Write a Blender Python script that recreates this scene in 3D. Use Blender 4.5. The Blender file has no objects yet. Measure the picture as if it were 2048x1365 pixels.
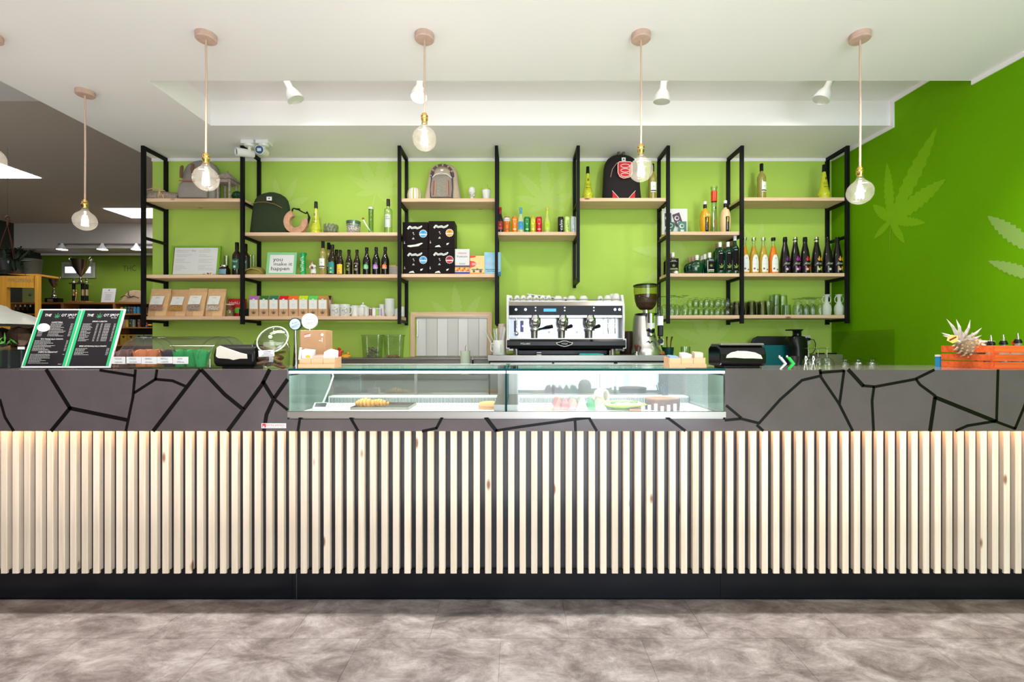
import bpy, bmesh, math, random
from math import sin, cos, pi, radians
from mathutils import Vector, Matrix
random.seed(7)
S = bpy.context.scene
C = S.collection
# ---------------------------------------------------------------- camera, world, lights
F = 922.0; CX = 1034.0; CY = 690.0; E = 1.27        # focal length in px of a 2048 wide frame, eye height
def PX(px, D): return (px - CX) / F * D
def PZ(py, D): return E + (CY - py) / F * D
cam = bpy.data.cameras.new('camera'); co = bpy.data.objects.new('camera', cam); C.objects.link(co)
co.location = (0, 0, E); co.rotation_euler = (pi / 2, 0, 0)
cam.sensor_width = 36; cam.lens = F / 2048 * 36; cam.shift_x = -10 / 2048; cam.shift_y = 7.5 / 2048
cam.clip_start = .05
S.camera = co
w = bpy.data.worlds.new('daylight'); S.world = w; w.use_nodes = True
bg = w.node_tree.nodes['Background']; bg.inputs[0].default_value = (.86, .93, 1, 1); bg.inputs[1].default_value = 1.6
S.view_settings.view_transform = 'Standard'; S.view_settings.look = 'None'
S.view_settings.exposure = 0.0; S.view_settings.gamma = 1
def area(name, loc, rot, sx, sy, power, col=(1, 1, 1), spread=180):
    l = bpy.data.lights.new(name, 'AREA'); l.shape = 'RECTANGLE'; l.size = sx; l.size_y = sy
    l.energy = power; l.color = col; l.spread = radians(spread)
    o = bpy.data.objects.new(name, l); C.objects.link(o); o.location = loc; o.rotation_euler = rot
    return o
area('window_daylight', (1.5, -2.85, 1.32), (radians(90), 0, radians(4)), 3.0, 2.55, 150, (.78, .89, 1))
area('front_ceiling_fill', (0, -.6, 2.98), (0, 0, 0), 6.0, 1.6, 105, (1, .95, .90))  # unseen fill added to brighten the counter front and slats
area('bar_strip_fill', (-.1, 2.37, 3.02), (0, 0, 0), 6.0, .03, 85, (1, .92, .84), 75)  # added unseen source that casts the counter's shadow band on the floor
area('channel_wall_fill', (.0, 3.16, 3.20), (radians(48), 0, 0), 4.4, .08, 4, (1, .96, .90))  # added fill with no fixture, lifts the back wall
area('left_ceiling_fill', (-6.6, 1.8, .5), (radians(180), 0, 0), 3, 3, 60, (1, .96, .93))  # upward fill added to lighten the left front ceiling
area('ceiling_bounce_fill', (0, .8, .35), (radians(180), 0, 0), 5.5, 2.2, 62, (1, .95, .92))
# ---------------------------------------------------------------- materials
MT = {}
def mat(name, col=(.8, .8, .8), rough=.5, metal=0., spec=.5, emit=None, es=0., trans=0., coat=0., noise=0., nscale=20., bump=0., bscale=120., alpha=1.):
    if name in MT: return MT[name]
    m = bpy.data.materials.new(name); m.use_nodes = True; MT[name] = m
    nt = m.node_tree; b = nt.nodes['Principled BSDF']
    b.inputs['Base Color'].default_value = (*col, 1); b.inputs['Roughness'].default_value = rough
    b.inputs['Metallic'].default_value = metal; b.inputs['Specular IOR Level'].default_value = spec
    b.inputs['Transmission Weight'].default_value = trans; b.inputs['Coat Weight'].default_value = coat
    b.inputs['Alpha'].default_value = alpha
    if emit: b.inputs['Emission Color'].default_value = (*emit, 1); b.inputs['Emission Strength'].default_value = es
    tc = nt.nodes.new('ShaderNodeTexCoord')
    if noise:
        n = nt.nodes.new('ShaderNodeTexNoise'); n.inputs['Scale'].default_value = nscale; n.inputs['Detail'].default_value = 5
        nt.links.new(tc.outputs['Object'], n.inputs['Vector'])
        r = nt.nodes.new('ShaderNodeValToRGB')
        r.color_ramp.elements[0].position = .3; r.color_ramp.elements[1].position = .7
        r.color_ramp.elements[0].color = (*[max(0, c * (1 - noise)) for c in col], 1)
        r.color_ramp.elements[1].color = (*[min(1, c * (1 + noise)) for c in col], 1)
        nt.links.new(n.outputs['Fac'], r.inputs[0]); nt.links.new(r.outputs[0], b.inputs['Base Color'])
    if bump:
        n2 = nt.nodes.new('ShaderNodeTexNoise'); n2.inputs['Scale'].default_value = bscale; n2.inputs['Detail'].default_value = 4
        nt.links.new(tc.outputs['Object'], n2.inputs['Vector'])
        bp = nt.nodes.new('ShaderNodeBump'); bp.inputs['Strength'].default_value = bump; bp.inputs['Distance'].default_value = .002
        nt.links.new(n2.outputs['Fac'], bp.inputs['Height']); nt.links.new(bp.outputs[0], b.inputs['Normal'])
    return m
def clear(name, tint=(1, 1, 1), edge=(.75, .8, .78), refl=.12, rough=.02, haze=0.):
    """thin walled glass or clear plastic: straight-through tint, darker at grazing edges, fresnel gloss"""
    if name in MT: return MT[name]
    m = bpy.data.materials.new(name); m.use_nodes = True; MT[name] = m
    nt = m.node_tree; N = nt.nodes; L = nt.links; N.remove(N['Principled BSDF']); out = N['Material Output']
    lw = N.new('ShaderNodeLayerWeight'); lw.inputs[0].default_value = .30
    mx = N.new('ShaderNodeMix'); mx.data_type = 'RGBA'
    mx.inputs['A'].default_value = (*tint, 1); mx.inputs['B'].default_value = (*edge, 1)
    L.new(lw.outputs['Facing'], mx.inputs['Factor'])
    t = N.new('ShaderNodeBsdfTransparent'); L.new(mx.outputs['Result'], t.inputs[0])
    g = N.new('ShaderNodeBsdfGlossy'); g.inputs['Roughness'].default_value = rough
    pw_ = N.new('ShaderNodeMath'); pw_.operation = 'POWER'; pw_.inputs[1].default_value = 4.; L.new(lw.outputs['Facing'], pw_.inputs[0])
    mu = N.new('ShaderNodeMath'); mu.operation = 'MULTIPLY_ADD'; mu.inputs[1].default_value = .5; mu.inputs[2].default_value = refl * .55
    mu.use_clamp = True
    L.new(pw_.outputs[0], mu.inputs[0])
    ms = N.new('ShaderNodeMixShader'); L.new(mu.outputs[0], ms.inputs[0]); L.new(t.outputs[0], ms.inputs[1]); L.new(g.outputs[0], ms.inputs[2])
    last = ms.outputs[0]
    if haze:
        tl = N.new('ShaderNodeBsdfTranslucent'); tl.inputs[0].default_value = (1, .98, .94, 1); m2 = N.new('ShaderNodeMixShader'); m2.inputs[0].default_value = haze
        L.new(last, m2.inputs[1]); L.new(tl.outputs[0], m2.inputs[2]); last = m2.outputs[0]
    L.new(last, out.inputs[0])
    return m
def wood(name, a, b, scale=(1, 1, 1), rough=.5, axis='Z', knots=True):
    if name in MT: return MT[name]
    m = bpy.data.materials.new(name); m.use_nodes = True; MT[name] = m
    nt = m.node_tree; N = nt.nodes; L = nt.links; p = N['Principled BSDF']; p.inputs['Roughness'].default_value = rough
    tc = N.new('ShaderNodeTexCoord'); oi = N.new('ShaderNodeObjectInfo')
    ad = N.new('ShaderNodeVectorMath'); ad.operation = 'MULTIPLY_ADD'
    ad.inputs[1].default_value = (1, 1, 1); L.new(tc.outputs['Object'], ad.inputs[0])
    cm = N.new('ShaderNodeCombineXYZ')
    mm = N.new('ShaderNodeMath'); mm.operation = 'MULTIPLY'; mm.inputs[1].default_value = 37.
    L.new(oi.outputs['Random'], mm.inputs[0])
    for i in range(3): L.new(mm.outputs[0], cm.inputs[i])
    L.new(cm.outputs[0], ad.inputs[2])
    mp = N.new('ShaderNodeMapping')
    s = {'Z': (34, 34, 1.3), 'X': (1.3, 34, 34), 'Y': (34, 1.3, 34)}[axis]
    mp.inputs['Scale'].default_value = s; L.new(ad.outputs[0], mp.inputs[0])
    n = N.new('ShaderNodeTexNoise'); n.inputs['Scale'].default_value = 1.6; n.inputs['Detail'].default_value = 3; n.inputs['Distortion'].default_value = .6
    L.new(mp.outputs[0], n.inputs['Vector'])
    r = N.new('ShaderNodeValToRGB'); r.color_ramp.elements[0].position = .33; r.color_ramp.elements[1].position = .62
    r.color_ramp.elements[0].color = (*b, 1); r.color_ramp.elements[1].color = (*a, 1)
    L.new(n.outputs['Fac'], r.inputs[0]); last = r.outputs[0]
    if knots:
        v = N.new('ShaderNodeTexVoronoi'); v.inputs['Scale'].default_value = 1
        mk = N.new('ShaderNodeMapping'); k = {'Z': (9, 9, 3.2), 'X': (3.2, 9, 9), 'Y': (9, 3.2, 9)}[axis]
        mk.inputs['Scale'].default_value = k; L.new(ad.outputs[0], mk.inputs[0]); L.new(mk.outputs[0], v.inputs['Vector'])
        rr = N.new('ShaderNodeValToRGB'); rr.color_ramp.elements[0].position = .05; rr.color_ramp.elements[1].position = .11
        rr.color_ramp.elements[0].color = (.28, .12, .05, 1); rr.color_ramp.elements[1].color = (1, 1, 1, 1)
        L.new(v.outputs['Distance'], rr.inputs[0])
        mu = N.new('ShaderNodeMix'); mu.data_type = 'RGBA'; mu.blend_type = 'MULTIPLY'; mu.inputs['Factor'].default_value = .9
        L.new(last, mu.inputs['A']); L.new(rr.outputs[0], mu.inputs['B']); last = mu.outputs['Result']
    hs = N.new('ShaderNodeHueSaturation'); ma = N.new('ShaderNodeMapRange')
    ma.inputs['To Min'].default_value = .9; ma.inputs['To Max'].default_value = 1.06
    L.new(oi.outputs['Random'], ma.inputs[0]); L.new(ma.outputs[0], hs.inputs['Value']); L.new(last, hs.inputs['Color'])
    L.new(hs.outputs[0], p.inputs['Base Color'])
    return m
pine = wood('pine_slat', (.88, .725, .60), (.80, .63, .49), rough=.7)
shelfw = wood('spruce_board', (.82, .58, .40), (.72, .46, .29), axis='X', rough=.65)
framew = wood('pine_frame', (.80, .58, .38), (.66, .42, .24), axis='X')
framewz = wood('pine_frame_upright', (.80, .58, .38), (.66, .42, .24), axis='Z')
osb = wood('amber_shelf', (.62, .30, .08), (.45, .2, .05), axis='X', knots=False)
black = mat('black_steel', (.004, .004, .006), .5, spec=.18)
blackp = mat('black_plastic', (.004, .004, .005), .28, spec=.3)
blackg = mat('black_gloss', (.004, .004, .005), .10, spec=.35)
white = mat('white_paint', (.90, .872, .868), .8, spec=.2)
whitep = mat('white_plastic', (.82, .82, .80), .3)
china = mat('white_china', (.72, .72, .69), .2)
steel = mat('brushed_steel', (.36, .335, .31), .36, 1.)
chrome = mat('chrome', (.8, .8, .82), .07, 1.)
silver = mat('silver', (.75, .74, .70), .15, 1.)
gold = mat('brass', (.80, .52, .16), .2, 1.)
paper = mat('white_paper', (.74, .74, .74), .7, spec=.2)
ink = mat('black_ink', (.008, .008, .008), .6, spec=.2)
inkw = mat('white_ink', (.88, .88, .88), .6)
kraft = mat('kraft_paper', (.60, .36, .19), .7, noise=.08, nscale=30)
kraftl = mat('light_kraft', (.74, .46, .235), .65, noise=.06, nscale=25)
glass = clear('clear_glass', (.96, .99, .96), (.50, .60, .46), .14)
glassy = clear('smoky_glass', (.80, .82, .66), (.35, .36, .22), .10)
acryl = clear('acrylic', (.95, .96, .95), (.60, .63, .62), .2)
casegl = clear('case_glass', (.95, .98, .97), (.72, .85, .82), .05, 0.)
frost = mat('frosted_glass', (.75, .83, .74), .6, alpha=.62)
greenedge = mat('green_glass_edge', (.0, .06, .07), .5, spec=.1)
# ---------------------------------------------------------------- mesh helpers
def xclip(p, m, sg):
    out = []
    for i in range(len(p)):
        a, b = p[i], p[(i + 1) % len(p)]; da, db = (a[0] - m) * sg, (b[0] - m) * sg
        if da >= 0: out.append(a)
        if da * db < 0: t = da / (da - db); out.append((a[0] + (b[0] - a[0]) * t, a[1] + (b[1] - a[1]) * t))
    return out
def xsplit(p, w_):
    x0 = min(q[0] for q in p); x1 = max(q[0] for q in p)
    if x1 - x0 <= w_: return [p]
    m = (x0 + x1) / 2; r = []
    for sg in (-1, 1):
        c = xclip(p, m, sg)
        if len(c) >= 3: r += xsplit(c, w_)
    return r
class MB:
    def __init__(s): s.v = []; s.f = []
    def add(s, vs, fs, M=None):
        o = len(s.v)
        s.v += [tuple(M @ Vector(p)) if M else tuple(p) for p in vs]
        s.f += [tuple(i + o for i in f) for f in fs]; return s
    def box(s, x0, x1, y0, y1, z0, z1, M=None):
        return s.add([(x0, y0, z0), (x1, y0, z0), (x1, y1, z0), (x0, y1, z0), (x0, y0, z1), (x1, y0, z1), (x1, y1, z1), (x0, y1, z1)],
                     [(0, 3, 2, 1), (4, 5, 6, 7), (0, 1, 5, 4), (1, 2, 6, 5), (2, 3, 7, 6), (3, 0, 4, 7)], M)
    def cbox(s, cx, cy, z0, w, d, h, M=None): return s.box(cx - w / 2, cx + w / 2, cy - d / 2, cy + d / 2, z0, z0 + h, M)
    def lathe(s, prof, n=24, M=None, c=(0, 0), cap=True):
        vs = []; fs = []
        for r, z in prof:
            for i in range(n):
                a = 2 * pi * i / n; vs.append((c[0] + r * cos(a), c[1] + r * sin(a), z))
        k = len(prof)
        for j in range(k - 1):
            for i in range(n):
                fs.append((j * n + i, j * n + (i + 1) % n, (j + 1) * n + (i + 1) % n, (j + 1) * n + i))
        if cap:
            if prof[0][0] > 1e-6: fs.append(tuple(range(n - 1, -1, -1)))
            if prof[-1][0] > 1e-6: fs.append(tuple(range((k - 1) * n, k * n)))
        return s.add(vs, fs, M)
    def loft(s, rings, n=24, M=None):
        """rings of (cx, cy, cz, rx, ry, power): stacked superellipses"""
        vs = []; fs = []
        for cx, cy, cz, rx, ry, p in rings:
            for i in range(n):
                a = 2 * pi * i / n; ca, sa = cos(a), sin(a)
                vs.append((cx + rx * math.copysign(abs(ca) ** (2 / p), ca), cy + ry * math.copysign(abs(sa) ** (2 / p), sa), cz))
        k = len(rings)
        for j in range(k - 1):
            for i in range(n): fs.append((j * n + i, j * n + (i + 1) % n, (j + 1) * n + (i + 1) % n, (j + 1) * n + i))
        fs.append(tuple(range(n - 1, -1, -1))); fs.append(tuple(range((k - 1) * n, k * n)))
        return s.add(vs, fs, M)
    def tube(s, pts, r, n=8, M=None, closed=False):
        pts = [Vector(p) for p in pts]; vs = []; fs = []; k = len(pts); up = None
        rr = r if isinstance(r, (list, tuple)) else [r] * k
        for j, p in enumerate(pts):
            if closed: t = (pts[(j + 1) % k] - pts[j - 1]).normalized()
            else: t = (pts[min(j + 1, k - 1)] - pts[max(j - 1, 0)]).normalized()
            if up is None: up = Vector((0, 0, 1)) if abs(t.z) < .9 else Vector((1, 0, 0))
            a = t.cross(up).normalized(); b = a.cross(t).normalized(); up = b
            for i in range(n):
                an = 2 * pi * i / n; vs.append(tuple(p + a * cos(an) * rr[j] + b * sin(an) * rr[j]))
        for j in range(k if closed else k - 1):
            j2 = (j + 1) % k
            for i in range(n): fs.append((j * n + i, j * n + (i + 1) % n, j2 * n + (i + 1) % n, j2 * n + i))
        if not closed: fs.append(tuple(range(n - 1, -1, -1))); fs.append(tuple(range((k - 1) * n, k * n)))
        return s.add(vs, fs, M)
    def prism(s, poly, y0, y1, M=None):
        """polygon in x,z extruded along y (counter-clockwise seen from -y)"""
        n = len(poly); vs = [(x, y0, z) for x, z in poly] + [(x, y1, z) for x, z in poly]
        fs = [tuple(range(n)), tuple(range(2 * n - 1, n - 1, -1))]
        fs += [((i + 1) % n, i, i + n, (i + 1) % n + n) for i in range(n)]
        return s.add(vs, fs, M)
    def prismx(s, poly, x0, x1, M=None):
        """polygon in y,z extruded along x"""
        n = len(poly); vs = [(x0, y, z) for y, z in poly] + [(x1, y, z) for y, z in poly]
        fs = [tuple(range(n - 1, -1, -1)), tuple(range(n, 2 * n))]
        fs += [(i, (i + 1) % n, (i + 1) % n + n, i + n) for i in range(n)]
        return s.add(vs, fs, M)
    def flat(s, polys, y=0., wrap=None, M=None):
        """2D x,z polygons facing -y at depth y, or wrapped round a vertical cylinder of radius wrap"""
        if wrap: polys = [q for p in polys for q in xsplit(p, wrap * .3)]
        for i_, p in enumerate(polys):
            e_ = (i_ % 12) * .00004
            if wrap: vs = [((wrap + e_) * sin(x / wrap), y - (wrap + e_) * cos(x / wrap), z) for x, z in p]
            else: vs = [(x, y - e_, z) for x, z in p]
            s.add(vs, [tuple(range(len(vs)))], M)
        return s
    def patch(s, w_, z0, z1, r, n=8, y=0., a0=0., M=None):
        """a label wrapped round a cylinder"""
        vs = []; fs = []
        for i in range(n + 1):
            a = a0 + (-.5 + i / n) * w_ / r
            vs += [(r * sin(a), y - r * cos(a), z0), (r * sin(a), y - r * cos(a), z1)]
        for i in range(n): fs.append((2 * i, 2 * i + 2, 2 * i + 3, 2 * i + 1))
        return s.add(vs, fs, M)
    def sphere(s, c, r, n=16, m=10, sc=(1, 1, 1)):
        prof = [(r * sin(pi * j / m) + (1e-7), -r * cos(pi * j / m)) for j in range(m + 1)]
        M = Matrix.Translation(c) @ Matrix.Diagonal((*sc, 1)); return s.lathe(prof, n, M, cap=False)
    def mesh(s, name, m, smooth=None):
        me = bpy.data.meshes.new(name); me.from_pydata(s.v, [], s.f); me.materials.append(m)
        if smooth is not None:
            me.shade_smooth(); me.set_sharp_from_angle(angle=radians(smooth))
        me.update(); return me
    def build(s, name, m, parent=None, loc=None, rot=None, smooth=None, bevel=0, kind=None, label=None):
        o = bpy.data.objects.new(name, s.mesh(name, m, smooth)); C.objects.link(o)
        if parent is not None: o.parent = parent
        if loc: o.location = loc
        if rot: o.rotation_euler = rot
        if bevel:
            b = o.modifiers.new('bevel', 'BEVEL'); b.width = bevel; b.segments = 2; b.limit_method = 'ANGLE'
        if kind: o['kind'] = kind
        if label: o['label'] = label
        return o
def T(name, label, cat, loc, rz=0., group=None):
    o = bpy.data.objects.new(name, None); C.objects.link(o); o.location = loc; o.rotation_euler = (0, 0, rz)
    o.empty_display_size = .05; o['label'] = label; o['category'] = cat
    if group: o['group'] = group
    return o
def tag(o, label, cat, group=None, kind=None):
    o['label'] = label; o['category'] = cat
    if group: o['group'] = group
    if kind: o['kind'] = kind
    return o
def struct(name, mb, m, parent=None, **k):
    o = mb.build(name, m, parent, **k)
    if parent is None: o['kind'] = 'structure'
    return o
KIDS = {}
def dup(root, loc, rz=None, label=None, group=None):
    def cp(o, par):
        c = o.copy(); C.objects.link(c)
        if par is not None: c.parent = par
        for ch in o.children: cp(ch, c)
        return c
    r = cp(root, None); r.location = loc
    if rz is not None: r.rotation_euler = (0, 0, rz)
    if label: r['label'] = label
    if group: r['group'] = group
    return r
_tx = {}
def text_polys(s):
    """outline of the default font as triangles, 1 unit high, centred on x"""
    if s in _tx: return _tx[s]
    cu = bpy.data.curves.new('t', 'FONT'); cu.body = s; cu.size = 1; cu.resolution_u = 2; cu.align_x = 'CENTER'
    cu.fill_mode = 'FRONT'
    o = bpy.data.objects.new('t', cu)
    me = o.to_mesh(); vs = [v.co.copy() for v in me.vertices]; fs = [[(vs[i].x, vs[i].y) for i in p.vertices] for p in me.polygons]
    o.to_mesh_clear(); bpy.data.objects.remove(o); bpy.data.curves.remove(cu)
    xs = [p[0] for f in fs for p in f] or [0, 1]
    _tx[s] = (fs, min(xs), max(xs)); return _tx[s]
def tpolys(s, cx, cz, h, wmax=None, rot=0, shear=0, wfit=None):
    fs, a, b = text_polys(s); sx = h
    if wfit: sx = wfit / (b - a)
    elif wmax and (b - a) * h > wmax: sx = wmax / (b - a)
    mid = (a + b) / 2; c, d = cos(rot), sin(rot); out = []
    for f in fs:
        q = []
        for x, z in f:
            X_ = (x - mid) * sx + z * h * shear; Z_ = (z - .35) * h; q.append((cx + X_ * c - Z_ * d, cz + X_ * d + Z_ * c))
        out.append(q)
    return out
def leaflet(bx, bz, tx, tz, wd, serr=6):
    """saw-edged leaflet outline from base to tip"""
    dx, dz = tx - bx, tz - bz; L = math.hypot(dx, dz); ux, uz = dx / L, dz / L; nx, nz = -uz, ux
    def side(sg):
        pts = []
        n = max(serr, 2)
        for i in range(n):
            t = (i + .35) / n; wv = wd * (sin(pi * min(1, t * .93 + .07)) ** .8)
            pts.append((t * L, sg * wv * .5)); t2 = (i + 1.) / n
            w2 = wd * (sin(pi * min(1, t2 * .93 + .07)) ** .8)
            pts.append((min(t2, .995) * L, sg * w2 * (.36 if serr > 2 else .45)))
        return pts
    a = side(-1); b = side(1)[::-1]
    return [(bx + ux * p + nx * q, bz + uz * p + nz * q) for p, q in [(0, 0)] + a + [(L, 0)] + b]
def cleaf(cx, cz, R, rot=0., n=7, serr=0, wd=.17, stem=True):
    out = []
    spr = [0, 38, -38, 74, -74, 112, -112][:n]; ln = [1, .88, .88, .66, .66, .42, .42]
    for k, a in enumerate(spr):
        t = radians(90 + a) + rot; L = R * ln[k]
        out.append(leaflet(cx, cz, cx + L * cos(t), cz + L * sin(t), R * wd * (1, .95, .95, .8, .8, .6, .6)[k], serr or 2))
    if stem:
        t = radians(-90) + rot; e = (cx + .45 * R * cos(t), cz + .45 * R * sin(t)); q = (-sin(t) * R * .015, cos(t) * R * .015)
        out.append([(cx - q[0], cz - q[1]), (cx + q[0], cz + q[1]), (e[0] + q[0], e[1] + q[1]), (e[0] - q[0], e[1] - q[1])])
    return out
def circ(cx, cz, r, n=16, rz=None): return [(cx + r * cos(2 * pi * i / n), cz + (rz or r) * sin(2 * pi * i / n)) for i in range(n)]
def rect(x0, x1, z0, z1): return [(x0, z0), (x1, z0), (x1, z1), (x0, z1)]
def star(cx, cz, r, n=16, k=.88): return [(cx + r * (1 if i % 2 else k) * cos(pi * i / n), cz + r * (1 if i % 2 else k) * sin(pi * i / n)) for i in range(2 * n)]
def strip(pts, wd):
    """polyline of given width(s) as quads in 2D"""
    out = []
    for i in range(len(pts) - 1):
        (x0, z0), (x1, z1) = pts[i], pts[i + 1]; L = math.hypot(x1 - x0, z1 - z0) or 1
        w0 = wd[i] if isinstance(wd, (list, tuple)) else wd; w1 = wd[i + 1] if isinstance(wd, (list, tuple)) else wd
        nx, nz = -(z1 - z0) / L / 2, (x1 - x0) / L / 2; ex, ez = (x1 - x0) / L * w0 * .2, (z1 - z0) / L * w0 * .2
        out.append([(x0 + nx * w0 - ex, z0 + nz * w0 - ez), (x0 - nx * w0 - ex, z0 - nz * w0 - ez), (x1 - nx * w1 + ex, z1 - nz * w1 + ez), (x1 + nx * w1 + ex, z1 + nz * w1 + ez)])
    return out
# ---------------------------------------------------------------- the room
XL = -3.455; YB = 4.37; ZC = 3.035; YS0 = 3.08; YS1 = 3.71; XR0 = -2.465
def XR(y): return 2.981 + .048 * (YB - y)
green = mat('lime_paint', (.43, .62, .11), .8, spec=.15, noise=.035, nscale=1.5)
green2 = mat('lime_paint_dimmed', (.135, .36, .001), .85, spec=.08, noise=.03, nscale=2.)  # the back wall's lime, with this wall's dimmer light put into the colour
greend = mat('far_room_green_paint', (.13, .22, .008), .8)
decal = mat('pale_leaf_print', (.47, .645, .155), .8, spec=.15)
decal2 = mat('leaf_print_on_green', (.20, .45, .008), .85, spec=.08)
taupe = mat('taupe_ceiling', (.60, .51, .42), .95, spec=.1)
greyc = mat('pale_grey_ceiling', (.80, .76, .72), .9)
# floor
def floor_mat():
    m = bpy.data.materials.new('slate_vinyl'); m.use_nodes = True; nt = m.node_tree; N = nt.nodes; L = nt.links; p = N['Principled BSDF']
    tc = N.new('ShaderNodeNewGeometry'); mp = N.new('ShaderNodeMapping'); mp.inputs['Scale'].default_value = (1.3, 2.3, 1); mp.inputs['Rotation'].default_value = (0, 0, .3)
    oi = N.new('ShaderNodeObjectInfo'); L.new(tc.outputs['Position'], mp.inputs[0])
    n1 = N.new('ShaderNodeTexNoise'); n1.inputs['Scale'].default_value = 3.6; n1.inputs['Detail'].default_value = 12; n1.inputs['Roughness'].default_value = .77; n1.inputs['Distortion'].default_value = .5
    n1.noise_dimensions = '4D'; mm = N.new('ShaderNodeMath'); mm.operation = 'MULTIPLY'; mm.inputs[1].default_value = .05; L.new(oi.outputs['Random'], mm.inputs[0]); L.new(mm.outputs[0], n1.inputs['W'])
    L.new(mp.outputs[0], n1.inputs['Vector'])
    r = N.new('ShaderNodeValToRGB'); e = r.color_ramp.elements
    e[0].position = .30; e[0].color = (.036, .031, .032, 1); e[1].position = .66; e[1].color = (.30, .288, .293, 1)
    x = e.new(.44); x.color = (.110, .094, .094, 1); x = e.new(.54); x.color = (.19, .171, .172, 1)
    L.new(n1.outputs['Fac'], r.inputs[0]); L.new(r.outputs[0], p.inputs['Base Color'])
    p.inputs['Roughness'].default_value = .42; p.inputs['Specular IOR Level'].default_value = .4
    bp = N.new('ShaderNodeBump'); bp.inputs['Strength'].default_value = .25; bp.inputs['Distance'].default_value = .003
    L.new(n1.outputs['Fac'], bp.inputs['Height']); L.new(bp.outputs[0], p.inputs['Normal'])
    return m
fm = floor_mat()
flo = struct('floor', MB().box(-10.2, 3.6, -3.2, 10.0, -.1, -.003), fm)
tw, td = .605, .298
y1 = 2.291
row = 0
while y1 > .45:
    off = {0: PX(870, 2.13), 1: PX(1000, 1.9), 2: PX(840, 1.6)}.get(row, .2 * row)
    k0 = int((-3.3 - off) / tw); x = off + k0 * tw
    me = MB().box(0, tw - .0012, 0, td - .0012, -.0028, 0).mesh('tile', fm)
    while x < 3.0 - tw + .25:
        if x + tw < 3.14:
            o = bpy.data.objects.new('tile', me); C.objects.link(o); o.parent = flo; o.location = (x, y1 - td, 0)
        x += tw
    y1 -= td; row += 1
# main back wall, right wall
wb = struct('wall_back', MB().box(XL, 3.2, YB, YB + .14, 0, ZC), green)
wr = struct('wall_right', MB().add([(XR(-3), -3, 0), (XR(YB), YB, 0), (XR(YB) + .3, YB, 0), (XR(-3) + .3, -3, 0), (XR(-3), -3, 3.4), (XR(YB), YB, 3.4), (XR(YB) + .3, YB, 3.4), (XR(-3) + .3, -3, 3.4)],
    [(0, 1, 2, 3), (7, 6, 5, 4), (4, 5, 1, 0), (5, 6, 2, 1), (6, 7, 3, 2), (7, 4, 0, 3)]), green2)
# ceiling: slab over the front, raised channel, soffit over the shelves
struct('ceiling', MB().box(XL, 3.5, -3.2, YS0, ZC, ZC + .5).box(XL, XR0, YS0, YB + .14, ZC, ZC + .5), white)
struct('ceiling_channel', MB().box(XR0, 3.5, YS0, YS1, 3.235, 3.5), white)
struct('ceiling_soffit', MB().box(XR0, 3.5, YS1, YB + .14, ZC, ZC + .5), white)
struct('trim_1', MB().box(XL, XR(YB), YB - .012, YB, ZC - .028, ZC), white)
def rt(y0, y1, z0, z1, n):
    a, b = XR(y0), XR(y1)
    struct(n, MB().add([(a - .01, y0, z0), (b - .01, y1, z0), (b, y1, z0), (a, y0, z0), (a - .01, y0, z1), (b - .01, y1, z1), (b, y1, z1), (a, y0, z1)],
        [(3, 2, 1, 0), (4, 5, 6, 7), (0, 1, 5, 4), (1, 2, 6, 5), (2, 3, 7, 6), (3, 0, 4, 7)]), white)
rt(YS1, YB, ZC - .028, ZC, 'trim_2'); rt(YS1 - .03, YS1, ZC - .028, 3.235, 'trim_3'); rt(YS0, YS1 - .03, 3.207, 3.235, 'trim_4'); rt(-3, YS0, ZC - .028, ZC, 'trim_5')
# room on the left
ZL = 3.66
struct('ceiling_left_front', MB().box(-10.2, XL, -3.2, 4.52, ZL, ZL + .2), greyc)
struct('ceiling_left', MB().box(-10.2, XL + 2.5, 4.52, 9.07, ZL, ZL + .2), taupe)
struct('ceiling_left_drop', MB().box(-10.2, -.9, 9.07, 9.75, 3.17, ZL + .2), mat('far_soffit_paint', (.55, .5, .44), .9))
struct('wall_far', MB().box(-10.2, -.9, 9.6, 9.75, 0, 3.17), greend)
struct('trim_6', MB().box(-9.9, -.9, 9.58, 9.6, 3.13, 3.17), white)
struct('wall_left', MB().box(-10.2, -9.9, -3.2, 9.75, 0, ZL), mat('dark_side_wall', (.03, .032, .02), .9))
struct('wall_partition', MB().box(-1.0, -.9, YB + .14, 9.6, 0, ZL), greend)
# shopfront behind the photographer
wf = struct('wall_front', MB().box(-10.2, -4.2, -3.1, -2.95, 0, ZL).box(-4.2, 3.5, -3.1, -2.95, 2.75, 3.3).box(3.1, 3.5, -3.1, -2.95, 0, 2.75).box(-4.2, 3.5, -3.1, -2.95, 0, .04).box(-4.2, -.05, -3.1, -2.95, .3, 2.75), white)
for i, x in enumerate((-.05, .98, 2.0, 3.04)): MB().box(x, x + .08, -3.06, -2.98, .3, 2.75).build('mullion', black, wf)
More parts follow.
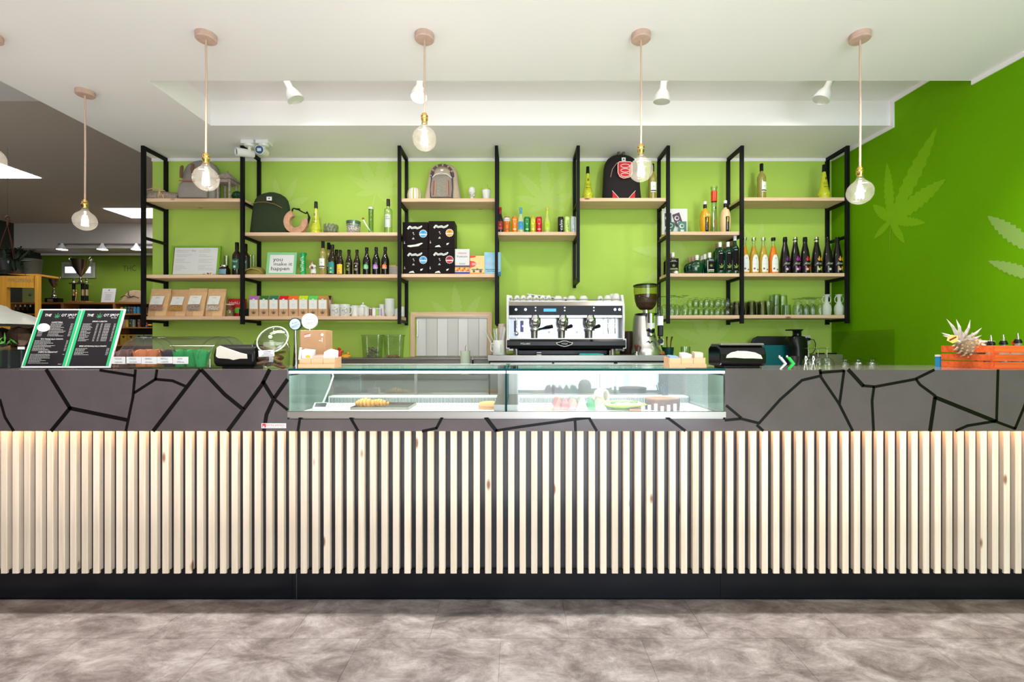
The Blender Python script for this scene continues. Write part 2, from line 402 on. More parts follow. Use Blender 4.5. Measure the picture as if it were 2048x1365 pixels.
# mural leaves
def on_back(polys): return polys
lv = []
def bl(px, py): return (PX(px, YB), PZ(py, YB))
for cx, cy, R, rot, n in ((1093, 408, .46, .06, 7), (752, 384, .46, -.25, 7), (918, 660, .44, .1, 5), (1420, 690, .45, .5, 7), (1518, 505, .30, -.1, 3), (1375, 512, .55, 1.45, 3), (560, 420, .35, -.5, 5), (1600, 690, .3, .9, 5)):
    x, z = bl(cx, cy); lv.append(cleaf(x, z, R, rot, n, 9, .24))
for k, p in enumerate(lv): MB().flat(p, YB - .0008 - .0003 * k).build('leaf_print', decal, wb)
def rw(px, py):
    # right wall: solve depth from px
    y = 2.0
    for _ in range(30): y = XR(y) * F / (px - CX)
    return (y, PZ(py, y))
def leaf_on_right(lfs, k, m=decal2):
    mb = MB()
    for (b, t, wd) in lfs:
        p = leaflet(*rw(*b), *rw(*t), wd, 10)
        mb.add([(XR(y) - .001 - k - .0003 * lfs.index((b, t, wd)), y, z) for y, z in p], [tuple(range(len(p)))])
    mb.build('leaf_print', m, wr)
c0 = (1782, 442)
leaf_on_right([(c0, (1875, 253), .15), (c0, (1774, 325), .10), (c0, (1893, 358), .15), (c0, (1746, 410), .09), (c0, (1852, 446), .08), (c0, (1748, 478), .07), (c0, (1810, 487), .07), (c0, (1779, 508), .01)], 0)
leaf_on_right([((2075, 505), (1975, 432), .10), ((2090, 560), (1976, 522), .08)], 0, mat('leaf_print_pale', (.27, .46, .09), .8))
# acrylic splash sheet on the right wall
tag(MB().add([(XR(y) - o_, y, z) for o_ in (.022, .018) for y, z in ((PX(1, 1) * 0 + 4.33, 1.09), (3.66, 1.09), (3.66, PZ(659, 3.66)), (4.33, PZ(659, 3.66)))],
    [(0, 1, 2, 3), (7, 6, 5, 4), (0, 4, 5, 1), (1, 5, 6, 2), (2, 6, 7, 3), (3, 7, 4, 0)]).build('splash_panel', clear('tinted_acrylic', (.94, .93, .86), (.85, .85, .8), .02)),
    'clear rectangular splash sheet against the dark green right wall', 'panel')
# ---------------------------------------------------------------- counter
lam = mat('mauve_laminate', (.095, .075, .080), .15, noise=.10, nscale=5, spec=.45)
lamtop = mat('counter_top_laminate', (.13, .11, .105), .09, noise=.08, nscale=5, spec=.8)
crack = mat('black_crack_print', (.004, .003, .003), .35, spec=.15)
plin = mat('black_plinth', (.002, .003, .006), .26, spec=.3)
backm = mat('dark_backing', (.006, .008, .016), .30, spec=.7)
led = mat('warm_led', (1, .8, .5), emit=(1, .50, .20), es=26.)
YP = 2.25; ZT = 1.147; ZPB = PZ(863, 2.25)
secs = [(-3.05, PX(575, YP), 'left bar counter section under the menus and the domed pastry box'),
        (PX(575, YP), PX(1450, YP), 'middle bar counter section below the refrigerated glass case'),
        (PX(1450, YP), 3.045, 'right bar counter section beneath the orange crate')]
LN = [  # crack lines in photograph pixels on the panel plane
 [(0, 800), (10, 835), (27, 862)], [(93, 740), (140, 817)], [(140, 817), (103, 862)], [(140, 817), (256, 841)],
 [(271, 740), (266, 795), (252, 862)], [(200, 741), (268, 752)], [(314, 740), (311, 759)], [(311, 759), (269, 786)], [(311, 759), (345, 762), (373, 774)],
 [(400, 740), (307, 862)], [(403, 740), (450, 790), (487, 820)], [(539, 740), (524, 770), (487, 820), (456, 862)],
 [(526, 764), (548, 800)], [(575, 760), (548, 798), (533, 830), (528, 862)], [(548, 798), (575, 820)],
 [(600, 836), (596, 862)], [(701, 836), (716, 862)], [(884, 836), (873, 857)], [(873, 857), (845, 863)], [(972, 836), (992, 862)],
 [(992, 862), (1042, 854), (1160, 838), (1180, 836)], [(1150, 840), (1151, 862)], [(1178, 836), (1193, 862)], [(1335, 836), (1370, 862)],
 [(1453, 812), (1482, 836)], [(1450, 841), (1482, 838), (1518, 847)], [(1518, 847), (1560, 800), (1604, 761), (1642, 752)], [(1514, 851), (1526, 862)],
 [(1640, 740), (1642, 755), (1678, 808), (1705, 862)], [(1640, 746), (1688, 742)], [(1688, 742), (1679, 808)], [(1697, 740), (1726, 772)],
 [(1726, 772), (1750, 774), (1830, 759)], [(1748, 774), (1744, 802), (1747, 862)], [(1830, 759), (1868, 740)], [(1832, 759), (1840, 770), (1870, 792)],
 [(1870, 795), (1860, 862)], [(1870, 795), (1990, 843)], [(1996, 740), (1993, 842)], [(1990, 843), (2030, 858)], [(1990, 843), (1935, 852), (1912, 862)], [(2030, 858), (2048, 815), (2060, 780)]]
led_parts = []
roots = []
for i, (x0, x1, lb) in enumerate(secs):
    t = T('bar_counter', lb, 'counter', ((x0 + x1) / 2, YP, 0)); roots.append(t); cx = (x0 + x1) / 2; a, b = x0 - cx, x1 - cx
    top = .905 if i == 1 else ZT
    MB().box(a, b, 0, .018, ZPB - 0, top).build('front_panel', lam, t)
    if i != 1: MB().box(a, b, .018, .53, ZT - .025, ZT).build('worktop', lamtop, t)
    MB().box(a, b, .10, .52, 0, top - .03).box(a, b, .0185, .0995, ZPB + .0205, top - .03).build('carcass', mat('carcass', (.55, .55, .53), .6), t)
    MB().box(a, b, .065, .10, .148, ZPB + .02).build('backing_panel', backm, t)
    MB().box(a + .0008, b - .0008, .050, .085, 0, .1475).build('plinth', plin, t)
    if i != 1: MB().box(a, b, .02, .036, ZPB + .012, ZPB + .02).build('light_strip', led, t)
    else: MB().box(a, b, .02, .03, ZPB + .012, ZPB + .016).build('light_strip', mat('warm_led_dim', (1, .8, .5), emit=(1, .55, .25), es=6.), t)
    for ln in LN:
        mx = sum(p[0] for p in ln) / len(ln)
        if (i == 0 and mx < 575) or (i == 1 and 575 <= mx < 1450) or (i == 2 and mx >= 1450):
            wv = .019 if ln[0] in ((93, 740), (140, 817), (400, 740), (403, 740), (526, 764), (1697, 740), (1870, 795), (575, 760), (539, 740), (972, 836)) else .0135
            MB().flat(strip([(min(max(PX(px, YP), x0 + .001), x1 - .001) - cx, min(PZ(py, YP), ZT)) for px, py in ln], wv), -.0004).build('crack_line', crack, t)
MB().box(0, .0012, -.0005, .001, 0, .1475).build('joint', steel, roots[1], loc=(PX(593, 2.30) - roots[1].location.x, .0495, 0))
# slats
sl = MB()
c_ = .0022; W_ = .0312; dp = .024
sl.add([(x, y, z) for z in (PZ(1149, 2.285), ZPB + .008) for x, y in ((c_, 0), (W_ - c_, 0), (W_, c_), (W_, dp), (0, dp), (0, c_))],
       [(5, 4, 3, 2, 1, 0), (6, 7, 8, 9, 10, 11)] + [(i, (i + 1) % 6, (i + 1) % 6 + 6, i + 6) for i in range(6)])
sme = sl.mesh('slat', pine)
k = -6; p0 = PX(21.5, 2.285); pitch = 23.13 / F * 2.285
while True:
    x = p0 + k * pitch; k += 1
    if x > 2.98: break
    r = roots[0] if x < secs[0][1] else roots[1] if x < secs[1][1] else roots[2]
    o = bpy.data.objects.new('slat', sme); C.objects.link(o); o.parent = r; o.location = (x - r.location.x, 2.2905 - YP, 0)
# maker's plate
t = T('maker_plate', 'small white and red lettered plate low on the mauve counter front', 'sign', (PX(548, YP), YP - .0006, PZ(852, YP)))
MB().box(-.060, .060, -.002, 0, -.012, .012).build('plate', paper, t)
red = mat('red_print', (.62, .02, .02), .5)
MB().flat([rect(-.056, -.038, -.009, .010)] + tpolys('EMILIANO', .010, .003, .013, wfit=.088), -.0024).build('lettering', red, t)
MB().flat(tpolys('arredamenti per negozi', .010, -.007, .006, wfit=.088), -.0024).build('small_lettering', ink, t)
MB().flat([rect(-.052, -.045, -.008, .0)], -.0028).build('mark', paper, t)
# ---------------------------------------------------------------- refrigerated case
x0, x1 = PX(577, 2.24), PX(1450, 2.24); xm = PX(1012, 2.24); zg = PZ(824, 2.24); zt = 1.154
cs = T('display_case', 'long refrigerated glass display case set into the bar counter', 'display case', ((x0 + x1) / 2, 2.24, .906))
cx = (x0 + x1) / 2; a, b, m_ = x0 - cx, x1 - cx, xm - cx; zb = .906
wsh = mat('case_white_panel', (.78, .79, .78), .35)
MB().box(a - .003, b + .003, -.004, .02, PZ(836, 2.24) - zb + .002, zg - zb).box(a, b, .02, .55, 0, .012).build('steel_base', steel, cs)
MB().box(a, b, .0, .006, zg - zb, zt - zb - .008).build('front_glass', casegl, cs)
for q0, q1 in ((a, m_ - .003), (m_ + .003, b)):
    MB().box(q0, q1, -.002, .50, zt - zb - .008, zt - zb).build('top_glass', clear('case_top_glass', (.92, .97, .95), (.62, .75, .70), .14, 0.), cs)
    MB().box(q0, q1, -.004, -.002, zt - zb - .011, zt - zb + .0).build('glass_edge', greenedge, cs)
    MB().box(q0, q1, .006, .03, zt - zb - .024, zt - zb - .012).build('top_light', mat('case_light', (1, 1, 1), emit=(.92, .97, 1), es=6.), cs)
    MB().box(q0 + .01, q1 - .01, .50, .54, zt - zb - .03, zt - zb).build('rear_rail', whitep, cs)
for q in (a, b - .006): MB().box(q, q + .006, .006, .5, zg - zb, zt - zb - .008).build('end_glass', casegl, cs)
MB().box(m_ - .004, m_ + .004, .0, .5, zg - zb, zt - zb).build('divider', greenedge, cs)
for q0, q1 in ((a + .006, m_ - .06), (m_ + .06, b - .006)):
    MB().box(q0, q1, .02, .46, .014, .022).build('deck', wsh, cs)
    MB().box(q0, q1, .46, .54, .014, .062).build('rear_ledge', wsh, cs)
    n = int((q1 - q0) / .0085); g = MB()
    for j in range(n): g.box(q0 + .01 + j * .0085, q0 + .01 + j * .0085 + .0042, .4585, .4599, .024, .054)
    g.build('louvre', mat('louvre_dark', (.05, .07, .09), .5), cs, kind='stuff')
    MB().box(q0, q1, .535, .54, .062, .225).build('sliding_door', clear('sliding_glass', (.90, .93, .92), (.7, .75, .7), .22), cs)
    xm2 = (q0 + q1) / 2; MB().box(xm2 - .008, xm2 + .008, .529, .534, .062, .225).build('door_rail', steel, cs)
for q in (m_ - .06, m_ + .005): MB().box(q, q + .055, .02, .54, .012, .07).box(q, q + .055, .5, .54, .07, .24).build('centre_post', steel, cs)
# ---------------------------------------------------------------- hanging shelf frames and boards
DF = 4.08; PW = .028
FR = [(284.6, 651, [404, 474, 556, 640]), (483.3, 649, [404, 472, 556, 640]), (798.2, 648.5, [404, 472, 556, 640]), (992.8, 650, [404, 472, 556]),
      (1156.6, 564, [404, 471, 556]), (1337, 647.5, [403, 470, 554, 638]), (1485, 647.5, [402, 470, 554, 638]), (1696.5, 647, [402, 472, 554, 638])]
FN = ['far left', 'second from left, beside the olive backpack', 'third from left, beside the black boxed stack', 'fourth from left, behind the paper cup stack',
      'short one ending above the coffee machine', 'one just right of the coffee grinder', 'one between the gin bottles and the amber liqueurs', 'far right by the green side wall']
FXs = []
for (px, pb, bars), nm in zip(FR, FN):
    X0 = PX(px, DF); FXs.append(X0); zb = PZ(pb, DF); yr = YB - PW
    t = T('shelf_support', 'black square steel hanging shelf frame, ' + nm, 'shelf frame', (X0, DF, zb))
    h = ZC - zb
    MB().box(-PW / 2, PW / 2, 0, PW, 0, h).build('post', black, t)
    MB().box(-PW / 2, PW / 2, yr - DF, YB - DF - .001, -.0 if pb > 600 else -.02, h).build('post', black, t)
    MB().box(-PW / 2, PW / 2, PW, yr - DF, h - PW, h).build('cross_bar', black, t)
    for bz in bars:
        z = PZ(bz, DF + PW) - zb
        MB().box(-PW / 2, PW / 2, PW, yr - DF, z - .022, z).build('cross_bar', black, t)
    if px == 1156.6: MB().box(-PW / 2, PW / 2, PW, yr - DF, 0, .02).build('cross_bar', black, t)
DB = DF + PW
SH = {}
BAYS = [('A', 0, 1, [397, 549.7, 633]), ('B', 1, 2, [465, 549, 632.7]), ('C', 2, 3, [397, 548]), ('D', 3, 4, [464]), ('E', 4, 5, [396]),
        ('F', 5, 6, [463.5, 547, 631]), ('G', 6, 7, [395, 546.5, 630.3])]
WH = {'A': 'left bay, %s', 'B': 'long second bay, %s', 'C': 'third bay, %s', 'D': 'narrow bay of drink cans', 'E': 'bay above the coffee machine, under the black and red backpack', 'F': 'bay right of the grinder, %s', 'G': 'rightmost bay, %s'}
WHAT = {'A1': 'top board under the grey backpack', 'A2': 'board under the framed certificate', 'A3': 'bottom board under the kraft pouches',
        'B1': 'top board under the olive backpack', 'B2': 'board under the motto picture', 'B3': 'bottom board under the tea cartons and mugs',
        'C1': 'top board under the patterned backpack', 'C2': 'board under the black boxes', 'F1': 'top board under the card display', 'F2': 'board under the green gin bottles',
        'F3': 'bottom board under the stemmed glasses', 'G1': 'top board holding two bottles', 'G2': 'board under the dark fizzy bottles', 'G3': 'bottom board under the frosted carafes'}
for nm, i, j, ys in BAYS:
    for q, y in enumerate(ys):
        z = PZ(y, DB); SH[nm + str(q + 1)] = z
        xa, xb = FXs[i] + .0005, FXs[j] - .0005
        lb = 'pale spruce shelf board, ' + (WH[nm] % WHAT[nm + str(q + 1)] if '%' in WH[nm] else WH[nm])
        o = MB().box(-(xb - xa) / 2, (xb - xa) / 2, 0, YB - PW - .002 - DB, -.030, 0).build('shelf_board', shelfw, None, loc=((xa + xb) / 2, DB, z), bevel=.0015)
        tag(o, lb, 'shelf')
def at(px, sh, D=4.17): return (PX(px, D), D, SH[sh] + .0004)
def hh(py, sh, D=4.17): return PZ(py, D) - SH[sh]
# ---------------------------------------------------------------- pendants
cordm = mat('hemp_cord', (.66, .46, .36), .9, bump=.6, bscale=400)
rosew = mat('pink_wood_canopy', (.62, .42, .34), .6, noise=.1, nscale=30)
fil = mat('bulb_filament', (1, .9, .7), emit=(1, .93, .82), es=28.)
bulbg = clear('bulb_glass', (.98, .97, .95), (.70, .68, .64), .18, .02, .035)
PEN = [(170, 182, 442, 3.21, 'leftmost whole one, hanging low over the menus'), (412, 68, 358, 2.62, 'in front of the grey backpack'), (849, 68, 278, 2.62, 'shortest cord, near the middle'),
       (1282, 70, 340, 2.62, 'in front of the black and red backpack'), (1720, 68, 385, 2.62, 'rightmost, in front of the green wall'), (-20, 68, 318, 2.62, 'half out of frame at the left edge')]
R_ = .067
for i, (px, py, pb, D, nm) in enumerate(PEN):
    if i == 0: D = (ZC - E) * F / (CY - 182); 
    t = T('pendant_lamp', 'clear globe bulb on hemp cord, ' + nm, 'lamp', (PX(px, D), D, ZC), 0, 'globe pendants over the bar')
    zb = PZ(pb, D) - ZC
    MB().lathe([(.0, -.034), (.050, -.034), (.054, -.030), (.054, -.0005), (0, -.0005)], 28, cap=False).build('ceiling_cap', rosew, t, smooth=40)
    MB().tube([(0, 0, -.03), (.002, 0, zb / 2), (0, 0, zb + R_ + .075)], .0055, 8).build('cord', cordm, t, smooth=60)
    zs = zb + R_ + .02
    MB().lathe([(.008, zs + .06), (.014, zs + .056), (.014, zs + .05), (.02, zs + .045), (.02, zs + .04), (.017, zs + .036), (.02, zs + .03), (.02, zs + .022), (.016, zs + .012), (.016, zs - .0)][::-1], 18).build('socket', gold, t, smooth=35)
    pr = [(.0001, zb - R_)] + [(R_ * sin(a), zb - R_ * cos(a)) for a in [pi * q / 14 for q in range(1, 12)]] + [(.026, zb + R_ * .97), (.0175, zb + R_ + .012), (.0165, zs + .006)]
    MB().lathe(pr, 32, cap=False).build('bulb', bulbg, t, smooth=60)
    fb = MB()
    for q in range(6):
        a = q * pi / 3; fb.tube([(.009 * cos(a), .009 * sin(a), zb + .036), (.017 * cos(a), .017 * sin(a), zb - .034)], .0030, 6)
    fb.build('filament', fil, t)
    MB().lathe([(.004, zb + .03), (.008, zb + R_)], 8).build('stem', mat('milk_glass', (.8, .8, .78), .3), t)
    l = bpy.data.lights.new('bulb_light', 'POINT'); l.energy = 3.2; l.color = (1, .87, .7); l.shadow_soft_size = .02
    lo = bpy.data.objects.new('bulb_light', l); C.objects.link(lo); lo.location = (PX(px, D), D, ZC + zb)
# ---------------------------------------------------------------- spotlights in the channel
sg = mat('spot_glow', (1, 1, 1), emit=(1, .98, .95), es=5.)
def spot(px, tilt, lb, on, Dq=3.28, ztop=3.235, sc=1., name='track_spotlight', grp='spotlights in the ceiling channel', ybot=205):
    X0 = PX(px, Dq)
    t = T(name, lb, 'spotlight', (X0, Dq, ztop), 0, grp)
    MB().cbox(0, 0, -.022, .10 * sc, .03, .022).build('track_adapter', whitep, t)
    MB().tube([(.02, 0, -.02), (.035, 0, -.08 * sc), (.005, 0, -.10 * sc)], .006, 8).build('bracket', whitep, t)
    M = Matrix.Translation((0, 0, -.078 * sc)) @ Matrix.Rotation(tilt, 4, 'Y') @ Matrix.Rotation(-.25 if on else .12, 4, 'X')
    M = M @ Matrix.Scale(sc, 4)
    MB().lathe([(.0, 0), (.020, -.002), (.023, -.008), (.024, -.06), (.045, -.095), (.056, -.13), (.059, -.150), (.055, -.150)], 28, M, cap=False).build('lamp_head', whitep, t, smooth=40)
    MB().lathe([(0, -.147), (.055, -.147), (.055, -.149), (0, -.149)], 24, M, cap=False).build('lens', sg if on else mat('spot_lens', (.75, .75, .73), .2), t)
    l = bpy.data.lights.new('spot_beam', 'SPOT'); l.energy = 24 * sc; l.spot_size = radians(140); l.spot_blend = 1.; l.color = (1, .95, .88); l.shadow_soft_size = .04
    lo = bpy.data.objects.new('spot_beam', l); C.objects.link(lo)
    P_ = (Matrix.Translation((X0, Dq, ztop)) @ M @ Matrix.Translation((0, 0, -.17))).translation; lo.location = P_; lo.rotation_euler = (.6, 0, 0)
spot(572, -.42, 'white track spotlight turned right, leftmost in the ceiling channel', False)
spot(840, .0, 'white track spotlight pointing at the viewer, lit, behind the middle pendant', True)
spot(1328, .08, 'white track spotlight left of the right pendant pair, pointing down', False)
spot(1662, .42, 'white track spotlight turned left, rightmost in the channel', False)
# far-room track
tr = T('spotlight_track', 'slim track rail on the far room drop ceiling', 'track', (PX(230, 9.0), 9.06, PZ(489, 9.06)))
MB().box(-1.15, 3.0, -.03, .009, -.01, .01).build('rail', mat('grey_rail', (.3, .28, .27), .4, .6), tr)
for px, lb in ((10, 'far room spotlight at the left edge, behind the hanging planter hook'), (122, 'far room spotlight above the tall trophy'), (203, 'far room spotlight between the trophy and the black frame'), (271, 'far room spotlight nearest the black shelf frame')):
    X0 = PX(px, 8.98)
    t = T('track_spotlight', lb, 'spotlight', (X0, 9.0, PZ(487, 9.0)), 0, 'spotlights in the far room')
    MB().lathe([(.02, .0), (.028, -.03), (.07, -.09), (.09, -.12), (.085, -.122)][::-1], 20).build('lamp_head', whitep, t, smooth=40)
    MB().lathe([(0, -.123), (.083, -.1235)], 20).build('lens', mat('far_lens', (1, 1, 1), emit=(.95, .93, 1), es=14.), t)
    l = bpy.data.lights.new('spot_beam', 'SPOT'); l.energy = 12; l.spot_size = radians(130); l.spot_blend = .7; l.color = (1, .93, .84)
    lo = bpy.data.objects.new('spot_beam', l); C.objects.link(lo); lo.location = (X0, 8.97, PZ(487, 9.0) - .14); lo.rotation_euler = (.25, 0, 0)
# light panels
pm = mat('light_panel_glow', (1, 1, 1), emit=(.93, .94, 1), es=12.)
for (xr_, w_, d0, d1, lb) in ((-6.79, 1.2, 5.4, 6.58, 'square ceiling light panel at the left edge of the far room'), (-6.02, 1.2, 8.05, 8.65, 'ceiling light panel of the far room, behind the black frame post')):
    t = T('ceiling_light_panel', lb, 'ceiling light', (xr_ - w_ / 2, (d0 + d1) / 2, ZL)); dd = (d1 - d0) / 2
    MB().box(-w_ / 2 - .02, w_ / 2 + .02, -dd - .02, dd + .02, -.008, 0).build('frame', whitep, t)
    MB().box(-w_ / 2, w_ / 2, -dd, dd, -.012, -.008).build('diffuser', pm, t)
# cctv cameras
def cctv(px, kind, lb):
    D = 4.0; t = T('security_camera', lb, 'camera', (PX(px, D), D, ZC))
    MB().cbox(0, 0, -.03, .11, .08, .03).build('mounting_box', whitep, t, bevel=.003)
    MB().lathe([(.0, -.05), (.038, -.046), (.042, -.03)], 20).build('base', whitep, t, smooth=40)
    MB().tube([(0, 0, -.045), (0, 0, -.085)], .013, 10).build('arm', whitep, t)
    if kind == 'bullet':
        M = Matrix.Translation((-.035, -.0, -.10)) @ Matrix.Rotation(radians(-42), 4, 'Z') @ Matrix.Rotation(radians(98), 4, 'X')
        MB().lathe([(.0, -.07), (.028, -.068), (.034, -.05), (.036, .075), (.033, .075), (.031, .06), (0, .06)], 24, M, cap=False).build('body', whitep, t, smooth=40)
        MB().lathe([(0, .0605), (.031, .061), (.031, .062), (0, .062)], 24, M, cap=False).build('lens', blackg, t)
    else:
        M = Matrix.Translation((.012, -.045, -.105)) @ Matrix.Rotation(radians(97), 4, 'X')
        MB().lathe([(.0, -.05), (.032, -.048), (.036, -.03), (.038, .05), (0, .05)], 24, M, cap=False).build('body', whitep, t, smooth=40)
        MB().lathe([(0, .0505), (.034, .051), (.034, .0515), (0, .0515)], 24, M, cap=False).build('lens_ring', mat('navy_glass', (.03, .07, .18), .15), t)
        MB().box(-.017, .017, -.012, .012, .052, .053, M).build('lens', mat('lens_reflection', (.55, .65, .75), .2), t)
cctv(499, 'bullet', 'white bullet camera on the soffit pointing sideways, left of its twin')
cctv(528, 'front', 'white ceiling camera with blue round face looking at the viewer')
# hatch in the back wall
h = T('window_1', '', '', (PX(903, YB), YB, PZ(714, YB))); h['kind'] = 'structure'; del h['label']; del h['category']
s_ = YB / F; wf_, hf_ = 162 * s_ / 2, 89 * s_
MB().prism([(-wf_, 0), (-wf_ + .042, 0), (-wf_ + .042, hf_ - .042), (-wf_, hf_)], -.028, 0).build('frame_side', framewz, h)
MB().prism([(wf_ - .042, 0), (wf_, 0), (wf_, hf_), (wf_ - .042, hf_ - .042)], -.028, 0).build('frame_side', framewz, h)
MB().prism([(-wf_, hf_), (-wf_ + .042, hf_ - .042), (wf_ - .042, hf_ - .042), (wf_, hf_)], -.028, 0).build('frame_top', framew, h)
MB().box(-wf_ + .042, wf_ - .042, -.02, -.0, hf_ - .055, hf_ - .042).box(-wf_ + .042, wf_ - .042, -.02, 0, 0, .008).build('track', steel, h)
alu = [mat('pale_aluminium', (.66, .65, .63), .45, .2), mat('grey_aluminium', (.56, .55, .52), .45, .2)]
x = -wf_ + .055; i = 0
while x < wf_ - .05:
    w_ = min([.092, .105, .098, .1][i % 4], wf_ - .045 - x); MB().box(x, x + w_ - .003, -.010 - .003 * (i % 2), -.002, .010, hf_ - .058).build('door_panel', alu[i % 2], h); x += w_; i += 1
MB().box(-wf_ + .060, -wf_ + .074, -.035, -.012, .19, .34).build('handle', whitep, h, bevel=.003)
# wall sockets
t = T('wall_socket', 'grey twin power socket on the right end of the back wall', 'socket', (PX(1609, YB), YB, PZ(680, YB)))
MB().box(-.055, .055, -.008, 0, -.042, .042).build('plate', mat('socket_grey', (.62, .62, .6), .4), t, bevel=.002)
MB().flat([circ(-.022, 0, .020, 20)], -.0085).build('outlet', mat('outlet_grey', (.42, .42, .41), .4), t)
MB().flat([circ(-.028, 0, .003, 8), circ(-.016, 0, .003, 8)], -.009).build('pin_hole', ink, t)
t = T('power_plug', 'black plug and lead hanging from the twin socket', 'plug', (PX(1614, YB), YB - .0085, PZ(679, YB)))
MB().tube([(0, 0, 0), (0, -.03, 0)], [.017, .012], 12).build('plug', blackp, t)
MB().tube([(.0, -.03, 0), (.03, -.045, -.005), (.055, -.03, -.04), (.052, -.03, -.10), (.02, -.04, -.135), (-.05, -.05, -.14), (-.075, -.06, -.15)], .0035, 6).build('lead', blackp, t, smooth=60)
t = T('wall_socket', 'small white socket beside the kraft sachet carton on the back wall', 'socket', (PX(653, YB), YB, PZ(680, YB)))
MB().box(-.030, .030, -.010, 0, -.048, .042).build('plate', whitep, t, bevel=.002)
MB().flat([circ(0, 0, .016, 16)], -.0105).build('outlet', mat('outlet_grey'), t)
# ---------------------------------------------------------------- bottles
oil = mat('pale_green_liqueur', (.30, .27, .06), .12, coat=.6)
yel = mat('yellow_green_liqueur', (.55, .58, .02), .15, coat=.5)
darkb = mat('dark_brown_glass', (.018, .008, .004), .06)
blackb = mat('black_bottle_glass', (.008, .006, .008), .06)
grn = mat('deep_green_liqueur', (.0, .042, .016), .06, coat=.5)
labw = mat('white_label', (.82, .83, .80), .5)
gprint = mat('green_print', (.16, .50, .06), .5)
def bottle(name, lb, cat, loc, prof, bodym, capm, cap, grp=None, sc=1., n=24):
    """prof: body profile from base; cap: (r0, z0, r1, z1)"""
    t = T(name, lb, cat, loc, 0, grp)
    MB().lathe([(r * sc, z * sc) for r, z in prof], n).build('body', bodym, t, smooth=35)
    r0, z0, r1, z1 = [q * sc for q in cap]
    MB().lathe([(r0, z0), (r1, z1 - .003), (r1 * .93, z1)], 16).build('cap', capm, t, smooth=35)
    return t
def wine(lb, loc, Hn=.285, name='wine_bottle', bm=oil, off=0., wl=True, grp=None):
    k = Hn / .285
    t = bottle(name, lb, 'bottle', loc, [(.030, 0), (.0325, .004), (.0325, .165), (.031, .182), (.022, .202), (.0135, .214), (.0115, .222), (.0115, .230)], bm, ink if wl else blackp, (.0132, .226, .0132, .285), grp, k)
    if wl:
        a0 = off / .0325
        MB().patch(.052, .058 * k, .136 * k, .0331 * k, a0=a0).build('label_sheet', labw, t)
        M = Matrix.Rotation(-0 + a0, 4, 'Z')
        MB().flat(cleaf(0, .098 * k, .013, 0, 5, 0, .2, False), 0, .0335 * k, M).build('leaf_emblem', gprint, t)
        MB().patch(.052, .065 * k, .073 * k, .0334 * k, a0=a0).build('label_band', ink, t)
    return t
wine('yellow-green wine bottle with white leaf label, on the top board right of the black backpack', at(1305, 'E1', 4.19), hh(328.5, 'E1', 4.19))
wine('yellow-green wine bottle with white label, alone at left of the rightmost top board', at(1523, 'G1', 4.19), hh(328, 'G1', 4.19), off=.008)
wine('tall wine bottle with white leaf label left of the beer row, front one', at(646, 'B2', 4.16), hh(483, 'B2', 4.16))
wine('wine bottle with pale label half hidden behind the front one by the beers', at(657.5, 'B2', 4.25), hh(486, 'B2', 4.25))
# conical yellow bottles
def cone(lb, loc, Hn):
    k = Hn / .27
    t = bottle('liqueur_bottle', lb, 'bottle', loc, [(.040, 0), (.042, .004), (.042, .016), (.039, .022), (.044, .032), (.044, .045), (.036, .06), (.029, .10), (.021, .15), (.0145, .195), (.012, .213), (.0135, .216)], yel, blackp, (.0145, .213, .013, .27), None, k)
    mb = MB()
    mb.flat(tpolys('8', 0, .158, .03), 0, .0235, None)
    for z, r, s_ in ((.115, .0285, 'Canapa'), (.095, .031, 'liquore'), (.075, .0345, '~~~~')):
        mb.flat(tpolys(s_, 0, z, .014, wmax=.045), 0, r)
    for z, r in ((.125, .0275), (.086, .0335)): mb.patch(.04, z, z + .0014, r)
    q = MB()
    q.v = [(x * k, y * k, z * k) for x, y, z in mb.v]; q.f = mb.f; q.build('black_print', ink, t)
    return t
cone('conical yellow liqueur bottle with black cap on the second bay, right of the wooden horseshoe', at(632, 'B1'), hh(404, 'B1'))
cone('conical yellow liqueur bottle left of the black and red backpack', at(1175.5, 'E1'), hh(334, 'E1'))
cone('conical yellow liqueur bottle at right end of the rightmost top board', at(1648, 'G1'), hh(330, 'G1'))
# clear gin bottle
t = bottle('gin_bottle', 'clear gin bottle with black cap, white label, right end of long top board', 'bottle', at(776.5, 'B1'), [(.031, 0), (.033, .004), (.033, .195), (.030, .207), (.016, .214), (.013, .225), (.013, .24)], glass, blackp, (.015, .236, .015, .292), None, hh(399, 'B1') / .292)
MB().patch(.060, .055, .170, .0325).build('label_sheet', labw, t)
MB().flat(tpolys('GIN', -.006, .150, .016) + tpolys('HEMP', 0, .131, .016, wmax=.044), 0, .0329).build('lettering', ink, t)
# dark bottles in the first bay
for px, D, lb, y in ((474, 4.17, 'dark wine bottle with green label left of the second frame post', 485.5), (491, 4.24, 'dark wine bottle partly hidden behind the second frame post', 489)):
    t = bottle('wine_bottle', lb, 'bottle', at(px, 'A2', D) if px < 483 else at(px, 'B2', D), [(.036, 0), (.039, .004), (.039, .165), (.037, .185), (.022, .212), (.0150, .225), (.0150, .24)], darkb, blackp, (.0165, .232, .0165, .30), None, hh(y, 'A2', D) / .30)
    MB().patch(.070, .055, .145, .0395).build('label_sheet', mat('dark_green_label', (.01, .09, .05), .5), t)
    MB().flat(tpolys('Hanf', 0, .125, .028, wmax=.05) + [rect(-.01, .01, .065, .085)], 0, .0399).build('lettering', mat('mint_print', (.45, .75, .6), .5), t)
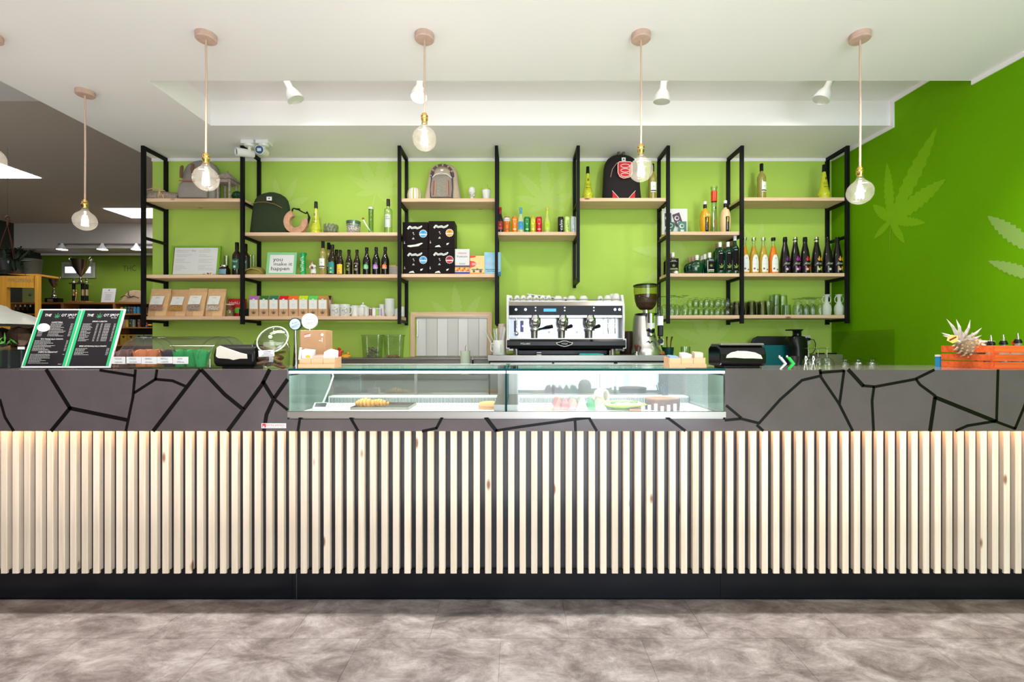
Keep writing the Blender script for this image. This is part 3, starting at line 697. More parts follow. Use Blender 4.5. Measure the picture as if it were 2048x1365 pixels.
# beer bottles
def beer(px, y, sh, lb, Dq, colr, w_, z0, z1, bm=darkb, txt_=None, r=.030, kind='leaf', col2=None, grp='beer bottles on the second shelf'):
    H_ = hh(y, sh, Dq)
    k = H_ / .235
    t = bottle('beer_bottle', lb, 'bottle', at(px, sh, Dq), [(r * .95, 0), (r, .004), (r, .115), (r * .93, .135), (r * .62, .160), (.0135, .182), (.012, .205), (.0145, .209), (.0145, .216), (.0125, .218)], bm, blackp, (.0145, .216, .0140, .235), grp, k)
    mm = mat('label_' + lb.split()[0], colr, .5)
    if w_: MB().patch(w_, z0 * k, z1 * k, r * k + .0004).build('label_sheet', mm, t)
    if kind == 'round':
        mb = MB().flat([star(0, (z0 + z1) / 2 * k, .026, 9, .8)], 0, r * k + .0004); mb.build('emblem', mm, t)
        MB().flat(tpolys('&', 0, (z0 + z1) / 2 * k, .03), 0, r * k + .0010).build('lettering', paper, t)
        MB().flat([rect(-.022, .022, .052 * k, .057 * k)], 0, r * k + .0011).build('label_band', mat('grey_print', (.5, .5, .5), .5), t)
    if kind == 'leaf' and col2:
        MB().flat(cleaf(0, (z0 + z1) / 2 * k - .01, .018, 0, 5, 0, .22, False) + [circ(0, z0 * k + .012, .008)], 0, r * k + .001).build('emblem', mat('c2_' + lb.split()[0], col2, .5), t)
    if kind == 'line':
        MB().flat(cleaf(0, .075 * k, .015, 0, 7, 0, .2, False) + [rect(-.015, .015, .048 * k, .050 * k), rect(-.010, .010, .042 * k, .044 * k), ] + tpolys('birra', 0, .058 * k, .012, wmax=.035) + strip([(-.02, .10 * k), (-.01, .108 * k), (.01, .108 * k), (.02, .10 * k)], .0025), 0, r * k + .0006).build('emblem', mm, t)
    return t
beer(664.5, 490, 'B2', 'teal labelled beer bottle, leftmost of the beer row', 4.18, (.02, .28, .26), .056, .012, .098, col2=(.9, .7, .02))
beer(673, 500, 'B2', 'unlabelled dark beer bottle hidden behind the teal labelled one', 4.29, (.01, .01, .01), 0, 0, 0, kind='')
beer(680.5, 500.5, 'B2', 'yellow and green labelled beer bottle, second of the beer row', 4.18, (.85, .60, .03), .056, .012, .100, col2=(.75, .12, .25))
beer(698, 500, 'B2', 'lime printed slim dark beer bottle, third of the beer row', 4.18, (.55, .75, .1), 0, .02, .1, kind='line')
beer(714, 500, 'B2', 'white printed slim dark beer bottle, fourth of the beer row', 4.18, (.8, .8, .8), 0, .02, .1, kind='line')
beer(733.5, 495.5, 'B2', 'green emblem tall beer bottle, left of the purple emblem one', 4.17, (.12, .62, .2), 0, .03, .105, r=.032, kind='round', bm=blackb)
beer(752.5, 495, 'B2', 'purple emblem tall beer bottle between green and orange ones', 4.17, (.42, .16, .62), 0, .03, .105, r=.032, kind='round', bm=blackb)
beer(770.5, 494.5, 'B2', 'orange emblem tall beer bottle, rightmost of the beer row', 4.17, (.85, .16, .02), 0, .03, .105, r=.032, kind='round', bm=blackb)
# ---- drinks of the fourth bay
def can(px, colr, topc, lb, words, col2, y=434.5, w_=12, Dq=4.18, vert=False, emb='leaf'):
    r = w_ / 2 / F * Dq; H_ = hh(y, 'D1', Dq)
    t = T('drink_can', lb, 'can', at(px, 'D1', Dq), 0, 'drink cans on the narrow shelf')
    MB().lathe([(r * .82, 0), (r, .007), (r, H_ - .010), (r * .85, H_ - .002), (r * .8, H_ - .002)], 24).build('body', mat('can_' + lb.split()[0] + lb.split()[1], colr, .25, .2), t, smooth=35)
    MB().lathe([(r * .8, H_ - .0019), (r * .86, H_ - .0019), (r * .86, H_), (r * .8, H_ - .0005)], 24, cap=True).build('lid', silver, t)
    if topc: MB().lathe([(r + .0004, H_ * .72), (r + .0004, H_ - .011)], 24, cap=False).build('top_band', mat('band_' + lb.split()[0], topc, .4), t)
    p = []
    c2 = mat('print_' + lb.split()[0] + lb.split()[1], col2, .5)
    if vert: p = tpolys(words, 0.002, H_ * .48, r * 1.5, rot=pi / 2, wfit=H_ * .6)
    else:
        if emb == 'leaf': p += cleaf(0, H_ * .52, r * .55, 0, 5, 0, .22, False)
        p += tpolys(words, 0, H_ * .80, .011, wmax=r * 1.9) + [rect(-r * .5, r * .5, H_ * .20, H_ * .26)]
    MB().flat(p, 0, r + .0009).build('lettering', c2, t)
can(1014, (.80, .16, .01), (.75, .75, .74), 'orange drink can with white top band, left of the other orange can', 'DRINK', (.03, .10, .25))
can(1029.5, (.85, .24, .01), None, 'bright orange can with white emblem, left of the blue bottle', 'DRINK', (.85, .85, .85))
can(1054, (.01, .22, .05), None, 'dark green can right of the blue bottle', 'ICED', (.6, .85, .5))
can(1066, (.55, .55, .03), None, 'yellow-olive can between green and red cans', 'ICED', (.85, .9, .5))
can(1078, (.62, .01, .02), None, 'red can left of the yellow bottle', 'ICED', (.9, .6, .6))
can(1121.5, (.01, .01, .012), None, 'black can with upright white lettering', 'calm', (.85, .85, .85), vert=True)
can(1134, (.62, .80, .20), None, 'lime can with upright lettering next to the black can', 'calm', (.1, .2, .1), vert=True)
can(1146.5, (.62, .68, .74), None, 'silver-blue can at right end of the drinks shelf', 'soda', (.3, .4, .5))
def soda(px, lb, bm, capc, labc, y, word, Dq=4.18):
    H_ = hh(y, 'D1', Dq); k = H_ / .225
    t = bottle('soda_bottle', lb, 'bottle', at(px, 'D1', Dq), [(.027, 0), (.029, .004), (.029, .10), (.027, .115), (.016, .15), (.0125, .17), (.0115, .205)], bm, mat('cap_' + lb.split()[0], capc, .3), (.014, .206, .014, .225), 'soda bottles on the narrow shelf', k)
    MB().patch(.054, .030 * k, .100 * k, .0294 * k).build('label_sheet', mat('soda_label_' + lb.split()[0], labc, .5), t)
    MB().patch(.022, .168 * k, .200 * k, .0132 * k, n=6).build('neck_label', mat('soda_label_' + lb.split()[0], labc, .5), t)
    MB().flat(cleaf(0, .068 * k, .014, 0, 5, 0, .22, False), 0, .0300 * k).build('emblem', gprint, t)
    MB().flat(tpolys(word, 0, .042 * k, .012, wmax=.042), 0, .0300 * k).build('lettering', paper, t)
soda(1000.5, 'red capped dark cola bottle at left end of the drinks shelf', blackb, (.5, .01, .02), (.45, .01, .02), 415.5, 'COLA')
soda(1041.5, 'blue labelled soda bottle between orange and green cans', mat('clear_soda', (.50, .62, .30), .1, coat=.5), (.05, .3, .6), (.03, .30, .62), 416, 'soda')
soda(1094.5, 'gold capped lime labelled soda bottle right of the red can', mat('yellow_soda', (.52, .62, .14), .1, coat=.5), (.75, .5, .1), (.50, .72, .03), 416.5, 'soda')
# ---------------------------------------------------------------- things on the shelves
bark = mat('rough_bark', (.34, .27, .22), .9, noise=.35, nscale=60, bump=1., bscale=90)
cut = mat('cut_wood', (.70, .52, .36), .8, noise=.1, nscale=60)
raff = mat('raffia', (.72, .48, .28), .8)
# split log with raffia bow
lx = at((294 + 362) / 2, 'A1', 4.18); L_ = 68 / F * 4.18
t = T('split_log', 'bark covered split log tied with raffia at the left end of the top left shelf', 'log', lx)
mb = MB(); rings = []
for j in range(9):
    x = -L_ / 2 + L_ * j / 8; h_ = .098 - .030 * j / 8; rings.append((x, h_))
prof = [(-.045, 0), (.045, 0), (.052, .4), (.03, .85), (0, 1.), (-.035, .8), (-.052, .35)]
for j, (x, h_) in enumerate(rings):
    for (y, z) in prof: mb.v.append((x, y + random.uniform(-.003, .003), z * h_ + (random.uniform(-.003, .003) if z else 0)))
for j in range(8):
    for i in range(7): mb.f.append((j * 7 + i, j * 7 + (i + 1) % 7, (j + 1) * 7 + (i + 1) % 7, (j + 1) * 7 + i))
mb.f += [tuple(range(6, -1, -1)), tuple(range(56, 63))]
mb.build('bark', bark, t, smooth=50)
MB().prismx([(y * .97, z * .096 + .001) for y, z in prof], -L_ / 2 - .002, -L_ / 2 + .001).build('cut_end', cut, t)
mb = MB()
for q in range(9):
    a = random.uniform(-1, 1); mb.tube([(.0, -.055, .06 + q * .003), (.02 + a * .03, -.062, .04 - q * .002), (.03 + a * .04, -.06, .012 + random.uniform(-.01, .01))], .0018, 5)
    mb.tube([(0, -.03, .085), (-.03 + a * .03, -.02, .098 + abs(a) * .02), (-.08 + a * .1, -.01, .10 + random.uniform(-.01, .03))], .0018, 5)
mb.tube([(0, -.055, .03), (0, -.05, .07), (0, 0, .094), (0, .05, .07)], .005, 6)
mb.build('raffia_bow', raff, t)
# backpacks
def backpack(lb, loc, Wd, Hh, m, Dp=.15, lean=.04, sh=None, name='backpack'):
    t = T(name, lb, 'backpack', loc)
    sh = sh or [(0, .96, .9), (.04, 1.04, 1), (.25, 1.0, 1.0), (.5, .97, .95), (.7, .93, .86), (.82, .85, .75), (.9, .72, .62), (.96, .5, .45), (1., .2, .22)]
    MB().loft([(0, Dp / 2 * .0 + lean * z, z * Hh, Wd / 2 * a, Dp / 2 * b, 3.0) for z, a, b in sh], 36).build('body', m, t, smooth=60)
    return t
cg = mat('grey_hemp_cloth', (.30, .265, .235), .95, noise=.12, nscale=160, bump=.8, bscale=260)
tanb = mat('brown_suede', (.20, .095, .055), .9)
loc = at(400, 'A1', 4.20); Hb = hh(319, 'A1', 4.2)
t = backpack('grey woven backpack with brown straps behind a pendant bulb, top left shelf', loc, 72 / F * 4.2, Hb, cg)
MB().loft([(-.0, -.085, .004, .125, .03, 3.5), (-.0, -.088, .06, .130, .036, 3.5), (0, -.080, .13, .125, .030, 3.5), (0, -.070, .155, .11, .012, 3.5)], 28).build('front_pocket', cg, t, smooth=60)
MB().box(-.115, .03, -.106, -.10, .150, .158).build('pocket_zip', mat('rust_trim', (.35, .10, .07), .8), t)
MB().tube([(-.135, -.05, .20), (-.115, -.075, .24), (-.125, -.055, .29), (-.14, -.03, .31)], [.012, .014, .014, .010], 8).build('strap', tanb, t)
MB().tube([(-.02, -.065, .315), (-.015, -.075, .27), (-.005, -.085, .22)], [.012, .016, .014], 8).build('strap', tanb, t)
MB().tube([(-.14, -.0, .012), (-.165, -.02, .016), (-.15, -.05, .09)], .010, 8).build('side_strap', cg, t)
# lantern
lt = mat('weathered_twigs', (.36, .29, .26), .9, noise=.3, nscale=50, bump=.8)
loc = at(455, 'A1', 4.2)
t = T('lantern', 'weathered wooden lantern with shingled pyramid roof on the top left shelf', 'lantern', loc); w2 = .062
for sx in (-1, 1):
    for sy in (-1, 1): MB().cbox(sx * (w2 - .01), sy * (w2 - .01), .012, .014, .014, .145).build('post', lt, t)
MB().cbox(0, 0, 0, 2 * w2 + .01, 2 * w2, .012).build('base', lt, t)
MB().cbox(0, 0, .157, 2 * w2 + .004, 2 * w2, .026).build('top_rail', lt, t)
M = Matrix.Rotation(pi / 4, 4, 'Z')
for q in range(6):
    a = 1 - q / 6.2; MB().lathe([((.125) * a, .183 + q * .0135), ((.125) * (a - .13), .183 + q * .0135 + .016)], 4, M).build('shingle_course', lt, t)
MB().sphere((0, 0, .268), .008).build('finial', lt, t)
# boxwood ball
def ball(lb, loc, r, col, n=220):
    t = T('boxwood_ball', lb, 'plant', loc)
    MB().sphere((0, 0, r), r * .86, 12, 8).build('core', mat('ball_core', (.005, .03, .008), .9), t)
    mb = MB()
    for q in range(n):
        z = 1 - 2 * (q + .5) / n; a = q * 2.39996; s_ = math.sqrt(1 - z * z); d = Vector((s_ * cos(a), s_ * sin(a), z)); c = Vector((0, 0, r)) + d * r * .93
        u = d.orthogonal().normalized(); v = d.cross(u); rr = r * .16
        p = [c + (u * cos(k_) + v * sin(k_)) * rr * random.uniform(.7, 1.1) + d * random.uniform(-.1, .12) * r for k_ in (0, pi / 2, pi, 1.5 * pi)]
        mb.add(p, [(0, 1, 2, 3)])
    mb.build('leaves', mat(lb.split()[0] + '_leaves', col, .5), t, kind='stuff')
ball('dark green boxwood ball behind the second frame post on the top left shelf', at(475.5, 'A1', 4.22), .050, (.01, .07, .02))
# certificate frame
gp = mat('green_frame', (.20, .42, .02), .4)
loc = at((339 + 438) / 2, 'A2', 4.2); Wc, Hc = 99 / F * 4.2, hh(490.5, 'A2', 4.2)
t = T('certificate_frame', 'wide green framed certificate sheets leaning on the left bay shelf', 'picture', loc); t.rotation_euler = (-.12, 0, 0)
for q in ((-Wc / 2, Wc / 2, 0, .014), (-Wc / 2, Wc / 2, Hc - .014, Hc), (-Wc / 2, -Wc / 2 + .022, .014, Hc - .014), (Wc / 2 - .022, Wc / 2, .014, Hc - .014)):
    MB().box(q[0], q[1], -.010, .012, q[2], q[3]).build('frame', gp, t)
MB().box(-Wc / 2 + .020, Wc / 2 - .020, -.002, .008, .012, Hc - .012).build('mat_board', mat('brown_board', (.22, .10, .06), .7), t)
MB().box(-Wc / 2 + .030, Wc / 2 - .024, -.004, -.002, .014, Hc - .016).build('sheet', paper, t)
p = []
for col in (-1, 1):
    for q in range(14):
        z = Hc - .045 - q * .014; l_ = random.uniform(.06, .15)
        if q not in (2, 5, 9): p.append(rect(col * .105 - .075, col * .105 - .075 + l_, z, z + .0018))
p += tpolys('U. S.', -.15, Hc - .042, .014) + tpolys('U. S. Patent', .10, Hc - .03, .012) + tpolys('fino', -.02, Hc - .045, .026, shear=.3)
MB().flat(p, -.0045).build('lettering', mat('grey_ink', (.25, .25, .26), .7), t)
# toy beads, jar, tumbler
t = T('marble_heap', 'small heap of red, white and blue glass beads before the certificate', 'beads', at(418, 'A2', 4.15))
for q in range(16):
    r = .0065; row_ = 0 if q < 10 else 1
    c = (random.uniform(-.055, .05) if not row_ else random.uniform(-.02, .04), random.uniform(-.015, .02), r + row_ * .011)
    MB().sphere(c, r, 10, 6).build('bead', [mat('bead_red', (.7, .03, .02), .15), mat('bead_white', (.8, .8, .8), .15), mat('bead_blue', (.03, .25, .4), .15), mat('bead_orange', (.8, .3, .02), .15)][q % 4], t, smooth=60)
t = T('jar', 'squat dark jar with blue label and silver lid beside the certificate', 'jar', at(449, 'A2', 4.17))
MB().lathe([(.044, 0), (.048, .006), (.048, .055), (.036, .074), (.034, .078)], 24).build('body', darkb, t, smooth=40)
MB().lathe([(.037, .076), (.038, .078), (.038, .090), (.034, .092)], 24).build('lid', silver, t, smooth=40)
MB().patch(.075, .008, .052, .0485).build('label_sheet', mat('blue_grey_label', (.16, .30, .40), .5), t)
t = T('glass_tube', 'tall clear glass tube standing behind the dark jar', 'glass', at(453, 'A2', 4.28))
MB().lathe([(.020, 0), (.022, .003), (.022, .20), (.0205, .20), (.0205, .006)], 20, cap=False).build('body', glass, t, smooth=40)
for px, lb in ((501, 'thin clear glass tube behind the olive cap, left'), (507.5, 'thin clear glass tube behind the olive cap, right')):
    t = T('glass_tube', lb, 'glass', at(px, 'B2', 4.27)); MB().lathe([(.009, 0), (.010, .003), (.010, .20), (.012, .205), (.009, .205), (.008, .006)], 14, cap=False).build('body', glass, t, smooth=40)
# kraft pouches
def pouch(px, y, lb, wcm, content, words, Dq=4.17, s='A3', tilt=0.):
    Hh = hh(y, s, Dq); W_ = wcm; t = T('kraft_pouch', lb, 'pouch', at(px, s, Dq), tilt, 'kraft pouches on the bottom left shelf')
    rg = [(0, .045), (.03, .048), (.25, .040), (.5, .030), (.8, .010), (.86, .004), (1., .003)]
    vs = []; fs = []
    for z, d in rg:
        w_ = W_ / 2 * (1 + .04 * (z > .7) - .06 * (z < .1)); y0 = .03 * z
        vs += [(-w_, y0 - d * .6, z * Hh), (0, y0 - d, z * Hh), (w_, y0 - d * .6, z * Hh), (w_, y0 + d * .5, z * Hh), (0, y0 + d * .6, z * Hh), (-w_, y0 + d * .5, z * Hh)]
    for j in range(len(rg) - 1):
        for i in range(6): fs.append((j * 6 + i, j * 6 + (i + 1) % 6, j * 6 + 6 + (i + 1) % 6, j * 6 + 6 + i))
    fs += [(5, 4, 3, 2, 1, 0), tuple(range(len(vs) - 6, len(vs)))]
    MB().add(vs, fs).build('bag', kraftl, t)
    MB().add([(-W_ * .36, -.0485, Hh * .22), (W_ * .36, -.0485, Hh * .22), (W_ * .36, -.0385, Hh * .385), (-W_ * .36, -.0385, Hh * .385)], [(0, 1, 2, 3)]).build('window', content, t)
    z0, z1 = Hh * .42, Hh * .73
    yq = lambda z: -.034 + (z / Hh - .42) * .09
    MB().add([(-W_ * .33, yq(z0) - .004, z0), (W_ * .33, yq(z0) - .004, z0), (W_ * .33, yq(z1) + .001, z1), (-W_ * .33, yq(z1) + .001, z1)], [(0, 1, 2, 3)]).build('label_sheet', labw, t)
    mb = MB(); 
    for x_, z_, h_ in ((0, z1 - .016, .010), (0, z0 + .022, .006), (0, z0 + .012, .006)):
        for pl in tpolys(words if h_ == .01 else 'semi e fiori', x_, z_, h_, wmax=W_ * .5): mb.add([(x, yq(z) - .0045, z) for x, z in pl], [tuple(range(len(pl)))])
    mb.build('lettering', mat('grey_ink'), t)
def nuts(n_, a): return mat(n_, a, .5, noise=.6, nscale=90)
pouch(318, 577.5, 'kraft pouch with window of pink-brown pieces, leftmost of four', .170, nuts('pink_pieces', (.35, .18, .14)), 'COOKIES')
pouch(358, 579, 'kraft pouch with window of golden pieces, second from left', .165, nuts('gold_pieces', (.40, .22, .05)), 'CHIPS', 4.20)
pouch(393, 576.5, 'kraft pouch with window of grey pieces, third from left', .160, nuts('grey_pieces', (.30, .24, .2)), 'COOKIES')
pouch(431, 577.5, 'kraft pouch with window of white and brown pieces, rightmost of four', .155, nuts('white_pieces', (.5, .42, .35)), 'COOKIES')
# jar with wooden base, red box, black case
t = T('glass_jar', 'small glass jar of brown herbs right of the kraft pouches', 'jar', at(460, 'A3', 4.22))
MB().lathe([(.035, 0), (.038, .004), (.038, .09), (.03, .10), (.03, .108)], 20, cap=False).build('body', glass, t, smooth=40)
MB().lathe([(.034, .003), (.035, .06), (0, .062)], 20).build('herbs', mat('brown_herbs', (.25, .17, .06), .9, noise=.4, nscale=90), t)
MB().lathe([(.032, .108), (.033, .118), (0, .118)], 20).build('lid', cut, t)
t = T('red_box', 'red carton with white lettering behind the second frame post', 'box', at(474, 'A3', 4.28))
MB().box(-.072, .072, -.015, .03, 0, hh(598, 'A3', 4.27)).build('carton', mat('red_carton', (.62, .01, .015), .5), t)
MB().flat(tpolys('HighLife', .0, .135, .036, wfit=.125), -.0156).build('lettering', paper, t)
MB().flat([[(-.01, .04), (.03, .035), (.05, .06), (.03, .09), (0, .09), (-.02, .07)]], -.0158).build('logo', gprint, t)
t = T('black_case', 'low black case behind the second frame post, bottom shelf', 'case', (PX(492, 4.24), 4.24, SH['B3'] + .0004))
MB().box(-.045, .055, -.04, .04, 0, .075).build('body', blackp, t, bevel=.01)
# ---- second bay, top board
ol = mat('olive_canvas', (.020, .034, .010), .95, noise=.2, nscale=200, bump=.5, bscale=500)
loc = at(532, 'B1', 4.21); Hb = hh(384, 'B1', 4.2)
loc = (PX(531.5, 4.12), 4.20, loc[2])
t = backpack('dark olive canvas backpack at left end of the long top board', loc, .332, Hb, ol, .17, .03)
MB().tube([(-.135, -.080, .255), (-.07, -.086, .27), (0, -.088, .272), (.08, -.086, .255), (.145, -.078, .222)], .0028, 6).build('zip', mat('brown_zip', (.30, .13, .06), .6), t)
MB().box(.006, .052, -.078, -.074, .288, .322).build('patch', paper, t)
MB().flat([star(.029, .306, .009, 5, .5)], -.0785).build('emblem', ink, t)
# wooden horseshoe with black iron bracket
t = T('wooden_horseshoe', 'wooden U shaped carving with black iron bracket on the long top board', 'ornament', at(593, 'B1', 4.17))
po = []; pin = []
for q in range(17):
    a = pi * (.62 + 1.46 * q / 16) ; po.append((.108 * cos(a), .108 + .108 * sin(a))); pin.append((.056 * cos(a), .108 + .054 * sin(a)))
hs = mat('pink_wood', (.55, .30, .19), .5, noise=.2, nscale=25)
M = Matrix.Rotation(-.1, 4, 'Y')
mb = MB()
for q in range(16):
    a, b, c, d = po[q], po[q + 1], pin[q + 1], pin[q]; mb.prism([a, b, c, d], -.022, .022)
bm_ = mb.build('horseshoe', hs, t)
MB().tube([(-.045, 0, .20), (-.03, 0, .232), (.0, 0, .225), (.025, 0, .222), (.03, 0, .212), (.06, 0, .196), (.085, 0, .186), (.095, 0, .196), (.105, 0, .18), (.115, 0, .15), (.108, 0, .11), (.10, 0, .09)], [.008, .006, .007, .011, .006, .005, .006, .011, .006, .011, .008, .006], 8).build('iron_bracket', black, t, smooth=60)
# bowls
t = T('leaf_bowl', 'grey-green leaf shaped glass bowl on the long top board', 'bowl', at(662, 'B1', 4.17))
lm = mat('grey_green_glass', (.16, .20, .10), .15, coat=.6, noise=.3, nscale=60)
MB().lathe([(.045, 0), (.055, .01), (.060, .05), (.058, .075), (.052, .075), (.05, .015), (0, .012)], 24).build('body', lm, t, smooth=40)
for q in range(22):
    a = q * 2 * pi / 11 + (q // 11) * .28; z = .03 + .030 * (q // 11)
    M = Matrix.Translation((.058 * cos(a), .058 * sin(a), z)) @ Matrix.Rotation(a + pi / 2, 4, 'Z')
    MB().sphere((0, 0, 0), .022, 8, 6, (.75, .3, 1.15)).build('leaf', lm, t, smooth=60); C.objects[-1].matrix_local = M
t = T('flower_pot', 'silver green rimmed pot with white floral pattern on the long top board', 'pot', at(707, 'B1', 4.17))
MB().lathe([(.045, 0), (.047, .004), (.056, .06), (.062, .075), (.064, .110), (.060, .110), (.055, .02), (0, .02)], 28).build('body', mat('floral_pot', (.42, .40, .36), .3, noise=.9, nscale=95), t, smooth=40)
MB().lathe([(.0605, .068), (.063, .085), (.0652, .1105), (.0635, .1115)], 28, cap=False).build('rim_band', mat('green_silver_glaze', (.22, .32, .24), .12, .7), t, smooth=40)
# water pipe
t = T('glass_pipe', 'clear glass tube pipe with angled stem on the long top board', 'glass pipe', at(742, 'B1', 4.17))
MB().lathe([(.024, 0), (.026, .004), (.024, .02), (.0215, .04), (.0215, .235), (.024, .24), (.021, .24), (.019, .03)], 20, cap=False).build('body', clear('opal_glass', (.80, .88, .72), (.45, .55, .35), .12), t, smooth=40)
MB().lathe([(.0222, .222), (.0246, .24), (.022, .241)], 20, cap=False).build('rim', china, t)
MB().tube([(.0, -.02, .022), (-.03, -.03, .065), (-.058, -.035, .118)], [.004, .007, .008], 10).build('stem', china, t, smooth=60)
MB().sphere((-.060, -.036, .130), .011, 10, 8).build('bowl', mat('amber_bead', (.35, .12, .02), .3), t)
MB().flat(tpolys('pure', -.010, .195, .010, rot=pi / 2), 0, .0222).build('lettering', mat('amber_bead'), t)
# ---- second bay, middle board
t = T('cap', 'olive brown cloth cap left of the motto picture', 'cap', at(512, 'B2', 4.225))
MB().loft([(0, 0, 0, .080, .06, 2.4), (0, 0, .03, .088, .065, 2.2), (.005, 0, .06, .070, .055, 2.2), (.01, 0, .078, .045, .035, 2), (.01, 0, .084, .012, .01, 2)], 24).build('crown', mat('olive_cloth', (.24, .19, .03), .9, bump=.5), t, smooth=60)
MB().tube([(-.085, -.04, .015), (-.06, -.062, .045), (-.01, -.068, .062), (.05, -.06, .05), (.082, -.03, .02)], [.003, .006, .007, .006, .003], 6).build('seam', mat('olive_piping', (.34, .28, .07), .9), t, smooth=60)
MB().loft([(-.03, -.07, .0, .05, .03, 2), (-.03, -.07, .006, .05, .03, 2)], 16).build('brim', mat('olive_cloth'), t, smooth=60)
t = T('motto_picture', 'mint green framed picture lettered you make it happen', 'picture', at(562, 'B2', 4.16)); t.rotation_euler = (-.16, 0, 0)
W_, H_ = 59 / F * 4.17, hh(504.5, 'B2', 4.17); mg = mat('mint_frame', (.22, .58, .27), .45)
for q in ((-W_ / 2, W_ / 2, 0, .018), (-W_ / 2, W_ / 2, H_ - .018, H_), (-W_ / 2, -W_ / 2 + .022, .018, H_ - .018), (W_ / 2 - .022, W_ / 2, .018, H_ - .018)):
    MB().box(q[0], q[1], -.010, .010, q[2], q[3]).build('frame', mg, t)
MB().box(-W_ / 2 + .021, W_ / 2 - .021, -.004, .004, .016, H_ - .016).build('sheet', paper, t)
MB().flat(tpolys('you', -.038, .148, .052, wfit=.085) + tpolys('make it', .012, .104, .046, wfit=.165) + tpolys('happen', -.010, .062, .050, wfit=.165), -.0045).build('lettering', ink, t)
t = T('glass_vase', 'green glass tube vase with white scroll pattern right of the motto picture', 'vase', at(606, 'B2', 4.17))
gg = mat('emerald_glass', (.01, .36, .09), .12, coat=.5)
MB().lathe([(.027, 0), (.028, .004), (.024, .02), (.024, .165), (.032, .195), (.034, .200), (.030, .200), (.022, .17)], 24).build('body', gg, t, smooth=40)
p = []
for q in range(5):
    z = .03 + q * .030; s_ = 1 if q % 2 else -1
    p += strip([(s_ * .018, z), (0, z + .006), (-s_ * .014, z + .014), (-s_ * .008, z + .024), (s_ * .004, z + .020)], .005)
MB().flat(p, 0, .0246).build('scroll_pattern', mat('pale_green_print', (.6, .82, .6), .4), t)
# figurine
t = T('figurine', 'small figurine of a bald bearded man in white robe holding a brown bundle', 'figurine', at(627, 'B2', 4.17))
MB().loft([(0, 0, .016, .026, .02, 2), (0, 0, .03, .027, .02, 2), (0, 0, .06, .023, .018, 2), (-.004, 0, .085, .022, .017, 2), (-.008, 0, .098, .013, .012, 2), (-.009, 0, .101, .006, .006, 2)], 20).build('robe', china, t, smooth=60)
hm = mat('figurine_skin', (.42, .20, .10), .5)
MB().sphere((-.010, -.002, .113), .0135, 14, 10, (1, 1, 1.15)).sphere((-.010, -.0155, .113), .0028, 8, 6).build('head', hm, t, smooth=60)
MB().sphere((-.010, -.008, .104), .009, 10, 8, (1, .8, .9)).build('beard', china, t, smooth=60)
MB().tube([(-.024, 0, .090), (-.030, -.012, .07), (-.018, -.024, .06)], [.007, .007, .005], 8).build('arm', china, t, smooth=60)
MB().tube([(.012, 0, .090), (.022, -.010, .074), (.008, -.024, .062)], [.007, .007, .005], 8).build('arm', china, t, smooth=60)
MB().sphere((-.002, -.026, .066), .012, 12, 8).build('bundle', mat('brown_bundle', (.22, .10, .05), .7), t, smooth=60)
for s_ in (-1, 1): MB().loft([(s_ * .012, -.008, 0, .011, .016, 2), (s_ * .012, -.004, .018, .009, .012, 2)], 12).build('foot', hm, t, smooth=60)
# paper stack
t = T('paper_stack', 'stack of grey papers with a yellow pad behind the beer bottles', 'paper', at(787, 'B2', 4.27))
for q in range(7): MB().box(-.055 + .003 * (q % 2), .05 + .002 * (q % 3), -.05, .05, q * .0135, q * .0135 + .0115).build('sheaf', mat('grey_sheaf', (.45, .42, .38), .8), t)
MB().box(-.16, .03, -.02, .045, .0945, .108).build('pad', mat('yellow_pad', (.75, .48, .03), .6), t)
# ---- tea cartons
teas = [(510.5, (.42, .13, .44), 'purple'), (530.5, (.03, .14, .02), 'dark green'), (550, (.02, .16, .10), 'teal'), (570, (.62, .0, .01), 'red'), (589.5, (.85, .13, .01), 'orange'),
        (609, (.55, .70, .01), 'lime'), (628.5, (.08, .60, .08), 'bright green'), (647.5, (.48, .22, .04), 'tan')]
def tea(px, colr, nm, Dq=4.17):
    H_ = hh(592.5, 'B3', Dq); w_ = .083
    t = T('tea_carton', 'kraft tea carton with %s top band and hemp leaf' % nm, 'box', at(px, 'B3', Dq), .0, 'tea cartons on the second bottom shelf')
    MB().prismx([(-.026, 0), (.026, 0), (.026, H_ * .86), (.004, H_), (-.008, H_), (-.026, H_ * .86)][::1], -w_ / 2, w_ / 2).build('carton', kraft, t)
    MB().flat([rect(-w_ / 2 + .006, w_ / 2 - .006, H_ * .36, H_ * .80)], -.0266).build('label_sheet', labw, t)
    MB().add([(-w_ / 2 + .001, -.0266, H_ * .80), (w_ / 2 - .001, -.0266, H_ * .80), (w_ / 2 - .001, -.0266, H_ * .86), (-w_ / 2 + .001, -.0266, H_ * .86), (-w_ / 2 + .001, -.0085, H_ + .0005), (w_ / 2 - .001, -.0085, H_ + .0005)],
        [(0, 1, 2, 3), (3, 2, 5, 4)]).build('colour_band', mat('tea_band_' + nm, colr, .5), t)
    MB().flat([circ(0, H_ * .80, .011, 14)], -.0270).build('badge', paper, t)
    MB().flat(cleaf(0, .026, .036, 0, 7, 0, .17), -.0270).build('leaf_emblem', mat('olive_ink', (.06, .05, .015), .6), t)
    MB().flat(tpolys('TISANA', 0, H_ * .58, .007) + tpolys('alla canapa', 0, H_ * .50, .006, wmax=.05), -.0268).build('lettering', mat('grey_ink'), t)
for a in teas: tea(*a)
tea(655, (.01, .01, .01), 'black', 4.26)
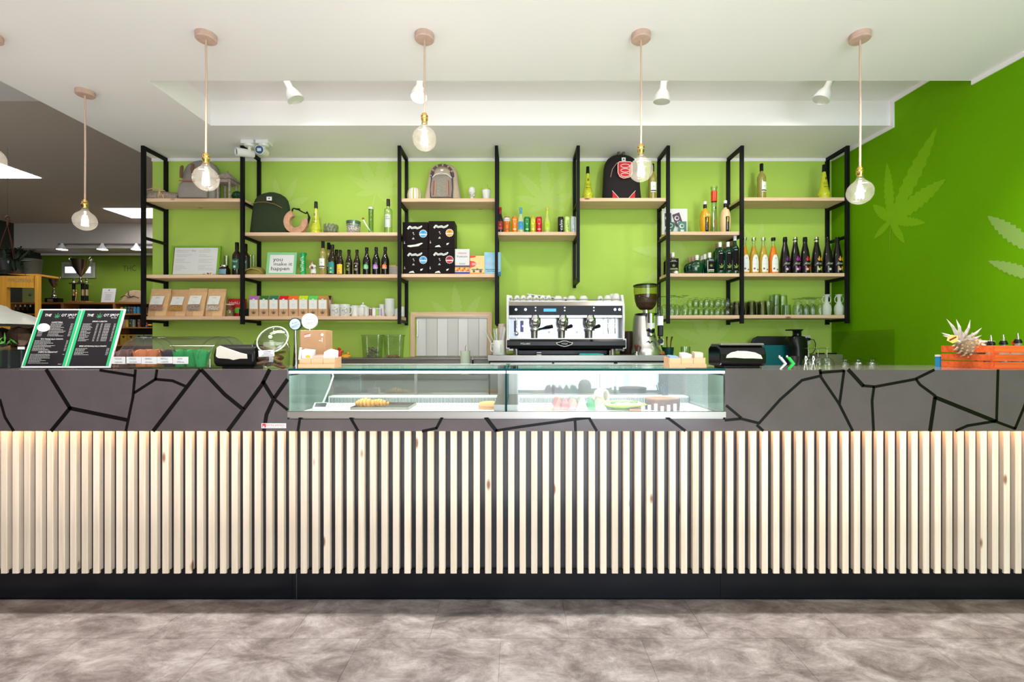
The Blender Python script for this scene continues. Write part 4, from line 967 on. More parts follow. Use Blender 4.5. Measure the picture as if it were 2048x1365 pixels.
# ---- white crockery
ORD = ['first', 'second', 'third', 'fourth', 'fifth', 'sixth', 'seventh', 'eighth', 'ninth', 'tenth', 'eleventh', 'twelfth']
def mug(px, lb, face=True, Dq=4.17, s='B3', r=.044, H_=None, hs=1, name='mug'):
    H_ = H_ or hh(609.5, s, Dq)
    t = T(name, lb, 'mug', at(px, s, Dq))
    MB().lathe([(r * .93, 0), (r, .004), (r, H_), (r * .94, H_), (r * .93, .006), (0, .006)], 28).build('body', china, t, smooth=40)
    MB().tube([(hs * r * .97, -.01, H_ * .8), (hs * (r + .020), -.014, H_ * .75), (hs * (r + .024), -.016, H_ * .5), (hs * (r + .016), -.014, H_ * .25), (hs * r * .97, -.01, H_ * .2)], .0055, 8).build('handle', china, t, smooth=60)
    if face:
        p = strip(circ(-.006, H_ * .46, .0065, 10)[:8], .003) + strip([(.010, H_ * .55), (.006, H_ * .42), (.018, H_ * .24), (.032, H_ * .3), (.036, H_ * .5), (.025, H_ * .6), (.016, H_ * .52)], .0022) + [circ(.006, H_ * .16, .003, 8), circ(.03, H_ * .62, .003, 8)] + strip([(.006, H_ * .78), (.012, H_ * .7), (.016, H_ * .8)], .0016)
        MB().flat(p, 0, r + .0005).build('drawing', ink, t)
    return t
mug(671, 'white mug with black line drawing right of the tea cartons')
mug(690.5, 'white mug with black line drawing, right one of the pair')
t = T('milk_jug', 'plain white jug with wide rim right of the drawn mugs', 'jug', at(710, 'B3', 4.19))
MB().lathe([(.030, 0), (.033, .01), (.028, .05), (.036, .10), (.033, .10), (.02, .02), (0, .01)], 24).build('body', china, t, smooth=50)
MB().tube([(-.032, 0, .09), (-.052, 0, .085), (-.052, 0, .045), (-.03, 0, .035)], .005, 8).build('handle', china, t, smooth=60)
t = T('teapot', 'white teapot with knobbed lid and spout on the bottom shelf', 'teapot', at(726, 'B3', 4.20))
MB().lathe([(.035, 0), (.045, .02), (.046, .05), (.040, .085), (.030, .09)], 24).build('body', china, t, smooth=50)
MB().lathe([(.040, .088), (.036, .098), (.012, .110), (.004, .114)], 24).build('lid', china, t, smooth=50)
MB().sphere((0, 0, .121), .009).build('knob', china, t, smooth=60)
MB().tube([(-.035, 0, .025), (-.058, 0, .04), (-.056, 0, .07), (-.064, 0, .085)], [.014, .011, .009, .007], 10).build('spout', china, t, smooth=60)
for px, D, lb in ((733, 4.15, 'small white cup in front of the teapot'),):
    t = T('cup', lb, 'cup', at(px, 'B3', D)); MB().lathe([(.016, 0), (.021, .012), (.021, .07), (.026, .085), (.023, .085), (.015, .01), (0, .008)], 20).build('body', china, t, smooth=50)
for i, (px, c_, n_) in enumerate(((741, (.30, .16, .12), 'brown'), (748, (.78, .78, .76), 'plain white'), (753.5, (.30, .62, .04), 'green'), (760, (.50, .42, .55), 'lilac'))):
    t = T('espresso_cup', 'small %s striped espresso cup left of the saucer stack' % n_ if n_ != 'plain white' else 'small plain white espresso cup between patterned ones', 'cup', at(px, 'B3', 4.20 - .03 * (i == 1)), 0, 'small patterned cups')
    MB().lathe([(.014, 0), (.0165, .005), (.0165, .078), (.014, .078), (.013, .01), (0, .01)], 18).build('body', china, t, smooth=50)
    MB().lathe([(.0170, .012), (.0170, .070)], 18, cap=False).build('pattern_band', mat('cup_band_' + n_, c_, .4), t, smooth=50)
def cupstack(px, D, n, r0, r1, hc, step, lb, sh='B3', tilt=0, m=china, rz=0):
    b = at(px, sh, D)
    for q in range(n):
        t = T('bowl_cup', lb + (', bottom cup' if q == 0 else ', top cup' if q == n - 1 else ', %s cup from the bottom' % ORD[q]), 'cup', (b[0] + tilt * q * step, b[1], b[2] + q * step), 0, 'stacked white cups ' + sh)
        MB().lathe([(r0, 0), (r1 * .9, hc * .5), (r1, hc), (r1 * .95, hc), (r0 * .9, .0035), (0, .0035)], 22).build('body', m, t, smooth=50)
cupstack(779.5, 4.16, 9, .028, .044, .050, .0135, 'white cup in the tall stack by the third post')
cupstack(766.5, 4.23, 7, .022, .028, .040, .0125, 'white cup in the short leaning stack', tilt=-.15)
mug(794, 'white cup left of the third frame post at the shelf end', False, 4.20, 'B3', .030, .072, -1, 'cup')
mug(803, 'white cup stack mate at the very end of the second bottom shelf', False, 4.19, 'B3', .026, .090, -1, 'cup')
# ---- third bay top
t = T('striped_vase', 'round white vase with olive yellow stripes, left end of the third bay top shelf', 'vase', at(829, 'C1', 4.17))
MB().lathe([(.056, 0), (.063, .02), (.064, .05), (.058, .085), (.045, .102), (.038, .100)], 28).build('body', china, t, smooth=50)
st = mat('olive_stripe', (.50, .42, .02), .4)
for q in range(7):
    a = -1.2 + q * .42; mb = MB(); pr = [(.0567, 0), (.0637, .02), (.0647, .05), (.0587, .085), (.0457, .102)]
    for r, z in pr: mb.v += [(r * sin(a - .09), -r * cos(a - .09), z), (r * sin(a + .09), -r * cos(a + .09), z)]
    mb.f = [(2 * i, 2 * i + 1, 2 * i + 3, 2 * i + 2) for i in range(4)]; mb.build('stripe', st if q % 2 else mat('grey_stripe', (.62, .60, .40), .4), t)
be = mat('beige_hemp', (.50, .40, .29), .95, noise=.08, nscale=150, bump=.6, bscale=300)
loc = at(886, 'C1', 4.20); Hb = hh(325, 'C1', 4.2)
t = backpack('beige hemp backpack with striped trim and lacing, top of the third bay', loc, 70 / F * 4.18, Hb, be, .16, .05,
    [(0, 1.02, .95), (.04, 1.06, 1), (.3, .95, .98), (.5, .88, .92), (.7, .84, .84), (.82, .78, .75), (.91, .62, .62), (.97, .4, .45), (1., .15, .2)])
stp = mat('woven_stripes', (.10, .06, .06), .9)
mb = MB(); arc = []
for q in range(13):
    a = pi * (1.02 - 1.04 * q / 12); arc.append((.098 * cos(a), .215 + .100 * sin(a)))
mb = MB(); mb.tube([(x, -.048 - .0 * z, z) for x, z in arc], .011, 8); mb.build('striped_trim', stp, t, smooth=60)
mb = MB()
for q in range(0, 12, 2): mb.tube([(arc[q][0] * 1.0, -.0480, arc[q][1]), ((arc[q][0] + arc[q + 1][0]) / 2, -.048, (arc[q][1] + arc[q + 1][1]) / 2)], .0118, 8)
mb.build('trim_stripe', mat('blue_orange_weave', (.42, .30, .22), .9), t, smooth=60)
MB().loft([(-.0, -.085, .010, .102, .02, 4), (0, -.078, .09, .098, .022, 4), (0, -.066, .17, .090, .022, 4), (0, -.058, .21, .075, .018, 3), (0, -.050, .222, .04, .006, 3)], 28).build('front_pocket', mat('grey_weave', (.26, .23, .19), .95, noise=.3, nscale=200), t, smooth=60)
for s_ in (-1, 1):
    MB().add([(s_ * .045, -.1085, .02), (s_ * .085, -.106, .02), (s_ * .078, -.094, .155), (s_ * .045, -.094, .165)], [(0, 1, 2, 3)] if s_ > 0 else [(3, 2, 1, 0)]).build('striped_panel', mat('brown_stripes', (.30, .17, .13), .9), t)
    for q in (0, 1): MB().tube([(s_ * (.055 + q * .014), -.1085, .022), (s_ * (.053 + q * .011), -.0955, .158)], .0016, 5).build('stripe', ink if q else mat('beige_hemp'), t)
    MB().tube([(s_ * .094, -.10, .012), (s_ * .098, -.082, .10), (s_ * .092, -.06, .20), (s_ * .075, -.05, .25)], .006, 8).build('piping', mat('navy_piping', (.05, .04, .08), .8), t)
mb = MB()
for q in range(4):
    z = .035 + q * .032; y = -.1095 + z * .085; mb.tube([(-.036, y, z), (0, y - .002, z + .012), (.036, y, z), (0, y - .002, z - .012)], .0018, 6, closed=True)
mb.build('lacing', paper, t)
MB().box(-.012, .012, -.062, -.057, .252, .272).build('patch', paper, t)
MB().tube([(-.085, -.070, .195), (-.05, -.075, .222), (0, -.077, .232), (.05, -.074, .222), (.09, -.066, .19)], .004, 6).build('zip', paper, t)
MB().box(.09, .15, -.085, -.03, 0.0002, .004).build('loose_strap', tanb, t)
t = T('head_bust', 'white ceramic head on a round foot beside the patterned backpack', 'ornament', at(944, 'C1', 4.18))
MB().lathe([(.036, 0), (.036, .006), (.016, .018), (.012, .032), (.024, .038), (.014, .048)], 24).build('foot', china, t, smooth=50)
MB().sphere((0, 0, .088), .036, 20, 14, (.9, 1, 1.1)).sphere((-.012, -.030, .075), .011, 10, 8).sphere((-.014, -.038, .085), .006, 8, 6, (1, 1, 1.5)).sphere((.012, .01, .055), .016, 10, 8).build('head', china, t, smooth=70)
t = T('ceramic_jug', 'small white jug with green glazed neck beside the fourth frame post', 'jug', at(973, 'C1', 4.18))
MB().lathe([(.028, 0), (.030, .004), (.040, .085), (.040, .092)], 24).build('body', china, t, smooth=40)
lg = mat('lime_glaze', (.38, .52, .10), .3)
MB().lathe([(.0395, .090), (.036, .108), (.016, .122), (.010, .126), (.010, .142), (.012, .144)], 24).build('neck', lg, t, smooth=50)
MB().tube([(.012, 0, .13), (.034, 0, .135), (.040, 0, .118), (.033, 0, .102)], .003, 8).build('handle', lg, t, smooth=60)
# ---- third bay bottom: four black cartons
blc = mat('black_carton', (.008, .004, .004), .5, spec=.12)
def crate(px0, px1, y0, zb, lb, badge, bc, Dq=4.14):
    w_ = (px1 - px0) / F * Dq; H_ = PZ(y0, Dq) - zb
    t = T('capsule_carton', lb, 'box', ((PX(px0, Dq) + PX(px1, Dq)) / 2, Dq, zb), 0, None)
    MB().box(-w_ / 2, w_ / 2, 0, .17, 0, H_).build('carton', blc, t, bevel=.002)
    sc = mat('cream_script', (.75, .80, .74), .5)
    zz = H_ - .042
    MB().flat(strip([(-.066, zz - .018), (-.05, zz), (-.03, zz - .012), (.0, zz - .006), (.02, zz - .014), (.045, zz - .004), (.058, zz + .006)], [.016, .020, .016, .020, .016, .018, .010]), -.0005).build('script_ground', sc, t)
    MB().flat(strip([(-.058, zz - .016), (-.048, zz - .004), (-.040, zz - .012), (-.030, zz - .008), (-.02, zz - .012), (-.008, zz - .006), (.004, zz - .010), (.02, zz - .012), (.034, zz - .006), (.05, zz - .001)], .0028), -.001).build('script', ink, t)
    MB().flat([star(w_ * .31, H_ * .57, .037, 14, .90)], -.0006).build('badge', paper, t)
    MB().flat([circ(w_ * .31, H_ * .57, .031, 20)], -.0010).build('badge_ring', mat('badge_' + bc[0], bc[1], .5), t)
    MB().flat([rect(w_ * .31 - .029, w_ * .31 + .029, H_ * .57 - .012, H_ * .57 - .002)], -.0014).build('badge_band', paper, t)
    MB().flat(tpolys('50', w_ * .31, H_ * .57 + .012, .020), -.0014).build('badge_number', ink, t)
    MB().flat(
        [rect(-w_ / 2 + .012, -w_ / 2 + .024, .048, .053), [(-w_ / 2 + .014, .056), (-w_ / 2 + .020, .056), (-w_ / 2 + .017, .074)]] + ([[(-.07, .022), (-.045, .016), (.03, .026), (.07, .052), (.055, .056), (0, .040), (-.07, .032)]] if badge == 'stroke' else [[(-.06, .012), (-.03, .014), (-.005, .012), (-.02, .032), (-.05, .024)], [(.045, .03), (.06, .036), (.07, .052), (.045, .046)]]), -.0008).build('white_print', sc, t)
    MB().flat([circ(-.018, H_ * .60, .006, 8), circ(-.012, H_ * .54, .005, 8), [(-.03, H_ * .36), (-.005, H_ * .36), (-.017, H_ * .44)]], -.0008).build('grey_print', mat('grey_print', (.5, .5, .5), .5), t)
    return H_
zc = SH['C2'] + .0004
h1 = crate(805.5, 856, 498.5, zc, 'black capsule carton with blue badge, lower left of four', 'x', ('blue', (.06, .36, .72)))
h2 = crate(856.5, 909, 497.5, zc, 'black capsule carton with dark red badge, lower right of four', 'x', ('wine', (.42, .01, .03)))
crate(805, 856, 444.5, zc + h1 + .0006, 'black capsule carton with blue badge and white brush stroke, upper left of four', 'stroke', ('blue', (.06, .36, .72)))
crate(857, 909, 442.5, zc + h2 + .0006, 'black capsule carton with orange badge, upper right of four', 'x', ('orange', (.85, .32, .03)))
t = T('sugar_carton', 'white carton with red lettering and fruit print right of the black cartons', 'box', at(924.5, 'C2', 4.15)); w_, H_ = 29 / F * 4.15, hh(498.5, 'C2', 4.15)
MB().box(-w_ / 2, w_ / 2, 0, .10, 0, H_).build('carton', paper, t)
MB().flat([rect(-w_ / 2, w_ / 2, 0, .022)], -.0004).build('blue_base', mat('blue_print', (.02, .02, .30), .5), t)
MB().flat([rect(-w_ / 2, w_ / 2, .064, .082)], -.0004).build('dark_slot', mat('slot', (.09, .06, .08), .5), t)
for q in range(16): MB().flat([circ(-.055 + (q % 8) * .0155, .034 + (q // 8) * .016 + .003 * (q % 3), .010, 10)], -.0006 - q * .00005).build('fruit_print', [mat('fruit_orange', (.85, .28, .02), .5), mat('fruit_red', (.72, .04, .02), .5), mat('fruit_yellow', (.85, .55, .04), .5)][q % 3], t)
MB().flat(tpolys('ristora', 0, H_ - .035, .028, wfit=.075), -.0005).build('lettering', red, t)
MB().flat(tpolys('fruttosio', 0, H_ - .066, .026, wfit=.095) + [rect(-.03, .03, .098, .1), rect(-.025, .025, .091, .093)], -.0005).build('lettering', mat('navy_print', (.05, .05, .12), .5), t)
t = T('sugar_box', 'yellow and red patterned carton between white and blue cartons', 'box', at(954.5, 'C2', 4.16)); w_, H_ = 29 / F * 4.16, hh(512, 'C2', 4.16)
MB().box(-w_ / 2, w_ / 2, 0, .08, 0, H_).build('carton', mat('pale_yellow', (.86, .62, .26), .5), t)
MB().flat([[(-w_ / 2, .06), (-.02, .075), (.0, .10), (-.03, .12), (-w_ / 2, .125)], [(-w_ / 2, H_ - .02), (-.02, H_ - .015), (-.01, H_), (-w_ / 2, H_)]], -.0004).build('red_print', mat('vermilion', (.78, .06, .02), .5), t)
MB().flat([rect(-w_ / 2, w_ / 2, 0, .018)], -.0005).build('orange_base', mat('fruit_orange'), t)
MB().flat([rect(-.05, .05, .042, .050), star(0, .048, .014, 5, .5), circ(-.03, .030, .011), circ(.03, .030, .013)], -.0008).build('dark_print', mat('slate_print', (.10, .10, .13), .5), t)
MB().flat([rect(-.048, .0, .098, .104), rect(-.048, .004, .086, .092)], -.0009).build('lettering', paper, t)
t = T('sweetener_box', 'light blue carton with pink lettering beside the fourth frame post', 'box', at(985, 'C2', 4.17)); w_, H_ = .150, hh(505, 'C2', 4.17)
MB().box(-w_ / 2, w_ / 2, 0, .09, 0, H_).build('carton', mat('sky_carton', (.33, .62, .80), .5, noise=.15, nscale=8), t)
MB().flat(tpolys('SNELLO', -.024, H_ * .50, .030, wfit=.09, shear=.2), -.0005).build('lettering', mat('pink_print', (.55, .40, .60), .5), t)
MB().flat([rect(-w_ / 2 + .012, w_ / 2 - .02, .046, .051), rect(-.05, .03, .032, .036)], -.0005).build('small_lettering', mat('navy_print'), t)
MB().flat([[(.02, 0), (w_ / 2, 0), (w_ / 2, .03), (.04, .02)]], -.0006).build('blue_corner', mat('cobalt', (.01, .16, .48), .5), t)
# ---- fifth bay: black and red backpack
bk = mat('black_canvas', (.008, .005, .006), .9)
rd = mat('red_cloth', (.55, .012, .014), .8)
loc = at(1243, 'E1', 4.20); Hb = hh(307, 'E1', 4.2)
t = backpack('black backpack with red laced pocket above the coffee machine', loc, 74 / F * 4.18, Hb, bk, .17, .04)
MB().tube([(-.02, .02, Hb - .02), (-.02, .02, Hb + .035), (.0, .02, Hb + .052), (.022, .02, Hb + .042), (.026, .02, Hb - .02)], .012, 8).build('top_handle', mat('brown_handle', (.12, .08, .05), .8), t, smooth=60)
rp = [(-.052, .31), (-.04, .322), (.06, .322), (.075, .31), (.075, .215), (.05, .185), (.0, .175), (-.035, .19), (-.052, .225)]
yb_ = -.079
MB().prism([(x - .0, z) for x, z in rp][::-1], yb_ - .010, yb_ + .02).build('laced_pocket', rd, t, bevel=.002)
mb = MB()
mb.tube([(x, yb_ - .012, z) for x, z in rp], .003, 6, closed=True)
for q in range(3):
    z = .205 + q * .040; mb.tube([(.012 + .040 * cos(a), yb_ - .013, z + .016 * sin(a)) for a in [2 * pi * i / 12 for i in range(12)]], .0028, 6, closed=True)
mb.build('lacing', paper, t)
for s_ in (-1, 1):
    p_ = [(s_ * .10, .0), (s_ * .045, .0), (s_ * .10, .062)]
    MB().prism(p_ if s_ < 0 else p_[::-1], -.092, -.070).build('red_corner', rd, t)
    MB().tube([(s_ * .104, -.093, .064), (s_ * .045, -.093, .0)], .0022, 6).build('corner_piping', paper, t)
MB().box(-.012, .022, -.066, -.058, .338, .370).build('patch', paper, t)
MB().flat([star(.005, .354, .010, 5, .5)], -.0665).build('emblem', ink, t)
MB().tube([(-.115, -.075, .19), (-.10, -.082, .26), (-.06, -.078, .315), (0, -.074, .335), (.06, -.07, .33)], .0022, 6).build('piping', mat('pink_piping', (.6, .3, .25), .7), t)
# ---------------------------------------------------------------- sixth bay
t = T('card_display', 'open white display box with four printed cards on the sixth bay top board', 'display', at(1354, 'F1', 4.16)); w_, H_ = 51 / F * 4.2, hh(416.5, 'F1', 4.2)
MB().box(-w_ / 2 - .0, w_ / 2, .06, .066, 0, H_).build('back_board', paper, t)
MB().box(-w_ / 2 + .03, w_ / 2 + .015, -.03, .06, 0, .006).build('tray', mat('teal_board', (.10, .20, .18), .5), t)
def card(cx, cz, w, h, rot, colr, n_):
    c, s_ = cos(rot), sin(rot); R = lambda P: [(cx + x * c - z * s_, cz + x * s_ + z * c) for x, z in P]
    y = .056 - card.k * .006; card.k += 1
    o = MB().prism(R(rect(-w / 2, w / 2, -h / 2, h / 2)), y, y + .003).build('card', mat('card_' + n_, colr, .5), t)
    MB().flat([R(circ(-.005, .015, .021, 16))], y - .0004).flat([R(rect(-.016, .014, -h / 2 + .004, -.018))], y - .0004).build('card_print', paper, o)
    MB().flat([R(circ(-.002, .016, .014, 12))], y - .0008).build('card_ink', mat('card_' + n_), o)
card.k = 0
card(-.062, .135, .06, .12, .03, (.02, .06, .05), 'dark'); card(.025, .135, .066, .115, .33, (.09, .03, .07), 'plum'); card(-.045, .062, .07, .105, -.35, (.02, .13, .07), 'green'); card(.062, .058, .074, .112, 0, (.06, .19, .14), 'teal')
amber = mat('amber_liqueur', (.72, .38, .01), .12, coat=.5); beige = mat('cream_liqueur', (.80, .58, .30), .2, coat=.4)
def fat(px, lb, m, y=403.5):
    Hh = hh(y, 'F1'); k = Hh / .27
    t = bottle('liqueur_bottle', lb, 'bottle', at(px, 'F1'), [(.032, 0), (.034, .004), (.042, .06), (.044, .105), (.040, .155), (.030, .190), (.014, .202), (.013, .212)], m, blackp, (.0145, .21, .0145, .245), 'hemp cream liqueurs', k)
    MB().lathe([(.0140 * k, .240 * k), (.0142 * k, .268 * k), (.011 * k, .27 * k)], 14).build('stopper', whitep, t)
    MB().patch(.030, .004 * k, .128 * k, .0450 * k).build('label_sheet', ink, t)
    MB().flat(tpolys('CANAPA', -.003, .062 * k, .013, rot=pi / 2, wfit=.085 * k), 0, .0456 * k).build('lettering', paper, t)
    MB().flat([rect(-.004, .005, .085 * k, .122 * k)], 0, .0460 * k).build('yellow_mark', mat('yellow_print', (.8, .6, .02), .5), t)
    if m is amber: MB().flat([star(.022, .145 * k, .014, 8, .8)], 0, .0440 * k).build('flower_mark', mat('peach_print', (.85, .55, .2), .5), t)
fat(1410, 'amber liqueur bottle with black upright label left of the glass pipe', amber)
fat(1450.5, 'cream coloured liqueur bottle with black upright label right of the glass pipe', beige, 401.5)
t = T('glass_pipe', 'tall straight glass pipe with red bands between amber and cream bottles', 'glass pipe', at(1428, 'F1', 4.18)); Hh = hh(374, 'F1', 4.18)
MB().lathe([(.030, 0), (.032, .006), (.028, .02), (.026, .15), (.022, .17), (.025, Hh * .92), (.030, Hh - .012), (.030, Hh), (.027, Hh), (.020, Hh * .9), (.018, .02)], 24, cap=False).build('body', glass, t, smooth=50)
rg = mat('red_glass_band', (.78, .05, .01), .25)
MB().lathe([(.0262, Hh * .68), (.0268, Hh * .90)], 24, cap=False).build('red_band', rg, t, smooth=60)
MB().flat(tpolys('HASH', 0, .085, .018, rot=pi / 2, wfit=.07), 0, .0275).build('lettering', rg, t)
MB().flat([circ(.003, Hh * .535, .011, 16)], 0, .0272).build('emblem', mat('dark_green_ink', (.02, .06, .03), .5), t)
MB().tube([(0, 0, .02), (0, 0, .2)], .006, 8).build('inner_stem', clear('glass_stem', (.85, .8, .75), (.5, .3, .25), .15), t)
# gin row
lab = mat('dark_label', (.010, .006, .008), .6, spec=.1); lf = mat('leaf_green_print', (.28, .48, .08), .5)
cork = mat('cork', (.45, .27, .16), .8)
def flask(px, D, lb, front):
    t = T('gin_flask', lb, 'bottle', at(px, 'F2', D), 0, 'flat black gin flasks'); H_ = hh(517.5, 'F2', 4.15)
    MB().box(-.046, .046, -.020, .020, 0, H_).build('body', blackb, t, bevel=.006)
    MB().lathe([(.013, H_ - .001), (.013, H_ + .02)], 14).build('neck', glass, t)
    MB().lathe([(.0135, H_ + .012), (.0135, H_ + .052), (.011, H_ + .054)], 14).build('seal', whitep if front else cork, t)
    if front:
        MB().flat([rect(-.042, .040, .028, H_ - .012)], -.0206).build('label_sheet', lab, t)
        MB().flat(cleaf(0, .066, .026, 0, 7, 0, .16), -.0210).build('leaf_emblem', lf, t)
        MB().flat(tpolys('CANNABIS', 0, .046, .013, wfit=.07) + tpolys('BLEND', 0, H_ - .020, .012) + [rect(-.04, .03, H_ - .031, H_ - .029)], -.0210).build('lettering', paper, t)
        MB().flat([rect(-.041, .039, .036, .040)], -.0210).build('green_rule', lf, t)
flask(1346, 4.15, 'flat black gin flask with leaf label behind the sixth frame post, front one', True)
for q, D in enumerate((4.20, 4.245, 4.29)): flask(1342 - q * 2, D, 'plain flat black gin flask, %s behind the labelled one' % ('directly', 'second', 'third')[q], False)
def rnd(px, D, lb, front):
    t = T('gin_flask', lb, 'bottle', at(px, 'F2', D), 0, 'round green gin flasks'); M = Matrix.Diagonal((1, .5, 1, 1))
    MB().lathe([(.030, 0), (.045, .012), (.056, .038), (.060, .062), (.056, .088), (.042, .108), (.020, .118), (.014, .126), (.014, .138)], 28, M).build('body', grn, t, smooth=50)
    MB().lathe([(.0145, .124), (.0145, .134), (.012, .136), (.0165, .138), (.0165, .168), (.012, .17)], 16).build('seal', whitep if front else cork, t, smooth=40)
    if front:
        MB().flat(cleaf(0, .062, .022, 0, 7, 0, .16), 0, .0605, M).build('leaf_emblem', lf, t)
        MB().flat(tpolys('GIN', 0, .094, .010), 0, .0565, M).build('lettering', mat('pale_pink_print', (.7, .55, .55), .5), t)
rnd(1394, 4.150, 'round green gin flask with white seal and leaf, front one', True)
rnd(1386, 4.215, 'round green gin flask behind the front round one', False); rnd(1380, 4.280, 'rearmost round green gin flask', False)
def sq(px, D, lb, front):
    t = T('gin_bottle', lb, 'bottle', at(px, 'F2', D), 0, 'square green gin bottles'); H_ = .145
    MB().loft([(0, 0, 0, .034, .030, 8), (0, 0, H_ - .012, .034, .030, 8), (0, 0, H_ - .004, .028, .025, 5), (0, 0, H_, .014, .014, 2), (0, 0, H_ + .006, .013, .013, 2)], 28).build('body', grn, t, smooth=40)
    MB().lathe([(.0145, H_), (.015, H_ + .045), (.012, H_ + .047)], 14).build('seal', whitep, t, smooth=40)
    if front:
        MB().flat([rect(-.022, .029, .032, H_ - .030)], -.0306).build('label_sheet', lab, t)
        MB().flat([rect(-.031, -.026, .022, H_ - .026), rect(-.022, .028, .028, .036)] + tpolys('GIN', .002, H_ - .022, .014, wfit=.036) + [rect(-.022, .028, H_ - .033, H_ - .0315)], -.031).build('lettering', paper, t)
        MB().flat(cleaf(.003, .065, .024, 0, 7, 0, .16), -.031).build('leaf_emblem', lf, t)
        MB().flat([rect(-.022, .028, .017, .021)], -.031).build('orange_rule', mat('peach_print'), t)
sq(1419, 4.15, 'square green gin bottle with white lettered label, front of its row', True)
sq(1410, 4.222, 'square green gin bottle behind the lettered one', False); sq(1404, 4.295, 'rearmost square green gin bottle', False)
def tall(px, D, lb, front, y, r=.040, neck=.03):
    t = T('gin_bottle', lb, 'bottle', at(px, 'F2', D), 0, 'round shouldered green gin bottles'); H_ = hh(y, 'F2', D)
    b_ = H_ - .04 - neck
    MB().lathe([(r * .95, 0), (r, .004), (r, b_ - .02), (r * .85, b_ - .004), (r * .5, b_ + .008), (.0125, b_ + .012 + neck * .3), (.012, H_ - .03)], 24).build('body', grn, t, smooth=50)
    MB().lathe([(.0145, H_ - .045), (.0155, H_), (.012, H_ + .001)], 14).build('seal', whitep if front else cork, t, smooth=40)
    if front:
        MB().patch(.058, .022, b_ - .025, r + .0005).build('label_sheet', lab, t)
        MB().flat(cleaf(.002, .050, .042, .15, 4, 0, .15, False), 0, r + .001).build('leaf_emblem', lf, t)
        MB().flat(tpolys('VODKA CANNABIS', .025, .075, .010, rot=pi / 2, wfit=.085) + [rect(-.018, .010, .022, .0235)], 0, r + .0011).build('lettering', paper, t)
        MB().flat([rect(-.018, .006, b_ - .040, b_ - .034)], 0, r + .001).build('grey_rule', mat('grey_print'), t)
tall(1440, 4.15, 'round shouldered green gin bottle with leaf label, left of three', True, 485)
tall(1434, 4.235, 'round shouldered green bottle behind the left leaf labelled one', False, 488)
tall(1456, 4.15, 'round shouldered green gin bottle with leaf label, middle of three', True, 484.5)
tall(1449.5, 4.235, 'round shouldered green bottle behind the middle leaf labelled one', False, 488.5)
tall(1470, 4.15, 'tall necked green bottle with leaf label beside the seventh frame post', True, 472, .034, .055)
tall(1463.5, 4.235, 'tall necked green bottle behind the one by the seventh post', False, 483, .034, .055)
# seventh bay middle board
def oval(px, lb, colr, n_, capc):
    H_ = hh(475.5, 'G2', 4.165); k = H_ / .31
    t = bottle('amber_bottle', lb, 'bottle', at(px, 'G2', 4.165), [(.036, 0), (.0395, .006), (.0385, .10), (.034, .15), (.022, .20), (.0145, .235)], mat('liq_' + n_, colr, .1, coat=.6), capc, (.0175, .282, .0175, .308), 'liqueurs with white oval labels', k)
    MB().lathe([(.0146 * k, .2349 * k), (.0125 * k, .25 * k), (.0125 * k, .284 * k)], 16).build('neck', glass, t, smooth=50)
    mb = MB()
    for z0, z1, w0, w1 in ((.012, .05, .054, .060), (.05, .10, .060, .058), (.10, .135, .058, .044), (.135, .158, .044, .022)):
        r0_ = lambda z: .0405 if z < .10 else .0405 - (z - .10) * .10
        for q in range(8):
            f0, f1 = -.5 + q / 8, -.5 + (q + 1) / 8; V = []
            for f, (z, w) in ((f0, (z0, w0)), (f1, (z0, w0)), (f1, (z1, w1)), (f0, (z1, w1))):
                r = r0_(z) * k; a = f * w * k / r; V.append((r * sin(a), -r * cos(a), z * k))
            mb.add(V, [(0, 1, 2, 3)])
    mb.build('label_sheet', labw, t)
    MB().flat([rect(-.026, .026, .0785 * k, .0795 * k), circ(.0, .128 * k, .006)], 0, .0414 * k).build('rule', mat('grey_print'), t)
    MB().flat([circ(-.014, .040 * k, .009, 12), circ(.016, .032 * k, .008, 10)], 0, .0414 * k).build('fruit_mark', mat('mark_' + n_, (.30, .12, .08), .5), t)
oval(1489, 'amber liqueur bottle with oval label half behind the seventh frame post', (.65, .30, .01), 'gold', silver)
oval(1507.5, 'golden liqueur bottle with oval label, second from the seventh post', (.52, .29, .02), 'honey', silver)
oval(1526.5, 'olive gold liqueur bottle with oval label, third from the seventh post', (.50, .33, .03), 'olive', silver)
oval(1546.5, 'orange liqueur bottle with oval label and black cap', (.75, .20, .01), 'orange2', blackp)
